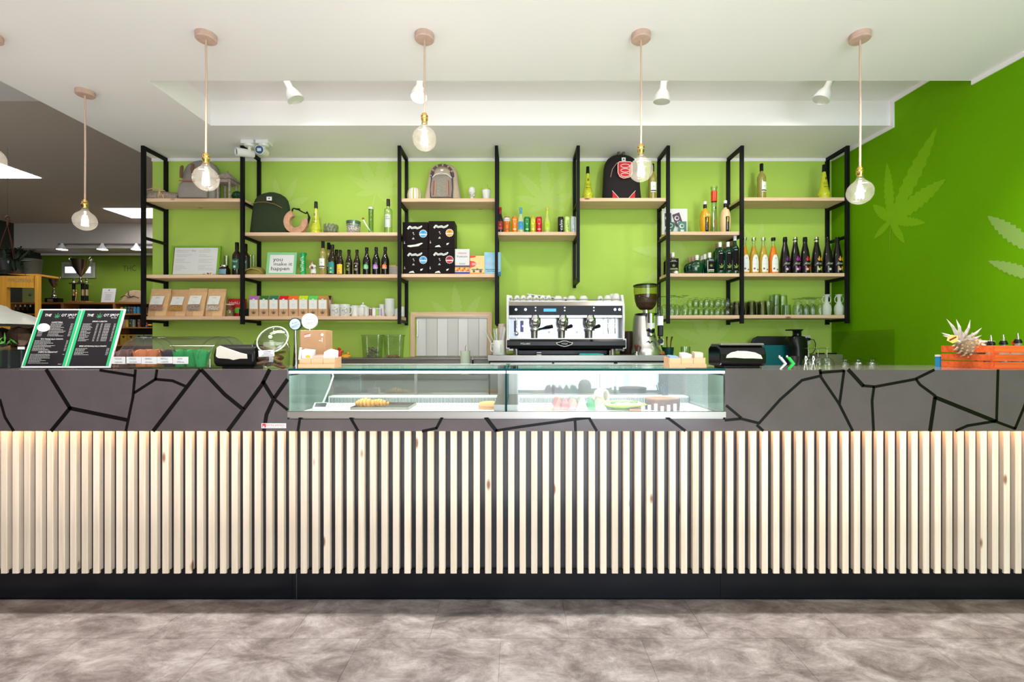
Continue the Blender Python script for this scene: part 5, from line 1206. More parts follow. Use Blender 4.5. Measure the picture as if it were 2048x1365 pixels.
def fizz(px, lb, colr, n_, c2=None, cap=blackg):
    H_ = hh(475, 'G2', 4.165); k = H_ / .315
    t = bottle('sparkling_bottle', lb, 'bottle', at(px, 'G2', 4.165), [(.036, 0), (.0385, .006), (.041, .07), (.040, .11), (.032, .18), (.019, .245), (.0155, .275)], blackb, cap, (.0175, .272, .0165, .315), 'dark sparkling bottles with bright prints', k)
    MB().lathe([(.0185 * k, .288 * k), (.0185 * k, .296 * k)], 16).build('collar', blackp, t)
    m = mat('fizz_' + n_, colr or (0, 0, 0), .5); R0 = .0418 * k
    if colr:
        p = [leaflet(.000, .105 * k, -.016, .130 * k, .010, 2), leaflet(.0, .105 * k, -.004, .150 * k, .012, 2), leaflet(.012, .108 * k, .020, .142 * k, .012, 2), leaflet(.018, .104 * k, .030, .122 * k, .010, 2)]
        MB().flat(p, 0, R0).build('leaf_print', m, t)
        p = [leaflet(-.010, .062 * k, -.016, .022 * k, .010, 2), leaflet(.012, .062 * k, .022, .020 * k, .012, 2), leaflet(.018, .030 * k, .030, .062 * k, .010, 2)]
        MB().flat(p, 0, R0).build('leaf_print', mat('fizz2_' + n_, c2 or colr, .5), t)
    MB().flat([circ(-.004, .036 * k, .0115, 16)], 0, R0 + .0006).build('seal_sticker', mat('beige_sticker', (.62, .50, .40), .5), t)
    MB().flat(strip([(-.024, .082 * k), (-.008, .088 * k), (.008, .084 * k), (.024, .090 * k)], .004) + [rect(-.018, .018, .076 * k, .0775 * k)], 0, R0 + .0008).build('script_print', mat('pale_script', (.66, .62, .5), .5), t)
fizz(1570, 'dark fizzy bottle with deep purple print, leftmost of six', (.16, .01, .20), 'purple')
fizz(1590.5, 'dark fizzy bottle with magenta print and foil neck, second of six', (.45, .02, .42), 'magenta', cap=silver)
fizz(1610, 'dark fizzy bottle with red print, third of six', (.70, .02, .02), 'red')
fizz(1633, 'dark fizzy bottle with orange and lime print, fourth of six', (.85, .40, .02), 'orange', (.45, .65, .02), cap=silver)
fizz(1655, 'plain dark fizzy bottle without bright print, fifth of six', None, 'none')
fizz(1674.5, 'dark fizzy bottle with orange print, rightmost by the last frame post', (.85, .42, .03), 'orange2')
# ---------------------------------------------------------------- glassware
def gl(name, prof, lb, loc, m=glass, grp=None, n=20, inv=True):
    t = T(name, lb, 'glass', loc, 0, grp)
    MB().lathe(prof, n, cap=False).build('body', m, t, smooth=50); return t
goblet = [(.030, 0), (.036, .04), (.034, .075), (.018, .098), (.005, .108), (.0045, .16), (.006, .172), (.032, .178), (.033, .180), (.004, .1795), (.0, .1795)]
gob_g = 'upturned stemmed glasses on the sixth bay bottom board'
k = 0
t0 = None
ROW = {0: 'front', 1: 'middle', 2: 'back'}
for r_, (D, xs) in enumerate(((4.15, (1345, 1370)), (4.22, (1328.5, 1353.5)), (4.29, (1318, 1341, 1362)))):
    for c_, px in enumerate(xs):
        lb = 'clear upturned stemmed glass, %s row, %s from left, sixth bay' % (ROW[r_], ORD[c_])
        if t0 is None: t0 = gl('stemmed_glass', goblet, lb, at(px, 'F3', D), grp=gob_g)
        else: dup(t0, at(px, 'F3', D), label=lb)
snif = [(.024, 0), (.030, .02), (.029, .045), (.022, .062), (.006, .068), (.006, .075), (.026, .080)]
t1 = None
for r_, (D, xs) in enumerate(((4.145, (1392, 1414, 1436.5, 1455.5)), (4.225, (1380, 1402.5, 1423.5, 1445)), (4.295, (1391, 1411.5, 1432, 1452)))):
    for c_, px in enumerate(xs):
        for lv_ in (0, 1):
            p = at(px, 'F3', D); p = (p[0], p[1], p[2] + lv_ * .0815)
            lb = '%s clear footed glass of a stacked pair, %s row, %s from left' % (('lower', 'upper')[lv_], ROW[r_], ORD[c_])
            if t1 is None: t1 = gl('footed_glass', snif, lb, p, grp='double stacked footed glasses')
            else: dup(t1, p, label=lb)
tumb = [(.028, 0), (.028, .004), (.038, .135), (.036, .135), (.0265, .008), (0, .008)]
rib = clear('ribbed_amber_glass', (.86, .86, .66), (.34, .32, .18), .10)
def tilt_glass(px, s, D, lb, prof, m, grp):
    t = gl('tumbler', prof, lb, at(px, s, D), m, grp, 16)
    return t
upt = [(.041, 0), (.039, .004), (.028, .120), (.026, .128), (0, .128), (0, .120), (.024, .118), (.038, .002)]
tA = None
for r_, (D, xs) in enumerate(((4.15, (1474, 1503, 1525)), (4.235, (1466, 1491, 1513)), (4.30, (1471, 1497, 1515)))):
    for c_, px in enumerate(xs):
        lb = 'smoky ribbed upturned tumbler, %s row, %s from left, at the seventh post' % (ROW[r_], ORD[c_])
        s = 'F3' if px < 1483 else 'G3'
        if tA is None:
            tA = gl('tumbler', upt, lb, at(px, s, D), rib, 'smoky ribbed tumblers', 20)
            mb = MB()
            for q in range(20):
                a = 2 * pi * q / 20; mb.tube([(.0405 * cos(a), .0405 * sin(a), .003), (.0285 * cos(a), .0285 * sin(a), .119)], .0013, 4)
            mb.build('ribs', rib, tA)
        else: dup(tA, at(px, s, D), label=lb)
upt2 = [(.038, 0), (.036, .003), (.034, .088), (.032, .094), (0, .094), (0, .088), (.030, .086), (.035, .002)]
tB = None
for (px, D, lv_, lb) in ((1546, 4.245, 0, 'lower, back left stack'), (1553, 4.16, 0, 'lower, front left stack'), (1566, 4.245, 0, 'single, back row'), (1573, 4.16, 0, 'single, front row right'), (1553, 4.16, 1, 'upper, front left stack'), (1546, 4.245, 1, 'upper, back left stack'), (1566, 4.245, 1, 'upper, back right stack')):
    p = at(px, 'G3', D); p = (p[0], p[1], p[2] + lv_ * .0945); lb = 'low clear upturned tumbler left of the flutes, ' + lb
    if tB is None: tB = gl('tumbler', upt2, lb, p, glass, 'low clear tumblers')
    else: dup(tB, p, label=lb)
t = gl('tumbler', [(.036, 0), (.034, .003), (.028, .128), (0, .128), (0, .12), (.026, .12)], 'tall clear upturned tumbler right of the smoky ribbed ones', at(1537, 'G3', 4.15), glass)
t = gl('tumbler', [(.034, 0), (.034, .100), (.026, .125), (.020, .127), (.0, .127)], 'taller clear upturned glass in front of the flutes', at(1596, 'G3', 4.15), glass)
flute = [(.020, 0), (.023, .04), (.022, .085), (.012, .100), (.004, .106), (.004, .150), (.026, .160), (.027, .162), (0, .1615)]
tC = None
for r_, (D, xs) in enumerate(((4.16, (1611, 1624, 1640)), (4.225, (1602, 1615, 1628)), (4.29, (1590, 1602, 1614, 1626)))):
    for c_, px in enumerate(xs):
        lb = 'clear upturned flute glass, %s row, %s from left' % (ROW[r_], ORD[c_])
        if tC is None: tC = gl('flute_glass', flute, lb, at(px, 'G3', D), grp='upturned flutes')
        else: dup(tC, at(px, 'G3', D), label=lb)
for px, lb in ((1653, 'frosted glass carafe with ring handles, left of two'), (1678, 'frosted glass carafe with ring handles, right by the last post')):
    t = T('carafe', lb, 'carafe', at(px, 'G3', 4.17), 0, 'frosted carafes')
    MB().lathe([(.030, 0), (.034, .004), (.040, .05), (.037, .08), (.020, .110), (.013, .135), (.016, .168), (.032, .188), (.030, .188), (.012, .165)], 24).build('body', frost, t, smooth=50)
    for s_ in (-1, 1): MB().tube([(s_ * .020, 0, .112), (s_ * .036, 0, .125), (s_ * .040, 0, .15), (s_ * .028, 0, .172), (s_ * .018, 0, .170)], .0035, 8).build('handle', frost, t, smooth=60)
# ---------------------------------------------------------------- back counters
ZM = PZ(711, 3.64)            # steel top under the coffee machine
xl, xr = PX(975, 3.64), PX(1340, 3.64)
t = T('machine_counter', 'stainless steel drawer counter carrying the espresso machine and grinder', 'counter', ((xl + xr) / 2, 3.64, 0)); w2 = (xr - xl) / 2
MB().box(-w2, w2, 0, YB - 3.64 - .002, ZM - .046, ZM).build('worktop', steel, t, bevel=.003)
MB().box(-w2 + .01, w2 - .01, .03, YB - 3.65, .0, ZM - .047).build('carcass', blackp, t)
dw = [(-w2 + .02, -w2 + .02 + .49), (-w2 + .53, -w2 + 1.0), (-w2 + 1.03, w2 - .01)]
for a, b in dw:
    o = MB().box(a, b, .012, .03, ZM - .32, ZM - .058).build('drawer', steel, t)
    MB().box(a + .1, b - .1, -.008, .011, ZM - .10, ZM - .085).build('handle', chrome, o)
ZK = PZ(715, YB)
t = T('sink_counter', 'steel sink counter with splashback below the wall hatch', 'counter', ((PX(640, 3.85) + xl) / 2, 3.8, 0)); w2 = (xl - PX(640, 3.85)) / 2 - .003
MB().box(-w2 - .25, w2, YB - 3.80 - .03, YB - 3.80 - .002, 1.0, ZK).box(-w2 - .25, w2, YB - 3.8 - .19, YB - 3.8 - .03, ZK - .012, ZK).build('splashback', steel, t)
MB().box(-w2 - .25, w2, 0, YB - 3.8 - .19, .985, 1.02).build('worktop', steel, t)
MB().box(-w2 - .25, w2, .02, YB - 3.8 - .04, 0, .984).build('carcass', mat('grey_cabinet', (.5, .5, .49), .5), t)
MB().box(-.55, -.05, .06, .36, 1.018, 1.024).build('basin_rim', chrome, t)
t = T('service_counter', 'dark back counter carrying the black slow juicer, right of the grinder', 'counter', (PX(1500, 3.9), 3.85, 0))
xa_ = xr + .01 - t.location.x; xb_ = 2.975 - t.location.x
ZJ = PZ(733, 3.9)
MB().box(xa_, xb_, 0, YB - 3.852, ZJ - .04, ZJ).build('worktop', lamtop, t); MB().box(xa_, xb_, .02, YB - 3.852, 0, ZJ - .041).build('carcass', mat('grey_cabinet'), t)
# ---- espresso machine
D0 = 3.70; x0m, x1m = PX(1013, D0), PX(1250, D0); W = x1m - x0m; cxm = (x0m + x1m) / 2
def mz(py, D=D0): return PZ(py, D) - ZM
def mx(px, D=D0): return PX(px, D) - cxm
em = T('espresso_machine', 'chrome three group espresso machine with black drip panel and white sides', 'espresso machine', (cxm, D0, ZM + .0005))
mirror = mat('machine_mirror_steel', (.32, .32, .34), .12, 1.)
wq = mat('gloss_white', (.72, .72, .73), .2)
zb0, zb1, zb2, zb3, zb4 = mz(698), mz(679), mz(630), mz(611), mz(590)
h2_ = W / 2
# side cheeks
for s_ in (-1, 1):
    xa_, xb_ = (-h2_, -h2_ + .020) if s_ < 0 else (h2_ - .022, h2_ - .002)
    MB().prismx([(.0, .045), (.02, .03), (.48, .03), (.50, mz(600)), (.38, mz(589)), (.05, mz(589)), (-.0, mz(612)), (-.01, mz(635)), (.0, .2)][::1], xa_, xb_).build('side_panel', wq, em, bevel=.003)
    MB().box(xa_ - .002, xb_ + .004, -.035, .03, .052, mz(678)).build('corner_block', wq, em)
MB().box(-h2_ + .018, h2_ - .02, .10, .49, .035, mz(600)).build('body', mirror, em)
MB().box(-h2_ + .02, h2_ - .024, .088, .1, mz(677), mz(636)).build('back_plate', mat('polished_plate', (.30, .30, .32), .22, 1.), em)
MB().prismx([(-.03, .050), (-.045, .075), (-.045, mz(684)), (-.03, mz(679)), (.05, mz(679)), (.05, .05)][::-1], -h2_ + .004, h2_ - .004).build('drip_panel', blackp, em, bevel=.002)
MB().box(-h2_ + .02, h2_ - .024, -.03, .1, mz(679), mz(677)).build('drip_grid', steel, em)
MB().box(-h2_ + .022, h2_ - .024, -.012, .12, mz(630), mz(612)).build('control_panel', mat('panel_gloss', (.004, .004, .006), .12, spec=.12), em)
MB().prismx([(-.012, mz(612)), (.01, mz(604)), (.12, mz(604)), (.12, mz(612))][::-1], -h2_ + .02, h2_ - .022).build('top_rail', steel, em)
MB().box(-h2_ + .022, h2_ - .024, .0, .10, mz(636), mz(631)).build('group_rail', steel, em)
MB().box(-h2_ + .022, h2_ - .024, .02, .47, mz(604), mz(602)).build('cup_tray', steel, em)
for x_ in (-h2_ + .03, h2_ - .03): MB().tube([(x_, .01, mz(602)), (x_, .01, mz(597))], .004).build('tray_post', chrome, em)
MB().tube([(-h2_ + .03, .006, mz(599)), (h2_ - .03, .006, mz(599))], .0035).build('tray_rail', chrome, em)
MB().box(mx(1087), mx(1112), -.0135, -.012, mz(624), mz(618)).build('display', mat('lcd_blue', (.02, .2, .4), .3, emit=(.06, .40, .62), es=.9), em)
for px in (1032, 1051, 1229, 1238): MB().lathe([(.0, 0), (.009, 0), (.010, .008), (0, .008)], 16, Matrix.Translation((mx(px), -.013, mz(620))) @ Matrix.Rotation(pi / 2, 4, 'X')).build('gauge_knob', chrome, em)
for px in (1071, 1129, 1187):
    for py in (616, 622): MB().lathe([(0, 0), (.0065, 0), (.0065, .006), (0, .006)], 14, Matrix.Translation((mx(px), -.013, mz(py))) @ Matrix.Rotation(pi / 2, 4, 'X')).build('button', whitep, em)
for i, px in enumerate((1071, 1127, 1183)):
    x_ = mx(px, 3.66); zt_ = mz(631)
    g = MB().lathe([(.030, zt_ - .10), (.040, zt_ - .09), (.046, zt_ - .06), (.044, zt_ - .03), (.036, zt_)], 24, Matrix.Translation((x_, .025, 0))).build('group_head', chrome, em, smooth=50)
    MB().sphere((x_, -.022, zt_ - .045), .026, 16, 10, (1, .5, .8)).build('dome', chrome, g, smooth=60)
    a = (1.1, .35, .3)[i]
    MB().lathe([(.034, 0), (.036, .004), (.036, .02), (.034, .022)], 24, Matrix.Translation((x_, .02, zt_ - .125))).build('filter_holder', chrome, g, smooth=50)
    dx, dy = sin(a), -cos(a)
    MB().tube([(x_ + dx * .03, .02 + dy * .03, zt_ - .113), (x_ + dx * .07, .02 + dy * .07, zt_ - .105), (x_ + dx * .10, .02 + dy * .10, zt_ - .098), (x_ + dx * .15, .02 + dy * .15, zt_ - .092)], [.007, .008, .014, .015], 12).build('handle', blackp, g, smooth=60)
    MB().lathe([(.024, mz(677) + .002), (.026, zt_ - .13), (.027, zt_ - .125)], 20, Matrix.Translation((x_ - .005, .04, 0))).build('spout_column', steel, g, smooth=50)
for px in (1098, 1154): 
    M = Matrix.Translation((mx(px, 3.78), .087, mz(664))) @ Matrix.Rotation(pi / 2, 4, 'X')
    MB().lathe([(.0, 0), (.018, 0), (.018, .003), (0, .003)], 20, M).build('round_badge', chrome, em)
    MB().lathe([(.0, .0031), (.013, .0031)], 20, M, cap=False).build('badge_face', whitep, em)
for px, s_ in ((1216, 1), (1230, 1)):
    x_ = mx(px, 3.68); MB().tube([(x_, .02, mz(633)), (x_, -.02, mz(640)), (x_, -.02, mz(655)), (x_ + .004, -.01, mz(668))], .0045, 8).build('steam_wand', chrome, em, smooth=60)
MB().lathe([(.018, -.003), (.021, -.003), (.021, .003), (.018, .003)], 20, Matrix.Translation((mx(1216, 3.68), -.01, mz(670))) @ Matrix.Rotation(pi / 2, 4, 'X'), cap=False).build('wand_ring', chrome, em)
x_ = mx(1033, 3.68); MB().tube([(x_, .02, mz(633)), (x_, -.02, mz(642)), (x_, -.02, mz(672))], .0045, 8).build('steam_wand', chrome, em, smooth=60)
MB().sphere((x_, -.02, mz(668)), .016, 14, 10).build('wand_knob', chrome, em, smooth=60)
for px in (1031, 1044): MB().box(mx(px) - .013, mx(px) + .013, .083, .088, mz(664), mz(641)).build('switch_plate', mat('indigo_plate', (.02, .015, .12), .3), em)
MB().sphere((mx(1046), .075, mz(652)), .006, 10, 8).build('indicator_lamp', mat('blue_led', (.5, .5, 1), emit=(.35, .4, 1), es=12.), em)
MB().flat(tpolys('POLARIS', mx(1051, 3.655), mz(688, 3.655), .020, wfit=.075), -.0456).build('lettering', paper, em)
xx, zz = mx(1129, 3.655), mz(688, 3.655)
MB().flat([[(xx - .068, zz + .010), (xx - .045, zz + .012), (xx - .015, zz + .024), (xx + .015, zz + .024), (xx + .045, zz + .012), (xx + .068, zz + .010), (xx + .060, zz - .006), (xx + .03, zz - .018), (xx, zz - .025), (xx - .03, zz - .018), (xx - .060, zz - .006)]], -.0456).build('badge', paper, em)
MB().flat([[(xx - .060, zz + .006), (xx - .040, zz + .009), (xx - .013, zz + .019), (xx + .013, zz + .019), (xx + .040, zz + .009), (xx + .060, zz + .006), (xx + .054, zz - .004), (xx + .026, zz - .014), (xx, zz - .020), (xx - .026, zz - .014), (xx - .054, zz - .004)]], -.0460).build('badge_field', ink, em)
MB().flat(tpolys('WEGA', xx, zz - .0, .020, wfit=.050), -.0464).build('badge_lettering', paper, em)
for x_ in (-.40, .38):
    for y_ in (.03, .42): MB().lathe([(.022, 0), (.020, .05)], 16, Matrix.Translation((x_, y_, 0))).build('foot', steel, em)
MB().box(-.42, .42, .1, .45, .004, .05).build('underside', blackp, em)
# cups on the machine
def mcup(px, D, r, h_, lb, z0=None, leafy=True):
    t = T('espresso_cup', lb, 'cup', (PX(px, D), D, (z0 or ZM + .0005 + mz(602)) + .0004), 0, 'upturned cups on the espresso machine')
    MB().lathe([(r, 0), (r * .98, h_ * .4), (r * .72, h_ * .85), (r * .6, h_ * .93), (r * .58, h_), (0, h_)][::1], 22).build('body', china, t, smooth=50)
    if leafy: MB().flat([[(x, z) for x, z in pl] for pl in cleaf(.004, h_ * .25, h_ * .42, .2, 5, 0, .2, False)], 0, r + .0006).build('leaf_emblem', mat('olive_ink'), t)
lbs = ['leftmost upturned espresso cup on the machine', 'second upturned cup from the left on the machine', 'third upturned cup from the left on the machine', 'fourth upturned cup, below the folded paper', 'fifth upturned cup from the left on the machine', 'sixth upturned cup, slightly larger', 'seventh upturned cup before the wide ones']
for px, lb in zip((1020, 1034, 1046.5, 1059, 1072, 1085, 1097), lbs): mcup(px, 3.76, .026, .048, lb)
for px, lb in ((1116, 'wide upturned cappuccino cup left of three, on the machine'), (1143, 'wide upturned cappuccino cup, middle of three'), (1167, 'wide upturned cappuccino cup, right of three')): mcup(px, 3.78, .040, .046, lb, None, False)
mcup(1130, 3.86, .026, .046, 'small cup behind the gap between the wide cups'); mcup(1200, 3.80, .026, .048, 'small cup left of the right hand cup pile'); mcup(1215, 3.80, .034, .052, 'lower cup of the right hand pile on the machine', None, False)
mcup(1232, 3.80, .036, .066, 'tall upturned cup at right end of the machine top', None, False)
mcup(1224, 3.90, .036, .075, 'tall upturned cup behind the right hand cup pile')
t = T('folded_paper', 'rolled white paper lying across the cups on the machine', 'paper', (PX(1080, 3.9), 3.9, ZM + .0005 + mz(602) + .052))
MB().box(-.11, .12, -.04, .04, 0, .010, Matrix.Rotation(.12, 4, 'Y')).build('sheet', paper, t)
# under-machine clutter
for px, w_, h_, lb, m in ((1033, .028, .038, 'small steel tumbler under the left of the machine', steel), (1221, .016, .036, 'small steel shot cup under the right of the machine', steel)):
    t = T('steel_cup', lb, 'cup', (PX(px, 3.66), 3.685, ZM + .0004)); MB().lathe([(w_ * .45, 0), (w_ * .5, h_), (w_ * .46, h_), (w_ * .42, .003), (0, .003)], 18).build('body', m, t, smooth=50)
t = T('cleaning_cloth', 'folded teal cleaning cloth under the machine', 'cloth', (PX(1183, 3.66), 3.665, ZM + .0004)); MB().loft([(0, 0, 0, .10, .018, 3), (0, 0, .008, .098, .016, 3), (-.02, 0, .014, .07, .012, 3)], 20).build('cloth', mat('teal_cloth', (.02, .38, .36), .9), t, smooth=60)
t = T('small_carton', 'tiny black and white packet under the middle of the machine', 'box', (PX(1078, 3.66), 3.665, ZM + .0004)); MB().box(-.018, .018, -.01, .01, 0, .022).build('packet', paper, t); MB().flat([rect(-.018, .018, .006, .016)], -.0105).build('band', ink, t)
# straws pitcher
D = 3.68; t = T('straw_pitcher', 'white pitcher full of striped paper straws left of the machine', 'pitcher', (PX(997, D), D, ZM + .0004))
MB().lathe([(.046, 0), (.049, .004), (.044, .115), (.042, .118), (.040, .115), (.044, .006), (0, .006)], 24).build('body', china, t, smooth=50)
MB().tube([(-.043, 0, .095), (-.060, 0, .088), (-.062, 0, .04), (-.046, 0, .025)], .006, 8).build('handle', china, t, smooth=60)
MB().box(.018, .024, -.0475, -.045, .02, .085).build('mark', mat('grey_print'), t)
for q in range(14):
    a = q * 2.4; r = .012 + .02 * ((q * 7) % 5) / 5; le = (-.05 if q % 3 == 0 else .01) + .02 * cos(a)
    MB().tube([(r * cos(a), r * sin(a), .02), (r * cos(a) + le * 1.3, r * sin(a), .20 + .012 * (q % 3))], .0033, 6).build('straw', paper if q % 2 else mat('grey_straw', (.55, .55, .55), .7), t)
for q in range(9):
    t = T('paper_cup', 'beige paper cup in the upturned stack left of the machine, ' + ('bottom one' if q == 0 else 'top one' if q == 8 else ORD[q] + ' from the bottom'), 'cup', (PX(1004, 3.80), 3.80, ZM + .0004 + q * .0225), 0, 'paper cup stack')
    MB().lathe([(.036, 0), (.034, .006), (.030, .075), (.0, .076)], 20).build('cup', mat('beige_paper_cup', (.56, .45, .36), .7), t, smooth=50)
# grinder
D = 3.78; gx = 1292
gr = T('coffee_grinder', 'silver coffee grinder with bean filled hopper right of the machine', 'coffee grinder', (PX(gx, D), D, ZM + .0004))
def gz(py): return PZ(py, D) - ZM
gmet = mat('grinder_silver', (.50, .49, .47), .25, .85)
MB().loft([(0, .0, 0, .115, .13, 2.6), (0, 0, gz(702), .112, .13, 2.6), (-.005, 0, gz(696), .10, .12, 2.6), (-.01, 0, gz(684), .094, .11, 2.6), (-.02, .01, gz(660), .082, .10, 2.6), (-.022, .02, gz(640), .074, .09, 2.6), (-.022, .02, gz(631), .066, .085, 2.6)], 32).build('body', gmet, gr, smooth=50)
MB().loft([(.0, .0, gz(632), .085, .09, 3), (.0, .0, gz(628), .085, .09, 3)], 28).build('collar_plate', blackp, gr)
MB().lathe([(.030, gz(629)), (.026, gz(621)), (.030, gz(619))], 20).build('throat', chrome, gr, smooth=50)
MB().lathe([(.0, gz(590)), (.089, gz(590)), (.088, gz(603)), (.074, gz(613)), (.050, gz(619.5)), (.0, gz(620))][::-1], 28, cap=False).build('beans', mat('coffee_beans', (.055, .022, .010), .5, noise=.7, nscale=130, bump=1.5, bscale=110), gr, smooth=60)
MB().lathe([(.03, gz(621)), (.052, gz(619)), (.078, gz(611)), (.092, gz(598)), (.098, gz(584)), (.098, gz(573))], 32, cap=False).build('hopper', clear('hopper_plastic', (.88, .86, .62), (.40, .36, .18), .12), gr, smooth=60)
MB().lathe([(.103, gz(573.5)), (.103, gz(571)), (.08, gz(569)), (.0, gz(568))], 32).build('lid', blackp, gr, smooth=50)
MB().lathe([(.031, gz(672)), (.031, gz(629.5))], 20, Matrix.Translation((.01, -.095, 0))).build('doser', chrome, gr, smooth=50)
MB().lathe([(.0315, gz(658)), (.0315, gz(648))], 20, Matrix.Translation((.01, -.0955, 0)), cap=False).build('doser_band', whitep, gr, smooth=50)
MB().loft([(.01, -.095, gz(672), .025, .03, 2), (.01, -.095, gz(660), .034, .034, 2)], 16).build('dispenser_mouth', blackp, gr)
MB().box(.075, .110, -.10, -.06, gz(652), gz(634)).build('dose_display', mat('screen_lilac', (.4, .38, .6), .3, emit=(.7, .7, .95), es=.8), gr)
MB().box(.073, .112, -.101, -.059, gz(674), gz(652)).build('side_grip', blackp, gr, bevel=.008)
MB().flat(strip([(-.03, gz(685)), (-.01, gz(683)), (.0, gz(687)), (.015, gz(683)), (.03, gz(685))], [.003, .008, .004, .008, .002]), -.118).build('emblem', ink, gr)
MB().lathe([(.0, .0), (.020, .0), (.020, .02), (0, .02)], 16, Matrix.Translation((.085, -.10, gz(683))) @ Matrix.Rotation(pi / 2, 4, 'X')).build('side_knob', blackp, gr)
MB().box(.095, .125, -.07, -.02, gz(691), gz(679)).build('plug_box', whitep, gr, bevel=.003)
t = T('tamper', 'wooden handled coffee tamper in front of the grinder', 'tamper', (PX(1273.5, 3.66), 3.665, ZM + .0004))
MB().lathe([(.022, 0), (.022, .008), (.008, .014), (.007, .03)], 18).build('base', chrome, t, smooth=50)
MB().lathe([(.007, .028), (.011, .045), (.013, .06), (.020, .070), (.019, .082), (.010, .088), (0, .089)], 18).build('handle', mat('dark_red_wood', (.12, .03, .015), .3), t, smooth=50)
t = T('brown_tin', 'dark brown canister behind the machine, left of the grinder', 'canister', (PX(1254.5, 4.1), 4.05, ZM + .0004)); MB().lathe([(.075, 0), (.077, .004), (.077, .19), (.07, .20), (.0, .20)], 24).build('body', mat('brown_canister', (.05, .022, .018), .4), t, smooth=40)
t = T('tool_cup', 'dark green cup with tools right of the grinder', 'cup', (PX(1336, 3.9), 3.9, ZJ + .0004)); MB().lathe([(.034, 0), (.048, .16), (.045, .16), (.03, .006), (0, .006)], 20).build('body', mat('dark_teal_plastic', (.0, .05, .045), .3), t, smooth=50)
for a, c_ in ((-.5, 'black_plastic'), (.1, 'dark_red_wood'), (.5, 'dark_red_wood')):
    MB().tube([(a * .02, 0, .02), (a * .09 - .02, 0, .21), (a * .11 - .02, 0, .25)], [.004, .005, .009], 8).build('tool', MT[c_], t)
t = T('scrub_pad', 'orange brown scouring pad beside the grinder foot', 'pad', (PX(1322, 3.70), 3.70, ZM + .0004)); 
mb = MB()
for q in range(40):
    a = q * 2.4; h_ = random.uniform(.01, .035); mb.tube([(0, 0, .004), (.034 * cos(a) * random.uniform(.6, 1), .034 * sin(a), h_ * .6), (.02 * cos(a + 1), .02 * sin(a + 1), h_)], .0016, 4)
mb.build('bristles', mat('copper_bristles', (.55, .20, .05), .5), t, kind='stuff')
# ---------------------------------------------------------------- on the bar counter, left to right
ZTT = ZT + .0004
def ct(px, D=2.40): return (PX(px, D), D, ZTT)
def ch(py, D=2.40): return PZ(py, D) - ZT
# grey domed cover over a glass tray with foil and leaves
D = 2.52; t = T('domed_tray', 'grey domed cover over a glass tray of foil parcels and leaves, far left', 'serving dome', (PX(-25, D), D, ZTT))
cover = clear('smoked_cover', (.50, .52, .48), (.30, .31, .29), .10)
cover = mat('smoked_cover_grey', (.13, .14, .13), .35)
MB().lathe([(.02, ch(606, D)), (.07, ch(612, D)), (.09, ch(619, D)), (.16, ch(628, D)), (.225, ch(641, D)), (.262, ch(650, D)), (.258, ch(650, D)), (.22, ch(643, D)), (.0, ch(628, D))][::-1], 40).build('dome_cover', cover, t, smooth=50)
MB().lathe([(.0, .098), (.25, .098), (.255, .104), (.25, .106), (.0, .104)], 40).build('glass_tray', clear('tray_glass', (.88, .92, .90), (.5, .6, .55), .14), t)
MB().loft([(0, 0, .0, .20, .17, 3), (0, 0, .095, .20, .17, 3)], 28).build('dark_stand', mat('dark_glass_box', (.02, .025, .028), .15), t, bevel=.004)
foil = mat('brown_foil', (.16, .09, .07), .18, .7, noise=.5, nscale=30, bump=1.5, bscale=40)
for q in range(9):
    a = q * 2 * pi / 9; MB().sphere((.17 * cos(a), .17 * sin(a), .165), .058, 7, 5, (1, .8, 1.0)).build('foil_parcel', foil, t)
lfm = mat('bright_leaf', (.12, .42, .07), .5)
mb = MB()
for q in range(46):
    a = random.uniform(-1.5, 1.0); r = random.uniform(.10, .25); b = Vector((r * cos(a - .6), -abs(r * sin(a - .6)) - .05, .125))
    d = Vector((random.uniform(-1, 1), random.uniform(-.6, .2), random.uniform(.1, 1))).normalized() * random.uniform(.03, .07); n_ = d.cross(Vector((0, 1, .2))).normalized() * .006
    mb.add([b, b + d * .5 + n_, b + d, b + d * .5 - n_], [(0, 1, 2, 3)])
mb.build('green_leaves', lfm, t, kind='stuff')
t = T('tag_holder', 'clear acrylic tag holder post before the domed tray', 'holder', (PX(18, 2.30), 2.30, ZTT))
MB().box(-.004, .004, -.002, .002, 0, .115).box(-.03, .03, -.03, .03, 0, .004).build('post', acryl, t); MB().box(-.012, .032, -.003, 0, .10, .13, Matrix.Rotation(-.3, 4, 'Y')).build('holder', acryl, t)
t = T('price_tag', 'small white price tag strip in front of the leaves', 'tag', (PX(43, 2.28), 2.28, ZTT)); MB().box(-.002, .002, -.002, .002, 0, .11).build('post', acryl, t); MB().box(-.015, .018, -.004, -.002, .10, .113).build('tag', paper, t)
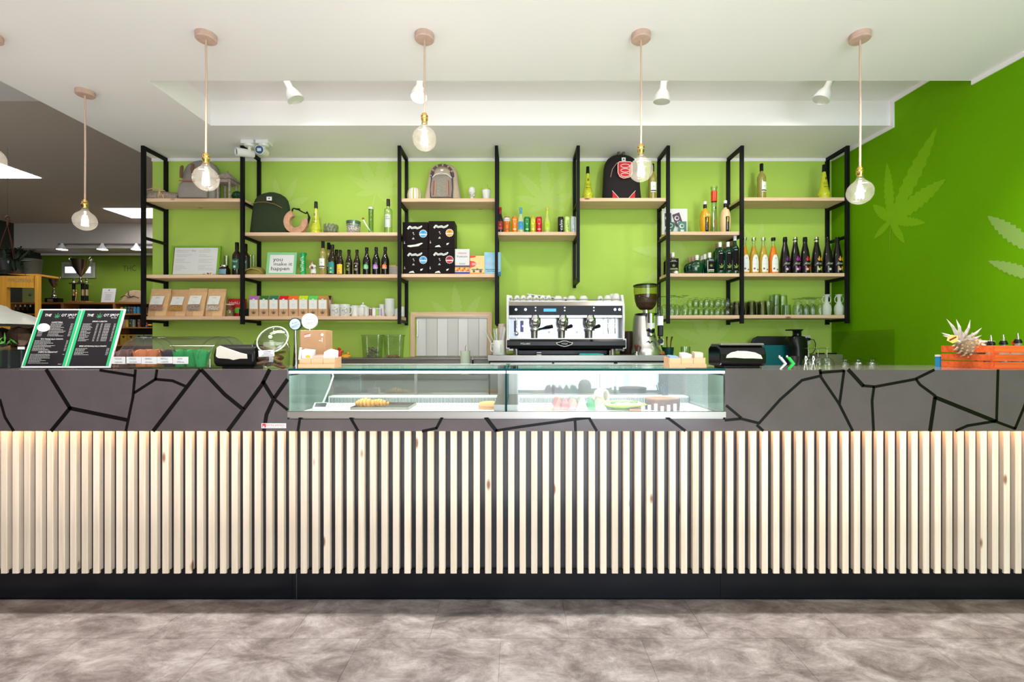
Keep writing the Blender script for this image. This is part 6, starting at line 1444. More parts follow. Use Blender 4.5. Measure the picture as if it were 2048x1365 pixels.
# menus
def menu(px, lb, title, secs_, cols=1):
    D = 2.335; t = T('menu_board', lb, 'menu', (PX(px, D), D, ZTT)); t.rotation_euler = (-.30, 0, 0)
    W_, H_ = .215, .318; y = 0
    MB().box(-W_ / 2 - .007, W_ / 2 + .007, -.002, .005, .006, H_ + .007).build('holder', mat('white_acrylic', (.78, .78, .80), .15), t, bevel=.001)
    MB().box(-W_ / 2 - .007, W_ / 2 + .007, -.004, .10, 0, .006, Matrix.Rotation(.30, 4, 'X')).build('base', acryl, t)
    MB().box(-W_ / 2, W_ / 2, -.0026, -.0021, .014, H_).build('sheet', mat('chalkboard_print', (.012, .010, .013), .6, spec=.15), t)
    for s_ in (-1, 1):
        MB().flat([rect(min(s_ * (W_ / 2 - .014), s_ * W_ / 2), max(s_ * (W_ / 2 - .014), s_ * W_ / 2), .014, H_)], -.0030).build('green_stripe', mat('menu_green', (.015, .36, .13), .4), t)
    MB().flat(cleaf(-.010, H_ - .040, .028, 0, 7, 0, .17), -.0030).build('leaf_emblem', mat('menu_leaf_green', (.03, .20, .08), .5), t)
    p = tpolys('THE', -.060, H_ - .028, .020, wfit=.034, shear=.15) + tpolys('OT SPOT', .050, H_ - .028, .020, wfit=.078, shear=.15) + tpolys('EST. 2018', .068, H_ - .043, .007)
    for z, s_ in title: p += tpolys(s_, 0, z, .0095, wmax=.14)
    MB().flat(p, -.0032).build('lettering', inkw, t)
    q_ = []
    for (z0, n_, xs) in secs_:
        for i in range(n_):
            z = z0 - i * .0066
            for xa, xb in xs:
                x = xa; e = xb - random.uniform(0, (xb - xa) * .45) if xb - xa > .03 else xb
                while x < e:
                    l_ = random.uniform(.004, .012); q_.append(rect(x, min(x + l_, e), z, z + .0022)); x += l_ + .0018
    MB().flat(q_, -.0031).build('small_lettering', mat('grey_white_ink', (.42, .42, .42), .6), t)
    return t
menu(86.5, 'left hot drinks menu in a clear holder, green striped black sheet', [(H, s) for H, s in ((.250, 'CAFFETTERIA'), (.158, 'TÈ E TISANE ALLA CANAPA'), (.088, 'AMERICAN BREAKFAST'))],
     [(.240, 11, ((-.03, .06), (.075, .088), (-.085, -.06))), (.148, 9, ((-.085, .03), (.078, .088))), (.075, 8, ((-.085, .02),)), (.075, 1, ((.078, .088),)), (.023, 1, ((.07, .088),))])
menu(174, 'right drinks menu in a clear holder, next to the domed pastry box', [(.255, 'DRINK E LIQUORI'), (.120, 'BIRRE ARTIGIANALI ALLA CANAPA')],
     [(.240, 15, ((-.085, -.03), (-.012, -.002), (.010, .020), (.03, .06), (.078, .088))), (.106, 6, ((-.085, -.01), (.075, .088)))])
t = T('round_tag', 'white oval disc clipped to the left menu', 'tag', (PX(85, 2.34), 2.345, ZTT + .255 - .045 + .0)); 
MB().lathe([(.0, -.0015), (.028, -.0015), (.030, 0), (.028, .0015), (0, .0015)], 28, Matrix.Rotation(.35, 4, 'Y') @ Matrix.Rotation(pi / 2 - .5, 4, 'X') @ Matrix.Diagonal((1, .75, 1, 1))).build('disc', paper, t)
MB().box(-.03, -.02, .0, .08, -.003, .003).build('clip', acryl, t)
# pastry box with rolled lid
D = 2.33; xa_, xb_ = PX(236, D), PX(420, D); wd = (xb_ - xa_) / 2
t = T('pastry_box', 'clear roll top acrylic box of wrapped muffins with five hand written cards', 'pastry box', ((xa_ + xb_) / 2, D, ZTT)); bd = .32
MB().box(-wd, wd, 0, bd, 0, .008).build('base_tray', clear('tray_acrylic', (.8, .84, .82), (.5, .55, .52), .14), t)
arc = [(bd / 2 - bd / 2 * cos(a), .05 + .115 * sin(a)) for a in [pi * q / 14 for q in range(15)]]
mb = MB(); pr = [(0, .008)] + arc + [(bd, .008)]
for y, z in pr: mb.v += [(-wd, y, z), (wd, y, z)]
mb.f = [(2 * i, 2 * i + 1, 2 * i + 3, 2 * i + 2) for i in range(len(pr) - 1)]; mb.build('curved_lid', acryl, t, smooth=60)
for x in (-wd, wd):
    MB().add([(x, y, z) for y, z in pr], [tuple(range(len(pr)))]).build('end_panel', acryl, t)
    MB().tube([(x, y, z) for y, z in pr], .0028, 6).build('edge_rim', acryl, t)
for x in (-wd + .06, wd - .06): MB().tube([(x, y, z) for y, z in arc], .0025, 6).build('edge_rim', clear('acrylic_rib', (.85, .87, .85), (.5, .52, .5), .2), t)
MB().tube([(-wd, bd * .5, .166), (wd, bd * .5, .166)], .003, 6).build('lid_seam', clear('acrylic_rib'), t)
cw = (PX(377, D) - PX(220, D)) / 5
for i, s_ in enumerate(('VEGAN cioccolato e amarena', 'CIOCCO senza caramello', 'CARAMELLO semi zucca', 'MIRTILLI e CAROTA', 'SEMI di PAPAVERO e banana')):
    xc = PX(222, D) - t.location.x + cw * (i + .5)
    if i == 0: xc += .006
    o = MB().box(xc - cw / 2 + .001, xc + cw / 2 - .001, -.008, -.0065, .026 + .002 * (i % 2), .062).build('card', paper, t)
    w_ = s_.split(); MB().flat(tpolys(w_[0], xc - .003, .052, .012, wmax=.035, rot=-.02) + tpolys(' '.join(w_[1:]), xc, .036, .011, wmax=.037), -.0084).build('handwriting', mat('blue_ink', (.03, .04, .12), .6), o)
def muffin(px, D, pc, n_, top, lb, z=.0085):
    m_ = T('muffin', lb, 'muffin', (PX(px, D), D, ZTT + z), 0, 'wrapped muffins in the pastry box')
    mb = MB(); n = 16; V = []
    for j, (r, z_) in enumerate(((.022, 0), (.028, .03), (.033, .055), (.040, .075))):
        for i in range(n):
            a = 2 * pi * i / n; rr = r * (1 + .04 * (i % 2)); zz = z_ + (.016 * abs(sin(2 * a)) if j == 3 else 0); V.append((rr * cos(a), rr * sin(a), zz))
    mb.add(V, [(0 + j * n + i, j * n + (i + 1) % n, (j + 1) * n + (i + 1) % n, (j + 1) * n + i) for j in range(3) for i in range(n)] + [tuple(range(n - 1, -1, -1))])
    mb.build('paper_wrap', mat('wrap_' + n_, pc, .7), m_)
    MB().sphere((0, 0, .058), .030, 14, 8, (1, 1, .7)).build('cake', mat('cake_' + n_, top, .8, noise=.3, nscale=60), m_, smooth=60)
og, dk, gn, pu = (.80, .24, .09), (.03, .02, .04), (.01, .40, .10), (.25, .12, .12)
for i, (px, D_, c_, n_) in enumerate(((248, 2.40, pu, 'maroon'), (262, 2.50, pu, 'maroon'), (283, 2.40, og, 'orange'), (304, 2.43, og, 'orange'), (296, 2.54, og, 'orange'), (318, 2.53, og, 'orange'), (339, 2.42, dk, 'black'), (343, 2.54, og, 'orange'),
        (362, 2.42, gn, 'green'), (366, 2.54, dk, 'black'), (384, 2.42, gn, 'green'), (387, 2.54, pu, 'maroon'), (403, 2.40, gn, 'green'))):
    muffin(px, D_, c_, n_, (.10, .05, .03) if c_ is not og else (.35, .18, .08), '%s wrapped muffin in the clear box, %s, %s' % (n_, ('left end' if px < 275 else 'left of centre' if px < 325 else 'right of centre' if px < 372 else 'right end'), 'front row' if D_ < 2.47 else 'back row') + (', more to the right' if px in (262, 304, 318, 403) else ''))
# napkin dispensers
def napkins(px0, px1, ytop, D, lb, m, paperpoly, depth):
    w_ = (px1 - px0) / F * D; H_ = ch(ytop, D)
    t = T('napkin_dispenser', lb, 'napkin dispenser', ((PX(px0, D) + PX(px1, D)) / 2, D, ZTT))
    MB().prismx([(.02, .010), (depth, .010), (depth, H_ * .85), (depth * .8, H_), (.05, H_), (.015, H_ * .88), (0, H_ * .6), (.0, .03)][::-1], -w_ / 2, w_ / 2).build('body', m, t, bevel=.010)
    MB().box(-w_ * .38, w_ * .42, .03, depth - .01, 0, .012).build('foot', blackp, t, bevel=.003)
    MB().prism(paperpoly(w_, H_), -.004, .012).build('napkin', mat('cream_napkin', (.74, .68, .60), .8), t)
    return t
napkins(426, 508, 690, 2.36, 'black counter napkin dispenser with tilted tissue, beside the cookie jar', blackp,
    lambda w, h: [(-w * .42, h * .52), (-w * .36, h * .44), (-.02, h * .41), (.0, h * .36), (.035, h * .42), (w * .34, h * .42), (w * .33, h * .60), (w * .16, h * .66), (-.02, h * .80), (-w * .34, h * .94), (-w * .40, h * .88)], .13)
t = napkins(1441, 1534, 690, 2.40, 'large black napkin dispenser with arched tissue, right of the glass case', blackg,
    lambda w, h: [(-w * .38, h * .44), (-w * .2, h * .45), (0, h * .42), (w * .2, h * .42), (w * .40, h * .40), (w * .36, h * .56), (w * .24, h * .67), (w * .05, h * .73), (-w * .12, h * .73), (-w * .27, h * .66), (-w * .36, h * .56)], .16)
MB().box(-.115, .115, .01, .14, .118, .131).build('chrome_rim', mat('smoked_chrome', (.25, .24, .23), .2, .8), t, bevel=.006)
# cookie jar
D = 2.42; t = T('cookie_jar', 'clear glass jar with lid propped open, label and dark cookies', 'jar', (PX(543, D), D, ZTT))
MB().lathe([(.078, 0), (.086, .008), (.088, .04), (.086, .12), (.078, .135), (.078, .145), (.080, .145)], 32, cap=False).build('jar', glass, t, smooth=50)
M = Matrix.Translation((.022, -.030, .150)) @ Matrix.Rotation(1.05, 4, 'X')
MB().lathe([(.0, .018), (.06, .014), (.078, 0), (.080, -.006), (.074, -.006), (.06, .008), (0, .012)][::-1], 32, M, cap=False).build('lid', clear('lid_glass', (.88, .92, .86), (.5, .55, .48), .16), t, smooth=50)
MB().tube([(.078 * cos(a), .078 * sin(a), 0) for a in [2 * pi * q / 24 for q in range(24)]], .004, 6, M, closed=True).build('lid_rim', frost, t, smooth=60)
MB().sphere((0, 0, .026), .010, 10, 8).build('lid_knob', frost, t, smooth=60); C.objects[-1].matrix_local = M
for q, s_ in enumerate((-.088, .088)): MB().tube([(s_, 0, .09), (s_ * 1.08, -.01, .11), (s_ * 1.03, -.02, .135)], .0025, 6).build('clasp_wire', chrome, t)
o = MB().box(-.014, .066, -.0905, -.089, .062, .094, Matrix.Rotation(-.05, 4, 'Y')).build('label_sheet', paper, t, bevel=.0005)
MB().flat(tpolys('COOKIES', .026, .088, .009, rot=.05) + tpolys('GOLD &', .026, .079, .009, rot=.05) + tpolys('CIOCCOLATO', .028, .070, .009, rot=.05), -.0915).build('handwriting', mat('blue_ink'), o)
ck = mat('dark_cookie', (.17, .07, .03), .8, noise=.35, nscale=90, bump=.8)
for q in range(11):
    a = q * 1.9; M = Matrix.Translation((PX(543, D) + .034 * cos(a), D + .028 * sin(a), ZTT + .018 + q * .0085)) @ Matrix.Rotation(.35 * sin(q * 1.3), 4, 'X') @ Matrix.Rotation(.4 * cos(q * 2.1), 4, 'Y')
    o = MB().lathe([(.0, -.006), (.036, -.006), (.040, 0), (.034, .006), (0, .008)], 20, cap=False).build('cookie', ck, None, smooth=50); o.matrix_world = M
    tag(o, 'round dark cookie in the glass jar, ' + ('bottom one' if q == 0 else 'top one' if q == 10 else ORD[q] + ' from the bottom'), 'cookie', 'cookies in the jar')
# water tap badges
for px, py, r, D, lb, s1, s2, c_ in ((591, 649, .036, 2.62, 'round tap badge with dark rim lettered gassata, leaning left', 'Acqua', 'GASSATA', (.60, .75, .82)), (619.5, 643, .044, 2.58, 'large white round tap badge lettered liscia', 'Acqua', 'LISCIA', (.80, .82, .84))):
    t = T('tap_badge', lb, 'sign', (PX(px, D), D, ZTT)); zc_ = PZ(py, D) - ZT
    M = Matrix.Translation((0, 0, zc_)) @ Matrix.Rotation(pi / 2, 4, 'X')
    MB().lathe([(0, -.006), (r, -.006), (r, .006), (0, .006)], 32, M).build('disc', mat('dark_green_rim', (.02, .05, .035), .3) if px < 600 else mat('badge_white', (.75, .77, .8), .3), t)
    MB().flat([circ(0, zc_, r * .86, 32)], -.0064).build('face', mat('badge_face_' + s2, c_, .4), t)
    ro = .35 if px < 600 else 0
    MB().flat(tpolys(s1, -.002, zc_ + r * .25, .013, rot=ro) + tpolys(s2, .002, zc_ - r * .22, .013, rot=ro, wmax=r * 1.4) + strip([(-r * .5, zc_ - r * .45 - ro * r * .4), (r * .5, zc_ - r * .45 + ro * r * .4)], .0012), -.0070).build('lettering', mat('blue_grey_ink', (.06, .12, .28), .5), t)
    MB().tube([(0, 0, zc_ - r), (0, .005, zc_ * .5), (0, .01, .0)], [.008, .011, .02], 12).build('tap_column', chrome, t, smooth=50)
# big kraft carton and sachet organisers
D = 2.44; xa_, xb_ = PX(601, D), PX(650, D); H_ = ch(661, D); w_ = xb_ - xa_
t = T('kraft_carton', 'large brown kraft carton lettered in white behind the sachet holder', 'box', ((xa_ + xb_) / 2, D, ZTT)); t.rotation_euler = (0, 0, 0)
MB().add([(-w_ / 2, 0, 0), (w_ / 2, 0, 0), (w_ / 2, .10, 0), (-w_ / 2 - .052, .10, 0), (-w_ / 2, 0, H_), (w_ / 2, 0, H_), (w_ / 2, .10, H_), (-w_ / 2 - .052, .10, H_)],
    [(0, 3, 2, 1), (4, 5, 6, 7), (0, 1, 5, 4), (1, 2, 6, 5), (2, 3, 7, 6), (3, 0, 4, 7)]).build('carton', mat('carton_kraft', (.50, .28, .15), .7, noise=.06), t, bevel=.002)
MB().flat([[(-.045, H_ - .027), (-.01, H_ - .019), (-.012, H_ - .033), (-.044, H_ - .037)]], -.0006).build('logo_ground', paper, t)
MB().flat(tpolys('DaVERO', -.028, H_ - .028, .010, rot=.08, wfit=.032) + strip([(-.045, H_ - .024), (-.012, H_ - .017)], .002), -.0010).build('red_lettering', red, t)
MB().flat([circ(.050, H_ - .024, .008, 8), rect(.048, .052, H_ - .062, H_ - .040), rect(.033, .044, H_ - .057, H_ - .053)] + [rect(-.045, e, .052 + i * .006, .0545 + i * .006) for i, e in enumerate((.038, .01, .02))], -.0008).build('white_print', mat('white_ink'), t)
MB().flat([[(-.01, .030), (.02, .030), (.012, .018), (-.006, .018)]], -.001).build('opening', ink, t)
def sachet_box(px0, px1, D, zb, lb, fl):
    w_ = (px1 - px0) / F * D; t = T('sachet_holder', lb, 'organiser', ((PX(px0, D) + PX(px1, D)) / 2, D, zb + .0004))
    kb = mat('organiser_kraft', (.58, .32, .18), .7); kb2 = mat('organiser_kraft_front', (.64, .38, .22), .7)
    MB().box(-w_ / 2, w_ / 2, 0, .09, 0, .018).build('tray', kb, t)
    MB().box(-w_ / 2, w_ / 2, .088, .09, .018, .055).box(-w_ / 2, -w_ / 2 + .002, .012, .088, .018, .05).box(w_ / 2 - .002, w_ / 2, .012, .088, .018, .05).build('side_panel', kb, t)
    for q in range(3):
        a = -w_ / 2 + .002 + q * (w_ - .004) / 3; MB().box(a + .0012, a + (w_ - .004) / 3 - .0012, .010, .013, .016, .048).build('compartment', kb2, t)
    for i, (q, m, pl) in enumerate(fl):
        a = -w_ / 2 + (q + .5) * w_ / 3
        mb = MB()
        for k_ in range(4): mb.prism([(a + x, z + .002 * k_) for x, z in pl], .020 + k_ * .012, .0215 + k_ * .012)
        mb.build('sachets', m, t)
    return t
blue_s = mat('blue_sachet', (.30, .50, .80), .5)
pw = mat('white_sachet', (.84, .84, .85), .5)
t = sachet_box(596, 669, 2.30, zt, 'kraft sachet holder with white sachets on the left of the glass case',
    [(0, pw, [(-.022, .03), (.03, .03), (.032, .085), (-.022, .090)]), (2, pw, [(-.035, .03), (.026, .03), (.028, .08), (-.01, .09), (-.03, .078)]), (1, mat('pink_sachet', (.75, .55, .48), .6), [(-.03, .03), (.025, .03), (.028, .062), (-.03, .058)])])
MB().flat([[(-.062, .052), (-.040, .050), (-.038, .060), (-.05, .066), (-.062, .06)]], .0185).build('yellow_print', mat('yellow_pad'), t)
MB().box(-.097, -.087, .006, .009, .030, .092, Matrix.Rotation(.12, 4, 'Y')).build('sachet_stick', pw, t)
sachet_box(1339, 1413, 2.32, zt, 'kraft sachet holder with blue, white and beige packets on the right of the glass case',
    [(0, blue_s, [(-.022, .03), (.022, .03), (.022, .054), (-.022, .058)]), (1, pw, [(-.024, .03), (.026, .03), (.026, .066), (.0, .072), (-.024, .070)]), (2, mat('beige_sachet', (.72, .58, .45), .6), [(-.022, .03), (.022, .03), (.022, .074), (-.020, .076)])])
# ---- inside the case
ZD = .906 + .0222
def inc(px, D): return (PX(px, D), D, ZD + .0004)
pastry = mat('croissant_crust', (.72, .36, .12), .5, noise=.25, nscale=40)
t = T('baking_tray', 'shallow steel tray in the left half of the glass case', 'tray', inc(760, 2.50))
MB().box(-.13, .17, -.08, .12, 0, .003).build('base', steel, t); 
for q in ((-.13, .17, -.083, -.08), (-.13, .17, .12, .123), (-.133, -.13, -.08, .12), (.17, .173, -.08, .12)): MB().box(q[0], q[1], q[2], q[3], 0, .014).build('rim', steel, t)
def croissant(px, D, lb, s_=1., z=.004, rz=0.):
    t = T('croissant', lb, 'croissant', (PX(px, D), D, ZD + .0004 + z), rz)
    for q in range(7):
        a = (q - 3) / 3.; r = .030 * (1 - .55 * a * a) * s_
        MB().sphere((a * .055 * s_, .02 * a * a * s_, .028 * s_ * (1 - .25 * abs(a))), r, 12, 8, (.55, 1, .85)).build('crust_roll', pastry, t, smooth=60)
croissant(731, 2.47, 'golden croissant on the tray, left one'); croissant(757, 2.50, 'golden croissant on the tray, right one', .85)
t = T('sandwich', 'toasted sandwich on paper at the right end of the left case half', 'sandwich', inc(978, 2.46))
MB().loft([(0, 0, 0, .055, .03, 4), (0, 0, .012, .055, .03, 4)], 20).build('lower_bread', mat('toast', (.62, .34, .16), .7), t, bevel=.002)
MB().loft([(0, 0, .012, .058, .032, 3), (0, 0, .017, .058, .032, 3)], 20).build('filling', mat('ham_filling', (.6, .25, .18), .5), t)
MB().loft([(0, 0, .017, .055, .03, 3), (0, 0, .034, .050, .026, 3), (0, 0, .040, .03, .018, 2)], 20).build('upper_bread', mat('toast'), t, smooth=60)
t = T('paper_sheet', 'white paper sheet with tag before the toasted sandwich', 'paper', inc(965, 2.33)); MB().box(-.09, .07, -.03, .05, 0, .001).build('sheet', paper, t)
# wrapped sandwiches
wrapc = clear('cling_film', (.95, .93, .93), (.75, .75, .75), .35)
for i, (px, c_, nm) in enumerate(((1115, (.80, .28, .28), 'pink'), (1130, (.78, .22, .24), 'deep pink'), (1145, (.82, .45, .42), 'pale pink'), (1162, (.70, .80, .55), 'pale green'), (1180, (.60, .78, .45), 'green'), (1198, (.66, .80, .55), 'light green'))):
    t = T('wrapped_sandwich', '%s wrapped triangular sandwich in the right case half' % nm, 'sandwich', inc(px, 2.42), (.3, -.2, .25, .1, -.3, .2)[i], 'film wrapped sandwiches')
    MB().prism([(-.036, 0), (.036, 0), (.004, .066 - .004 * (i % 3)), (-.004, .066 - .004 * (i % 3))], -.028, .028).build('sandwich', mat('wrap_' + nm, c_, .45), t, bevel=.004)
    MB().prism([(-.039, -.0), (.039, -.0), (.006, .070), (-.006, .070)], -.031, .031).build('film', wrapc, t)
t = T('bread_roll', 'pinkish bread roll left of the wrapped sandwiches', 'bread roll', inc(1090, 2.42)); MB().loft([(0, 0, 0, .05, .03, 2.4), (0, 0, .015, .055, .034, 2.2), (0, 0, .028, .04, .024, 2), (0, 0, .033, .015, .01, 2)], 20).build('roll', mat('roll_crust', (.74, .45, .32), .6), t, smooth=60)
t = T('serving_plate', 'lime green oval plate of filled wraps in the right case half', 'plate', inc(1245, 2.46))
MB().loft([(0, 0, 0, .06, .04, 2), (0, 0, .006, .06, .04, 2)], 28).build('foot', mat('lime_plate', (.42, .62, .02), .25), t)
MB().loft([(0, 0, .006, .07, .045, 2), (0, 0, .016, .115, .075, 2), (0, 0, .026, .135, .088, 2)], 32).build('plate', mat('lime_plate'), t, smooth=50)
MB().loft([(0, 0, .027, .11, .07, 2), (0, 0, .038, .09, .055, 2), (0, 0, .044, .04, .03, 2)], 28).build('salad', mat('salad_filling', (.55, .48, .26), .7, noise=.6, nscale=50), t, smooth=60)
for q in range(6): MB().sphere((-.06 + q * .024, -.045 + .01 * (q % 2), .040), .010, 8, 6, (1.4, 1, .6)).build('leaf_piece', mat('bright_leaf'), t, smooth=60)
t = T('filled_wrap', 'pale filled wrap standing on the lime plate', 'sandwich', (PX(1203, 2.47), 2.47, ZD + .030))
MB().loft([(0, 0, 0, .040, .030, 2), (0, 0, .04, .044, .032, 2), (0, 0, .065, .036, .028, 2), (.0, 0, .078, .018, .015, 2)], 24).build('tortilla', mat('tortilla', (.80, .66, .50), .7), t, smooth=60)
MB().sphere((.014, -.022, .040), .022, 12, 8, (.7, .6, 1.3)).build('filling', mat('wrap_filling', (.28, .22, .14), .7, noise=.5, nscale=60), t, smooth=60)
t = T('log_slab', 'bark edged log slab serving board in the right case half', 'serving board', inc(1325, 2.46))
MB().lathe([(.085, 0), (.090, .004), (.088, .040), (.092, .052), (.088, .056), (0, .056)], 28).build('bark_slab', mat('bark_red', (.16, .06, .03), .8, noise=.6, nscale=45, bump=1), t, smooth=50)
MB().lathe([(.0, .0565), (.084, .0565)], 28, cap=False).build('cut_face', mat('slab_face', (.28, .14, .08), .7, noise=.2, nscale=30), t)
t = T('chocolate_bar', 'thin brown wafer bars beside the log slab', 'pastry', inc(1272, 2.40))
for q in range(3): MB().box(-.04 + q * .004, .04, -.025 + q * .018, -.01 + q * .018, .0, .010).build('wafer', mat('wafer', (.42, .18, .06), .6), t)
t = T('digital_thermometer', 'small white digital thermometer display inside the left end of the case', 'thermometer', inc(642, 2.34))
MB().prismx([(-.02, 0), (.03, 0), (.03, .035), (.01, .048), (-.02, .02)][::-1], -.038, .038).build('housing', whitep, t, bevel=.003)
MB().add([(-.028, -.0125, .0278), (.028, -.0125, .0278), (.028, .0055, .0450), (-.028, .0055, .0450)], [(0, 1, 2, 3)]).build('screen', mat('grey_lcd', (.10, .11, .11), .3), t)
MB().tube([(0, .02, .04), (.03, .03, .12), (.05, .03, .18), (.04, .04, .205), (.0, .05, .21)], .005, 8).build('cable', whitep, t, smooth=60)
t = T('price_ticket', 'row of folded white price tickets at right front of the case', 'tag', inc(1330, 2.30))
for q in range(8): MB().box(-.11 + q * .032 - .008, -.11 + q * .032 + .008, 0, .0015, .0, .035 + .006 * (q % 3), Matrix.Rotation(.0, 4, 'X')).build('ticket', pw, t)
t = T('cutlery_fan', 'dark folded cutlery leaning on the case rear ledge', 'cutlery', (PX(1333, 2.70), 2.735, .906 + .0624))
for q in range(4): MB().box(-.012 + q * .009, -.006 + q * .009, -.002, .002, 0, .06 + .01 * q, Matrix.Rotation(-.25 + q * .05, 4, 'Y')).build('blade', mat('dark_steel', (.08, .09, .10), .3, .8), t)
# ---- things behind the bar seen over the counter
t = T('red_toy', 'small red rubber figure with raised arms on the sink splashback', 'toy', (PX(677.5, 4.25), 4.26, ZK + .0004))
rr_ = mat('red_rubber', (.75, .015, .01), .35); yo = mat('orange_rubber', (.88, .38, .02), .4)
def toy(t, m, lie=False):
    MB().loft([(0, 0, .018, .022, .014, 3), (0, 0, .045, .022, .014, 3), (0, 0, .060, .018, .012, 2.5)], 16).build('torso', m, t, smooth=60)
    MB().sphere((0, 0, .076), .016, 12, 10).build('head', m, t, smooth=60)
    for s_ in (-1, 1):
        MB().tube([(s_ * .010, 0, .022), (s_ * .013, 0, .0)], [.010, .009], 10).build('leg', m, t, smooth=60); MB().tube([(s_ * .016, 0, .054), (s_ * .034, 0, .050), (s_ * .036, 0, .066)], [.007, .007, .007], 8).build('arm', m, t, smooth=60)
toy(t, rr_)
t = T('orange_toy', 'small orange rubber figure half behind the red one', 'toy', (PX(668, 4.30), 4.31, ZK + .0004)); toy(t, yo)
t = T('orange_toy', 'orange rubber figure lying down right of the red one', 'toy', (PX(691, 4.25), 4.27, ZK + .0004))
MB().loft([(0, 0, 0, .036, .018, 2.5), (0, 0, .02, .034, .016, 2.5), (0, 0, .030, .02, .01, 2)], 16).build('torso', yo, t, smooth=60)
MB().sphere((.018, 0, .036), .014).build('head', yo, t, smooth=60); MB().sphere((-.030, -.01, .012), .012).sphere((.034, -.01, .012), .012).build('hand', yo, t, smooth=60)
def tub(px, lb, fill):
    D = 4.22; t = T('plastic_tub', lb, 'container', (PX(px, D), D, ZK + .0004)); h_ = PZ(673, D) - ZK
    vs = MB().loft([(0, 0, 0, .076, .055, 7), (0, 0, h_, .086, .062, 7)], 32); vs.f = vs.f[:-1]; vs.build('tub', clear('tub_plastic', (.90, .93, .86), (.55, .62, .5), .14), t, smooth=30)
    MB().loft([(0, 0, h_, .092, .068, 7), (0, 0, h_ + .012, .092, .068, 7)], 32).build('lid', clear('tub_lid', (.82, .88, .78), (.5, .6, .5), .2), t)
    return t
t = tub(745, 'clear plastic tub half full of grey ring snacks', 0)
rm = mat('grey_ring', (.24, .21, .17), .8)
b0 = Vector(t.location)
for q in range(26):
    c = Vector((random.uniform(-.052, .052), random.uniform(-.035, .03), .014 + (q // 6) * .018)); M = Matrix.Translation(b0 + c) @ Matrix.Rotation(random.uniform(-1.2, 1.2), 4, 'X') @ Matrix.Rotation(random.uniform(-.8, .8), 4, 'Y') @ Matrix.Rotation(pi / 2 * (q % 2), 4, 'X')
    if q == 0:
        r0 = MB().tube([(.011 * cos(a), .011 * sin(a), 0) for a in [2 * pi * i / 14 for i in range(14)]], .0042, 7, closed=True).build('snack_ring', rm, None, smooth=60); o = r0
        tag(o, 'grey ring shaped snack inside the left plastic tub', 'snack', 'ring snacks in the tub')
    else: o = r0.copy(); C.objects.link(o)
    o.matrix_world = M
t = tub(788, 'clear plastic tub with a few brown biscuits, beside the wall hatch', 1); b0 = Vector(t.location)
for i, (x, y) in enumerate(((-.048, -.02), (-.018, -.03), (.014, -.025), (.044, -.02), (-.03, .02), (.02, .02))):
    o = MB().sphere((0, 0, 0), .017, 10, 8, (1.0, .9, .75)).build('biscuit', mat('brown_biscuit', (.32, .17, .09), .8, noise=.3, nscale=70), None, smooth=60); o.location = b0 + Vector((x, y, .0135)); tag(o, 'brown biscuit in the right plastic tub, ' + ('front left', 'front, left of middle', 'front, right of middle', 'front right', 'back left', 'back right')[i], 'biscuit', 'biscuits in the tub')
ZSK = 1.0204
t = T('paper_roll', 'white green cylindrical canister at the sink', 'roll', (PX(930, 3.9), 3.92, ZSK)); MB().lathe([(.042, 0), (.042, PZ(702, 3.9) - ZSK), (.012, PZ(702, 3.9) - ZSK), (.012, 0)], 28).build('roll', mat('pale_green_roll', (.58, .66, .52), .6), t, smooth=50)
MB().tube([(.0, 0, .1), (.0, 0, .232), (.006, 0, .245), (.012, 0, .248)], .0022, 6).build('hook', chrome, t)
t = T('sink_knife', 'knife standing upright beside the paper roll', 'knife', (PX(946, 3.9), 3.93, ZSK)); MB().tube([(0, 0, 0), (-.006, 0, .12)], .007, 8).build('handle', blackp, t); MB().prism([(-.010, .12), (-.002, .12), (-.006, .235)], -.001, .001).build('blade', steel, t)
t = T('film_roll', 'thin white roll lying at the sink front left of the tubs', 'roll', (PX(683, 3.84), 3.86, ZSK)); MB().lathe([(.028, -.10), (.028, .05)], 16, Matrix.Translation((0, 0, .029)) @ Matrix.Rotation(pi / 2, 4, 'Y')).build('roll', paper, t, smooth=50)
# juicer, tray, board
t = T('slow_juicer', 'black slow juicer with tall feed chute beside the twin socket', 'juicer', (PX(1594, 4.0), 4.0, ZJ + .0004))
h1_ = PZ(683, 4.0) - ZJ; 
MB().loft([(0, 0, 0, .075, .09, 3), (0, 0, .10, .070, .085, 3), (0, 0, h1_ - .06, .068, .08, 3), (-.01, 0, h1_ + .01, .075, .08, 3), (-.01, 0, h1_ + .04, .06, .07, 2.5)], 28).build('body', blackp, t, smooth=50)
MB().lathe([(.062, h1_ + .02), (.060, h1_ + .035), (.034, h1_ + .05), (.033, PZ(664, 4.0) - ZJ), (.040, PZ(661, 4.0) - ZJ), (.0, PZ(661, 4.0) - ZJ)], 24).build('feed_chute', blackg, t, smooth=40)
MB().loft([(-.025, 0, PZ(662, 4) - ZJ, .065, .045, 3), (-.025, 0, PZ(659.5, 4) - ZJ, .068, .048, 3)], 24).build('feed_tray', blackp, t)
MB().tube([(.06, 0, .07), (.09, -.01, .075), (.10, -.02, .06)], [.014, .014, .012], 10).build('spout', blackp, t, smooth=60)
t = T('black_tray', 'large black rounded tray leaning on the wall behind the juicer', 'tray', (PX(1556, 4.24), 4.24, ZJ + .0004)); H_ = PZ(673, 4.24) - ZJ; w_ = .25
MB().prism([(-w_, .0), (w_, 0), (w_, H_), (-w_ + .07, H_), (-w_ + .03, H_ - .02), (-w_, H_ - .08)], 0, .03).build('tray', mat('matt_black_tray', (.010, .011, .016), .5), t, bevel=.008)
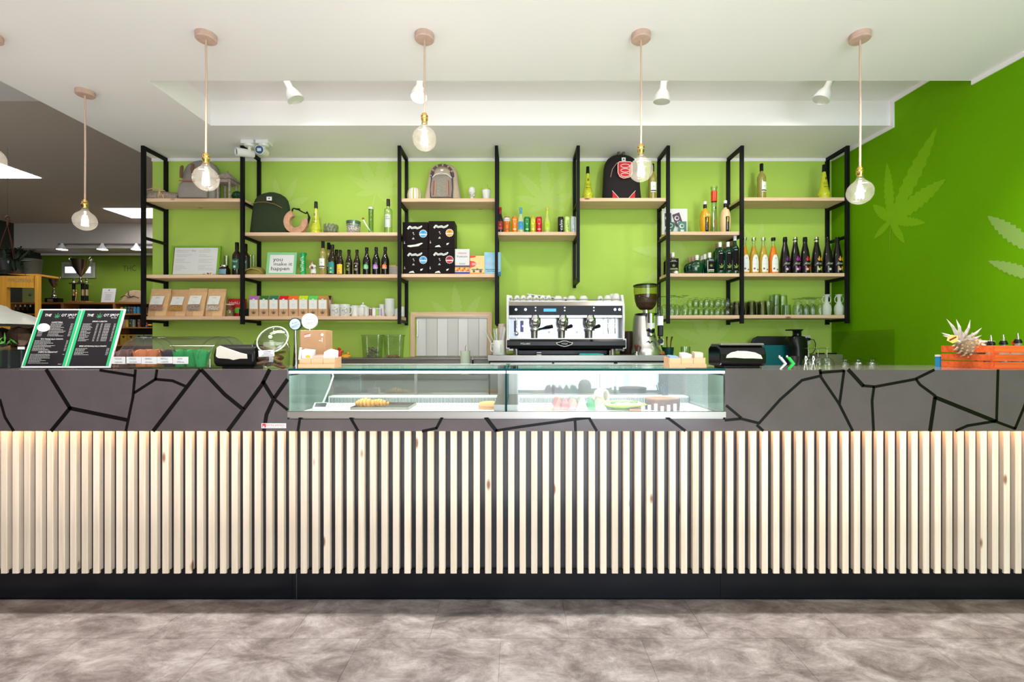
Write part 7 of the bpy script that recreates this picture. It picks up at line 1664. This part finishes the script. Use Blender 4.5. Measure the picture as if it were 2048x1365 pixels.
t = T('cutting_board', 'dark teal cutting board standing in front of the black tray', 'cutting board', (PX(1552, 4.1), 4.1, ZJ + .0004)); MB().box(-.12, .12, 0, .012, 0, PZ(691, 4.1) - ZJ).build('board', mat('teal_plastic', (.0, .13, .15), .4), t, bevel=.004)
t = T('short_glass', 'short clear glass behind the right sachet holder', 'glass', (PX(1371, 3.4), 3.95, ZJ + .0004)); t.location.x = PX(1371, 3.95); hg = PZ(694, 3.95) - ZJ
MB().lathe([(.036, 0), (.040, hg), (.037, hg), (.033, .02), (0, .02)], 20, cap=False).build('body', glass, t, smooth=50)
t = T('shaker', 'dark metal shaker cup behind the green tongs', 'shaker', (PX(1587, 2.72), 2.72, ZTT)); MB().lathe([(.022, 0), (.030, ch(713, 2.72)), (.027, ch(713, 2.72)), (.019, .005), (0, .005)], 20).build('body', mat('gunmetal', (.05, .045, .045), .3, .7), t, smooth=50)
for i, (px, m, nm) in enumerate(((1570, paper, 'white'), (1585, mat('bright_green_plastic', (.02, .55, .08), .4), 'bright green'))):
    t = T('tongs', nm + ' zigzag tongs standing on the right counter', 'tongs', (PX(px, 2.34), 2.34, ZTT))
    s_ = .004 if i == 0 else .008
    MB().prism([(-.025, 0), (-.025 + s_ * 1.6, 0), (.004 + s_, .026), (-.022 + s_, .060), (-.034 + s_ * .4, .060), (-.004, .027)][::1], -.006, .006).build('jaw', m, t, bevel=.001)
    MB().sphere((-.028, 0, .064), .006, 8, 6).build('tip', chrome, t)
pour = chrome
for i, (px, lb) in enumerate(((1611, 'steel bottle opener figure standing on the right counter'), (1626, 'steel corkscrew with curled body on the right counter'))):
    t = T('corkscrew', lb, 'corkscrew', (PX(px, 2.36), 2.36, ZTT))
    MB().tube([(-.008, 0, 0), (-.004, 0, .02), (0, 0, .036), (-.003, 0, .05), (0, 0, .066)], [.003, .003, .005, .003, .004], 8).tube([(.010, 0, 0), (.005, 0, .02), (0, 0, .036), (.008, 0, .050), (.004, 0, .064)], [.003, .003, .005, .003, .003], 8).build('body', silver, t, smooth=60)
t = T('glass_rack', 'grey rack holding upturned coupe glasses behind the counter, right', 'rack', (PX(1645, 2.9), 3.95, ZJ + .0004)); t.location.x = PX(1652, 3.95)
MB().box(-.10, .10, -.06, .06, .0, .10).build('rack', mat('grey_rack', (.16, .17, .10), .5), t); MB().box(-.07, -.03, -.03, .03, .1005, .112).box(.03, .07, -.03, .03, .1005, .112).build('pad', blackp, t)
cg_ = [(.034, 0), (.036, .02), (.028, .045), (.006, .06), (.004, .10), (.006, .112), (.034, .118), (.035, .120), (0, .1195)]
tD = None
for q, (px, D_) in enumerate(((1617, 2.62), (1636, 2.66), (1654, 2.62))):
    lb = 'clear upturned coupe glass on the right counter, %s from left' % ORD[q]; k_ = (PX(px, D_), D_, ZTT)
    if tD is None: tD = gl('coupe_glass', [(r, z * .88) for r, z in cg_], lb, k_, grp='upturned coupes')
    else: dup(tD, k_, label=lb)
tE = None
low = [(.024, 0), (.027, .014), (.020, .022), (.004, .026), (.004, .036), (.026, .040), (0, .0402)]
for q, px in enumerate((1684, 1697, 1710, 1723, 1737, 1752)):
    lb = 'small clear upturned footed glass low on the right counter, %s from left' % ORD[q]; k_ = (PX(px, 2.70), 2.68 + .04 * (q % 2), ZTT)
    if tE is None: tE = gl('footed_glass', low, lb, k_, grp='small footed glasses on the counter')
    else: dup(tE, k_, label=lb)
# orange crate
D = 2.34; xa_ = PX(1990, D); cr = T('wooden_crate', 'orange painted slatted crate at the right end of the counter', 'crate', (xa_, D, ZTT)); cr.rotation_euler = (0, 0, .0)
om = wood('orange_painted_wood', (.80, .135, .025), (.62, .08, .012), axis='X', knots=False); H_ = ch(692, 2.42); xr_ = .36; xl_ = PX(1885, 2.58) - xa_; yb2 = .24
zs = [(0, .030), (.036, .066), (.072, .102), (.108, H_)] if H_ > .125 else [(0, H_ * .28), (H_ * .34, H_ * .62), (H_ * .70, H_)]
for z0_, z1_ in zs:
    MB().box(0, xr_, 0, .010, z0_, z1_).build('slat', om, cr)
    o = MB().add([(-.0, .010, z0_), (xl_, yb2, z0_), (xl_ + .008, yb2 + .006, z0_), (.008, .012, z0_), (-.0, .010, z1_), (xl_, yb2, z1_), (xl_ + .008, yb2 + .006, z1_), (.008, .012, z1_)], [(3, 2, 1, 0), (4, 5, 6, 7), (0, 1, 5, 4), (1, 2, 6, 5), (2, 3, 7, 6), (3, 0, 4, 7)]).build('slat', om, cr)
    MB().box(xl_, xr_, yb2 - .002, yb2 + .008, z0_, z1_).build('slat', om, cr)
MB().box(0.0, .030, .010, .022, 0, H_).build('corner_post', om, cr)
MB().box(xr_ - .012, xr_, .012, yb2, 0, H_).build('end_panel', om, cr)
# pineapple
pn = T('pineapple', 'dried pineapple with grey leaf crown lying over the crate', 'pineapple', (PX(1905, 2.47), 2.47, ZTT + H_ + .012))
M = Matrix.Rotation(radians(-68), 4, 'Y')
M = Matrix.Translation((.075, .0, -.012)) @ Matrix.Rotation(radians(-62), 4, 'Y')
pr = [(.004, -.12), (.035, -.105), (.048, -.07), (.050, -.03), (.044, .01), (.03, .035), (.012, .045)]
MB().lathe(pr, 20, M).build('fruit', mat('pineapple_skin', (.30, .20, .11), .8, noise=.4, nscale=50), pn, smooth=50)
mb = MB()
for q in range(110):
    z = -.11 + .15 * (q / 110); a = q * 2.39996; r = .05 * math.sqrt(max(.05, 1 - ((z + .035) / .085) ** 2)); c = Vector((r * cos(a), r * sin(a), z)); d = Vector((cos(a), sin(a), .6)).normalized(); u = d.orthogonal().normalized() * .007; v = d.cross(u)
    mb.add([c - u, c + v, c + u, c - v, c + d * .016], [(0, 1, 4), (1, 2, 4), (2, 3, 4), (3, 0, 4)], M)
mb.build('scales', mat('pineapple_scale', (.52, .38, .25), .8), pn, kind='stuff')
lm_ = mat('dry_leaf', (.52, .44, .40), .8, noise=.25, nscale=30)
for q, (dx, dy, dz, L_) in enumerate(((-.55, -.1, .75, .16), (-.95, -.2, .30, .13), (-.2, .0, 1, .13), (.30, -.1, .95, .13), (.75, -.1, .60, .13), (1, -.3, .05, .15), (.9, -.4, -.15, .13), (-.7, -.4, .1, .08), (.1, -.6, .6, .08), (-.4, -.5, .6, .09), (.5, -.5, .35, .09), (-.1, .4, .9, .1), (.6, .3, .7, .10), (-.7, .3, .5, .1))):
    d = Vector((dx, dy, dz)).normalized(); b = M @ Vector((0, 0, .035)) - Vector((0, 0, .0)); s_ = d.cross(Vector((0, 1, 0.1))).normalized(); up = d.cross(s_)
    pts = [b, b + d * L_ * .3 + up * .004, b + d * L_ * .65 + up * .010, b + d * L_]
    MB().add([pts[0] - s_ * .009, pts[0] + s_ * .009, pts[1] - s_ * .012, pts[1] + s_ * .012, pts[2] - s_ * .008, pts[2] + s_ * .008, pts[3], pts[1] + up * .005, pts[2] + up * .004, pts[0] + up * .004],
        [(0, 9, 7, 2), (9, 1, 3, 7), (2, 7, 8, 4), (7, 3, 5, 8), (4, 8, 6), (8, 5, 6), (1, 0, 2, 3), (3, 2, 4, 5), (5, 4, 6)]).build('crown_leaf', lm_, pn)
MB().prism([(-.075, .015), (-.045, .0), (-.02, .012), (-.018, .040), (-.05, .045), (-.07, .03)], -.050, -.047).build('fruit_tag', mat('tag_yellow', (.75, .6, .15), .5), pn)
MB().flat([[(-.062, .012), (-.026, .030), (-.028, .038), (-.066, .020)]], -.0505).build('tag_print', mat('maroon_print', (.25, .01, .02), .5), pn)
t = T('blue_packet', 'small blue and white packet peeking out left of the crate', 'packet', (PX(1885, 2.60), 2.605, ZTT)); MB().box(-.010, .003, 0, .03, 0, .055).build('packet', mat('blue_packet', (.02, .25, .55), .5), t); MB().box(-.011, .003, -.001, .031, .055, .066).build('top', paper, t)
# bottles with pourers in the crate
for i, (px, D_, lb, hb) in enumerate(((1986, 2.40, 'bottle with black pourer in the crate, leftmost', 690), (2011, 2.40, 'bottle with black pourer in the crate, second', 689), (2040, 2.40, 'bottle with black pourer in the crate, third', 686), (2036, 2.48, 'red capped bottle behind the third pourer in the crate', 688))):
    zt_ = PZ(hb, D_) - ZT
    t = T('syrup_bottle', lb, 'bottle', (PX(px, D_), D_ + .01, ZTT), 0, None)
    MB().lathe([(.026, 0), (.028, .004), (.028, zt_ * .55), (.014, zt_ * .75), (.0125, zt_)], 20).build('body', mat('syrup_glass', (.35, .30, .22), .1) if i < 3 else rr_, t, smooth=50)
    MB().lathe([(.0165, zt_ - .002), (.0175, zt_ + .004), (.012, zt_ + .018), (.0, zt_ + .018)], 16).build('pourer_collar', blackp if i < 3 else rr_, t, smooth=40)
    if i < 3: MB().tube([(0, 0, zt_ + .016), (.0, 0, zt_ + .032), (-.002, 0, zt_ + .050)], [.0055, .005, .003], 10).build('pourer_spout', chrome, t, smooth=60)
# ---------------------------------------------------------------- far room
YF = 9.6
def fz(py, D): return PZ(py, D)
oak = mat('dark_amber_wood', (.36, .15, .035), .5, noise=.2, nscale=12)
drk = mat('shelf_dark_inside', (.02, .018, .016), .7)
# long back shelf cabinet
DS = 8.9; xa_, xb_ = PX(18, DS), PX(330, DS); zt1 = fz(605, DS)
sc_ = T('shelf_cabinet', 'long dark amber shelf cabinet against the far green wall', 'cabinet', ((xa_ + xb_) / 2, DS, 0)); w_ = (xb_ - xa_) / 2
MB().box(-w_, w_, 0, .35, zt1 - .03, zt1).build('top_board', oak, sc_)
MB().box(-w_, w_, .33, .35, 0, zt1 - .03).build('back_board', drk, sc_)
lv_ = [fz(627.5, DS), fz(654.5, DS), fz(690, DS), .5, .1]
for z in lv_: MB().box(-w_, w_, 0, .33, z - .025, z).build('shelf', oak, sc_)
for px in (18, 124, 228, 329): x = PX(px, DS) - sc_.location.x; MB().box(x - .02, x + .02, -.002, .33, 0, zt1 - .03).build('upright', oak, sc_)
# 
def fc(px, ylev, w_, h_, colr, n_, lb, D=9.0, grp=None):
    t = T('tin', lb, 'tin', (PX(px, D), D, {0: lv_[0], 1: lv_[1], 2: lv_[2]}[ylev] + .0004), 0, grp)
    MB().lathe([(w_ / 2 * .95, 0), (w_ / 2, .01), (w_ / 2, h_ - .012)], 16).build('body', mat('tin_' + n_, colr, .35), t, smooth=40)
    MB().lathe([(w_ / 2, h_ - .012), (w_ / 2 * 1.02, h_ - .010), (w_ / 2 * .95, h_)], 16).build('lid', mat('tin_lid', (.25, .25, .26), .3, .6), t, smooth=40)
    MB().flat([circ(0, h_ * .5, w_ * .22, 12)], 0, w_ / 2 + .001).build('emblem', mat('tin_emblem', (.5, .45, .3), .5), t)
for px, c_, n_ in ((235, (.45, .02, .06), 'crimson'), (244.5, (.75, .55, .02), 'yellow'), (252, (.03, .22, .04), 'green'), (259, (.02, .08, .2), 'navy'), (264.5, (.12, .05, .03), 'brown'), (270.5, (.03, .32, .6), 'blue'), (277.5, (.04, .36, .65), 'light blue'), (291, (.5, .35, .2), 'beige')):
    fc(px, 0, .062, .135, c_, n_, n_ + ' tin on the upper far cabinet shelf', grp='tins on the far cabinet')
for px, c_, n_ in ((249, (.4, .3, .2), 'tan'), (255, (.70, .45, .02), 'mustard'), (263, (.01, .05, .06), 'black green'), (268.5, (.3, .32, .25), 'sage'), (279, (.2, .09, .04), 'chestnut')):
    fc(px, 1, .06, .15, c_, n_, n_ + ' tin on the second far cabinet shelf', grp='tins on the far cabinet')
for px, c_, n_, w__ in ((247, (.42, .24, .02), 'mustard', .13), (262, (.40, .22, .02), 'ochre', .15), (278, (.22, .28, .12), 'sage green', .17), (297, (.24, .28, .14), 'olive', .17)):
    t = T('carton', n_ + ' carton on the low far cabinet shelf', 'box', (PX(px, 9.0), 9.0, lv_[2] + .0004), 0, 'cartons on the far cabinet'); MB().box(-w__ / 2, w__ / 2, 0, .15, 0, .20).build('carton', mat('carton_' + n_, c_, .6), t); MB().flat([[(-.03, .17), (.03, .17), (0, .12)]], -.001).build('mark', ink, t)
t = T('toy', 'tiny red, white and blue toy beside the black frame foot', 'toy', (PX(292, 8.95), 8.97, lv_[1] + .0004)); MB().lathe([(.022, 0), (.022, .03)], 12).build('base', mat('cobalt'), t); MB().lathe([(.02, .03), (.014, .06), (.004, .10)], 12).build('top', rr_, t); MB().box(.03, .10, -.01, .01, .03, .06).build('block', mat('fruit_yellow'), t)
t = T('papers', 'stack of white papers on the far cabinet shelf behind the menus', 'paper', (PX(199, 8.95), 9.0, lv_[0] + .0004)); MB().box(-.13, .13, -.08, .08, 0, .012).box(-.11, .12, -.07, .08, .013, .022).build('sheets', paper, t)
t = T('metal_bowl', 'dark metal bowl on the far cabinet shelf under the trophy', 'bowl', (PX(171, 8.95), 9.05, lv_[0] + .0004)); MB().lathe([(.04, 0), (.045, .01), (.015, .03), (.10, .07), (.13, .10), (.12, .10), (.0, .05)], 20).build('bowl', mat('dull_silver', (.3, .27, .25), .3, .8), t, smooth=50)
# trophies
def cup(t, z0, s_, handles=True, gm=silver):
    MB().lathe([(.0, 0), (.045 * s_, 0), (.03 * s_, .02 * s_), (.014 * s_, .05 * s_), (.022 * s_, .07 * s_), (.012 * s_, .09 * s_), (.012 * s_, .11 * s_), (.05 * s_, .16 * s_), (.095 * s_, .26 * s_), (.115 * s_, .36 * s_), (.120 * s_, .37 * s_), (.110 * s_, .365 * s_), (.05 * s_, .2 * s_), (0, .18 * s_)], 24, Matrix.Translation((0, 0, z0))).build('cup', gm, t, smooth=50)
    for q in (-1, 1): MB().tube([(q * .08 * s_, 0, z0 + .22 * s_), (q * .13 * s_, 0, z0 + .27 * s_), (q * .15 * s_, 0, z0 + .34 * s_), (q * .18 * s_, 0, z0 + .38 * s_), (q * .16 * s_, 0, z0 + .41 * s_), (q * .125 * s_, 0, z0 + .36 * s_)], [.008 * s_, .010 * s_, .014 * s_, .016 * s_, .012 * s_, .008 * s_], 8).build('handle', silver, t, smooth=60)
ZTP = zt1 + .0004
t = T('trophy', 'smaller silver cup trophy on a black block, left of the tall one', 'trophy', (PX(106, 9.0), 9.02, ZTP))
MB().cbox(0, 0, 0, .25, .12, .09).build('block', blackp, t, bevel=.004); MB().flat([rect(-.07, .04, .015, .07)], -.0605).build('plaque', mat('plaque_bronze', (.35, .25, .15), .4, .5), t)
MB().lathe([(.05, .09), (.03, .11), (.045, .13), (.02, .16), (.035, .18), (.012, .22), (.02, .25)], 18).build('stem', silver, t, smooth=50); cup(t, .22, .72, gm=mat('bronze_silver', (.35, .27, .2), .15, 1.))
t = T('trophy', 'tall trophy with four columns, gold figure and large silver cup', 'trophy', (PX(159.5, 9.0), 9.02, ZTP))
MB().cbox(0, 0, 0, .36, .16, .03).build('base', oak, t, bevel=.004)
for x_, y_ in ((-.135, 0), (-.0, .04), (.045, .0), (.12, 0)):
    MB().lathe([(.026, .03), (.026, .36)], 14, Matrix.Translation((x_, y_, 0))).build('column', blackp, t, smooth=40); MB().lathe([(.027, .14), (.027, .26)], 14, Matrix.Translation((x_, y_, 0)), cap=False).build('column_band', mat('gold_foil', (.65, .45, .3), .3, .8), t, smooth=40)
MB().cbox(-.005, 0, .36, .32, .14, .022).build('platform', silver, t)
for x_ in (-.13, .12): MB().lathe([(.02, .382), (.03, .40), (.012, .42), (.024, .44), (.008, .48)], 14, Matrix.Translation((x_, 0, 0))).build('finial', silver, t, smooth=50)
cup(t, .382, 1.25, gm=mat('bronze_silver'))
MB().tube([(-.055, -.05, .03), (-.05, -.05, .10), (-.045, -.05, .14)], [.010, .012, .014], 8).tube([(-.02, -.05, .03), (-.028, -.05, .09), (-.040, -.05, .14)], [.010, .012, .014], 8).tube([(-.042, -.05, .13), (-.038, -.05, .19), (-.036, -.05, .215)], [.018, .020, .008], 10).tube([(-.038, -.05, .19), (-.075, -.06, .17), (-.065, -.08, .21)], [.008, .007, .005], 8).tube([(-.036, -.05, .19), (-.0, -.06, .17), (.0, -.08, .2)], [.008, .007, .005], 8).sphere((-.036, -.05, .235), .017, 12, 10).build('gold_figure', gold, t, smooth=60)
# notice, bag, wall items
t = T('notice_stand', 'white notice sheet leaning on the far cabinet', 'sign', (PX(213, 9.0), 9.02, ZTP)); t.rotation_euler = (-.15, 0, 0); MB().box(-.13, .13, 0, .006, 0, .29).build('sheet', paper, t)
MB().flat([star(.0, .255, .016, 6, .8)] + tpolys('AVVISO AL PUBBLICO', 0, .205, .02, wfit=.18) + [rect(-.06, .06, .165 - q * .022, .170 - q * .022) for q in range(6)], -.0005).build('lettering', mat('brown_ink', (.2, .16, .12), .6), t)
t = T('paper_bag', 'folded brown cloth bag on the far cabinet, left of the black frame', 'bag', (PX(259, 9.0), 9.08, ZTP))
bgm = mat('tan_cloth', (.36, .25, .15), .9, noise=.15, nscale=12)
MB().loft([(-.01, 0, 0, .25, .12, 2.6), (-.01, 0, .035, .25, .12, 2.6), (.02, 0, .05, .22, .11, 2.6), (.04, 0, .16, .17, .09, 2.4), (.06, 0, .235, .12, .06, 2.2), (.06, 0, .25, .06, .03, 2)], 28).build('body', bgm, t, smooth=40)
MB().tube([(-.15, -.11, .10), (-.06, -.115, .14), (.02, -.11, .10), (.10, -.10, .13), (.18, -.08, .09)], .008, 6).tube([(-.02, -.08, .22), (0, -.11, .15), (.04, -.11, .12)], .010, 6).build('seam', mat('dark_brown_strap', (.08, .045, .025), .9), t, smooth=60)
t = T('framed_panel', 'pale framed wall panel with bright window behind the tall trophy', 'window', (PX(158.5, YF), YF, fz(541, YF)))
MB().box(-.35, .35, -.02, 0, -.165, .165).build('frame', mat('grey_green_frame', (.30, .32, .24), .6), t, bevel=.004); MB().box(-.30, .30, -.024, -.02, -.13, .12).build('inner_panel', mat('grey_panel', (.22, .24, .18), .6), t)
MB().box(-.27, .26, -.028, -.024, -.06, .07).build('bright_pane', mat('daylit_pane', (.8, .8, .95), emit=(.8, .8, 1), es=1.4), t)
t = T('wall_lettering', 'hand painted dark letters THC on the far green wall', 'lettering', (PX(259, YF), YF - .001, fz(537, YF))); MB().flat(tpolys('THC', 0, 0, .17, wfit=.27, rot=.05), -.001).build('letters', mat('dark_green_paint', (.03, .07, .01), .8), t)
# yellow display stand
D = 7.6; t = T('display_stand', 'tall amber wooden display stand lettered with a web address, far left', 'display stand', (PX(38, D), D, 0)); w_ = (PX(77, D) - PX(0, D)) / 2
ym = wood('amber_display_wood', (.74, .37, .04), (.62, .28, .03), axis='Z', knots=False); zt2 = PZ(552, D)
MB().box(-w_, -w_ + .11, 0, .06, 0, zt2 + .03).build('side_panel', ym, t); MB().box(w_ - .055, w_, 0, .05, 0, zt2).build('side_panel', ym, t); MB().box(-w_, w_, 0, .34, zt2 - .0, zt2 + .03).build('top_board', ym, t)
MB().prism([(-w_ + .11, zt2 - .19), (w_ - .075, zt2 - .20), (w_ - .075, zt2), (-w_ + .11, zt2 + .03)], 0, .03).build('header', ym, t)
MB().flat(tpolys('WWW.CLIPPERITALIA.IT', .03, zt2 - .075, .085, wfit=.44, rot=-.03), -.001).build('lettering', mat('brown_ink'), t)
for z in (.4, .8, 1.15): MB().box(-w_ + .11, w_ - .055, .0, .05, z, z + .02).build('shelf', ym, t)
t2 = T('poster', 'small pale poster with green plant drawing inside the amber display', 'poster', (PX(57, 9.0), 9.0, zt1 + .0004)); MB().box(-.12, .12, 0, .01, 0, .29).build('sheet', mat('olive_poster', (.28, .30, .10), .7), t2); MB().flat(cleaf(.03, .13, .07, 0, 5, 0, .2), -.002).build('drawing', mat('dark_green_ink'), t2)
for i, px in enumerate((31, 41, 50, 61)):
    q = T('dark_bottle', 'thin dark bottle with white tip seen through the amber display, %s' % ('first from left', 'second from left', 'third from left', 'last')[i], 'bottle', (PX(px, 9.0), 9.0, lv_[0] + .0004)); MB().cbox(0, 0, 0, .05, .05, .07).box(-.008, .008, -.008, .008, 0.07, .135).build('body', blackp, q); MB().lathe([(.012, .135), (.012, .175), (.004, .18)], 10).build('tip', mat('white_tip', (.85, .85, .85), .4), q)
# barrel can, hanging planter, dark plants
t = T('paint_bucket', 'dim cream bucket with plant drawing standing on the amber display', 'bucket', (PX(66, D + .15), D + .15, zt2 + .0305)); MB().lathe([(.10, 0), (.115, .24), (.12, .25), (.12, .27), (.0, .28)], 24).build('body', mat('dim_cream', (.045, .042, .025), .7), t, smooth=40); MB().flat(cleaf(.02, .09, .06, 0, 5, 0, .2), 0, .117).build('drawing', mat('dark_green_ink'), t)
t = T('dark_plant', 'dark trailing plant on top of the amber display stand', 'plant', (PX(20, D), D + .15, zt2 + .0305)); mb = MB()
for q in range(160):
    b = Vector((random.uniform(-.16, .14), random.uniform(-.12, .12), random.uniform(.12, .45))); d = Vector((random.uniform(-1, 1), random.uniform(-1, .3), random.uniform(-1, .6))).normalized() * random.uniform(.05, .12); n_ = d.orthogonal().normalized() * .018
    mb.add([b, b + d * .5 + n_, b + d, b + d * .5 - n_], [(0, 1, 2, 3)])
mb.build('leaves', mat('dark_plant_leaf', (.006, .010, .004), .8, spec=.1), t, kind='stuff'); MB().lathe([(.10, 0), (.13, .16), (.12, .16), (.0, .14)], 20).build('pot', mat('dark_red_pot', (.05, .012, .01), .6), t)
D = 5.6; t = T('hanging_planter', 'red brown plastic hanging planter hook with three strands, far left', 'planter', (PX(15, D), D, ZL)); hm_ = mat('red_brown_plastic', (.13, .035, .02), .4)
zh = PZ(444, D) - ZL
MB().tube([(0, 0, 0), (0, 0, zh + .07)], .0012, 5).build('line', ink, t)
MB().tube([(-.028, 0, zh + .025), (-.025, 0, zh + .05), (0, 0, zh + .07), (.022, 0, zh + .05), (.018, 0, zh + .02), (0, 0, zh - .01), (0, 0, zh - .04)], [.006, .009, .010, .010, .010, .010, .008], 10).build('hook', hm_, t, smooth=60)
zp = PZ(520, D) - ZL
for x_, y_ in ((-.07, -.06), (.10, -.02), (-.0, .10)): MB().tube([(0, 0, zh - .035), (x_ * .5, y_ * .5, (zh + zp) / 2), (x_, y_, zp)], .0035, 6).build('strand', hm_, t)
MB().lathe([(.07, zp - .13), (.11, zp), (.115, zp + .008), (.10, zp), (0, zp - .02)], 24).build('pot', mat('black_pot', (.015, .012, .012), .5), t, smooth=40)
mb = MB()
for q in range(70):
    a = random.uniform(0, 6.28); b = Vector((.09 * cos(a), .09 * sin(a), zp)); d = Vector((cos(a) * .3, sin(a) * .3, random.uniform(-1.6, .6))).normalized() * random.uniform(.05, .2); n_ = d.orthogonal().normalized() * .010; mb.add([b, b + d * .5 + n_, b + d, b + d * .5 - n_], [(0, 1, 2, 3)])
mb.build('leaves', mat('planter_leaf', (.02, .045, .015), .7), t, kind='stuff')
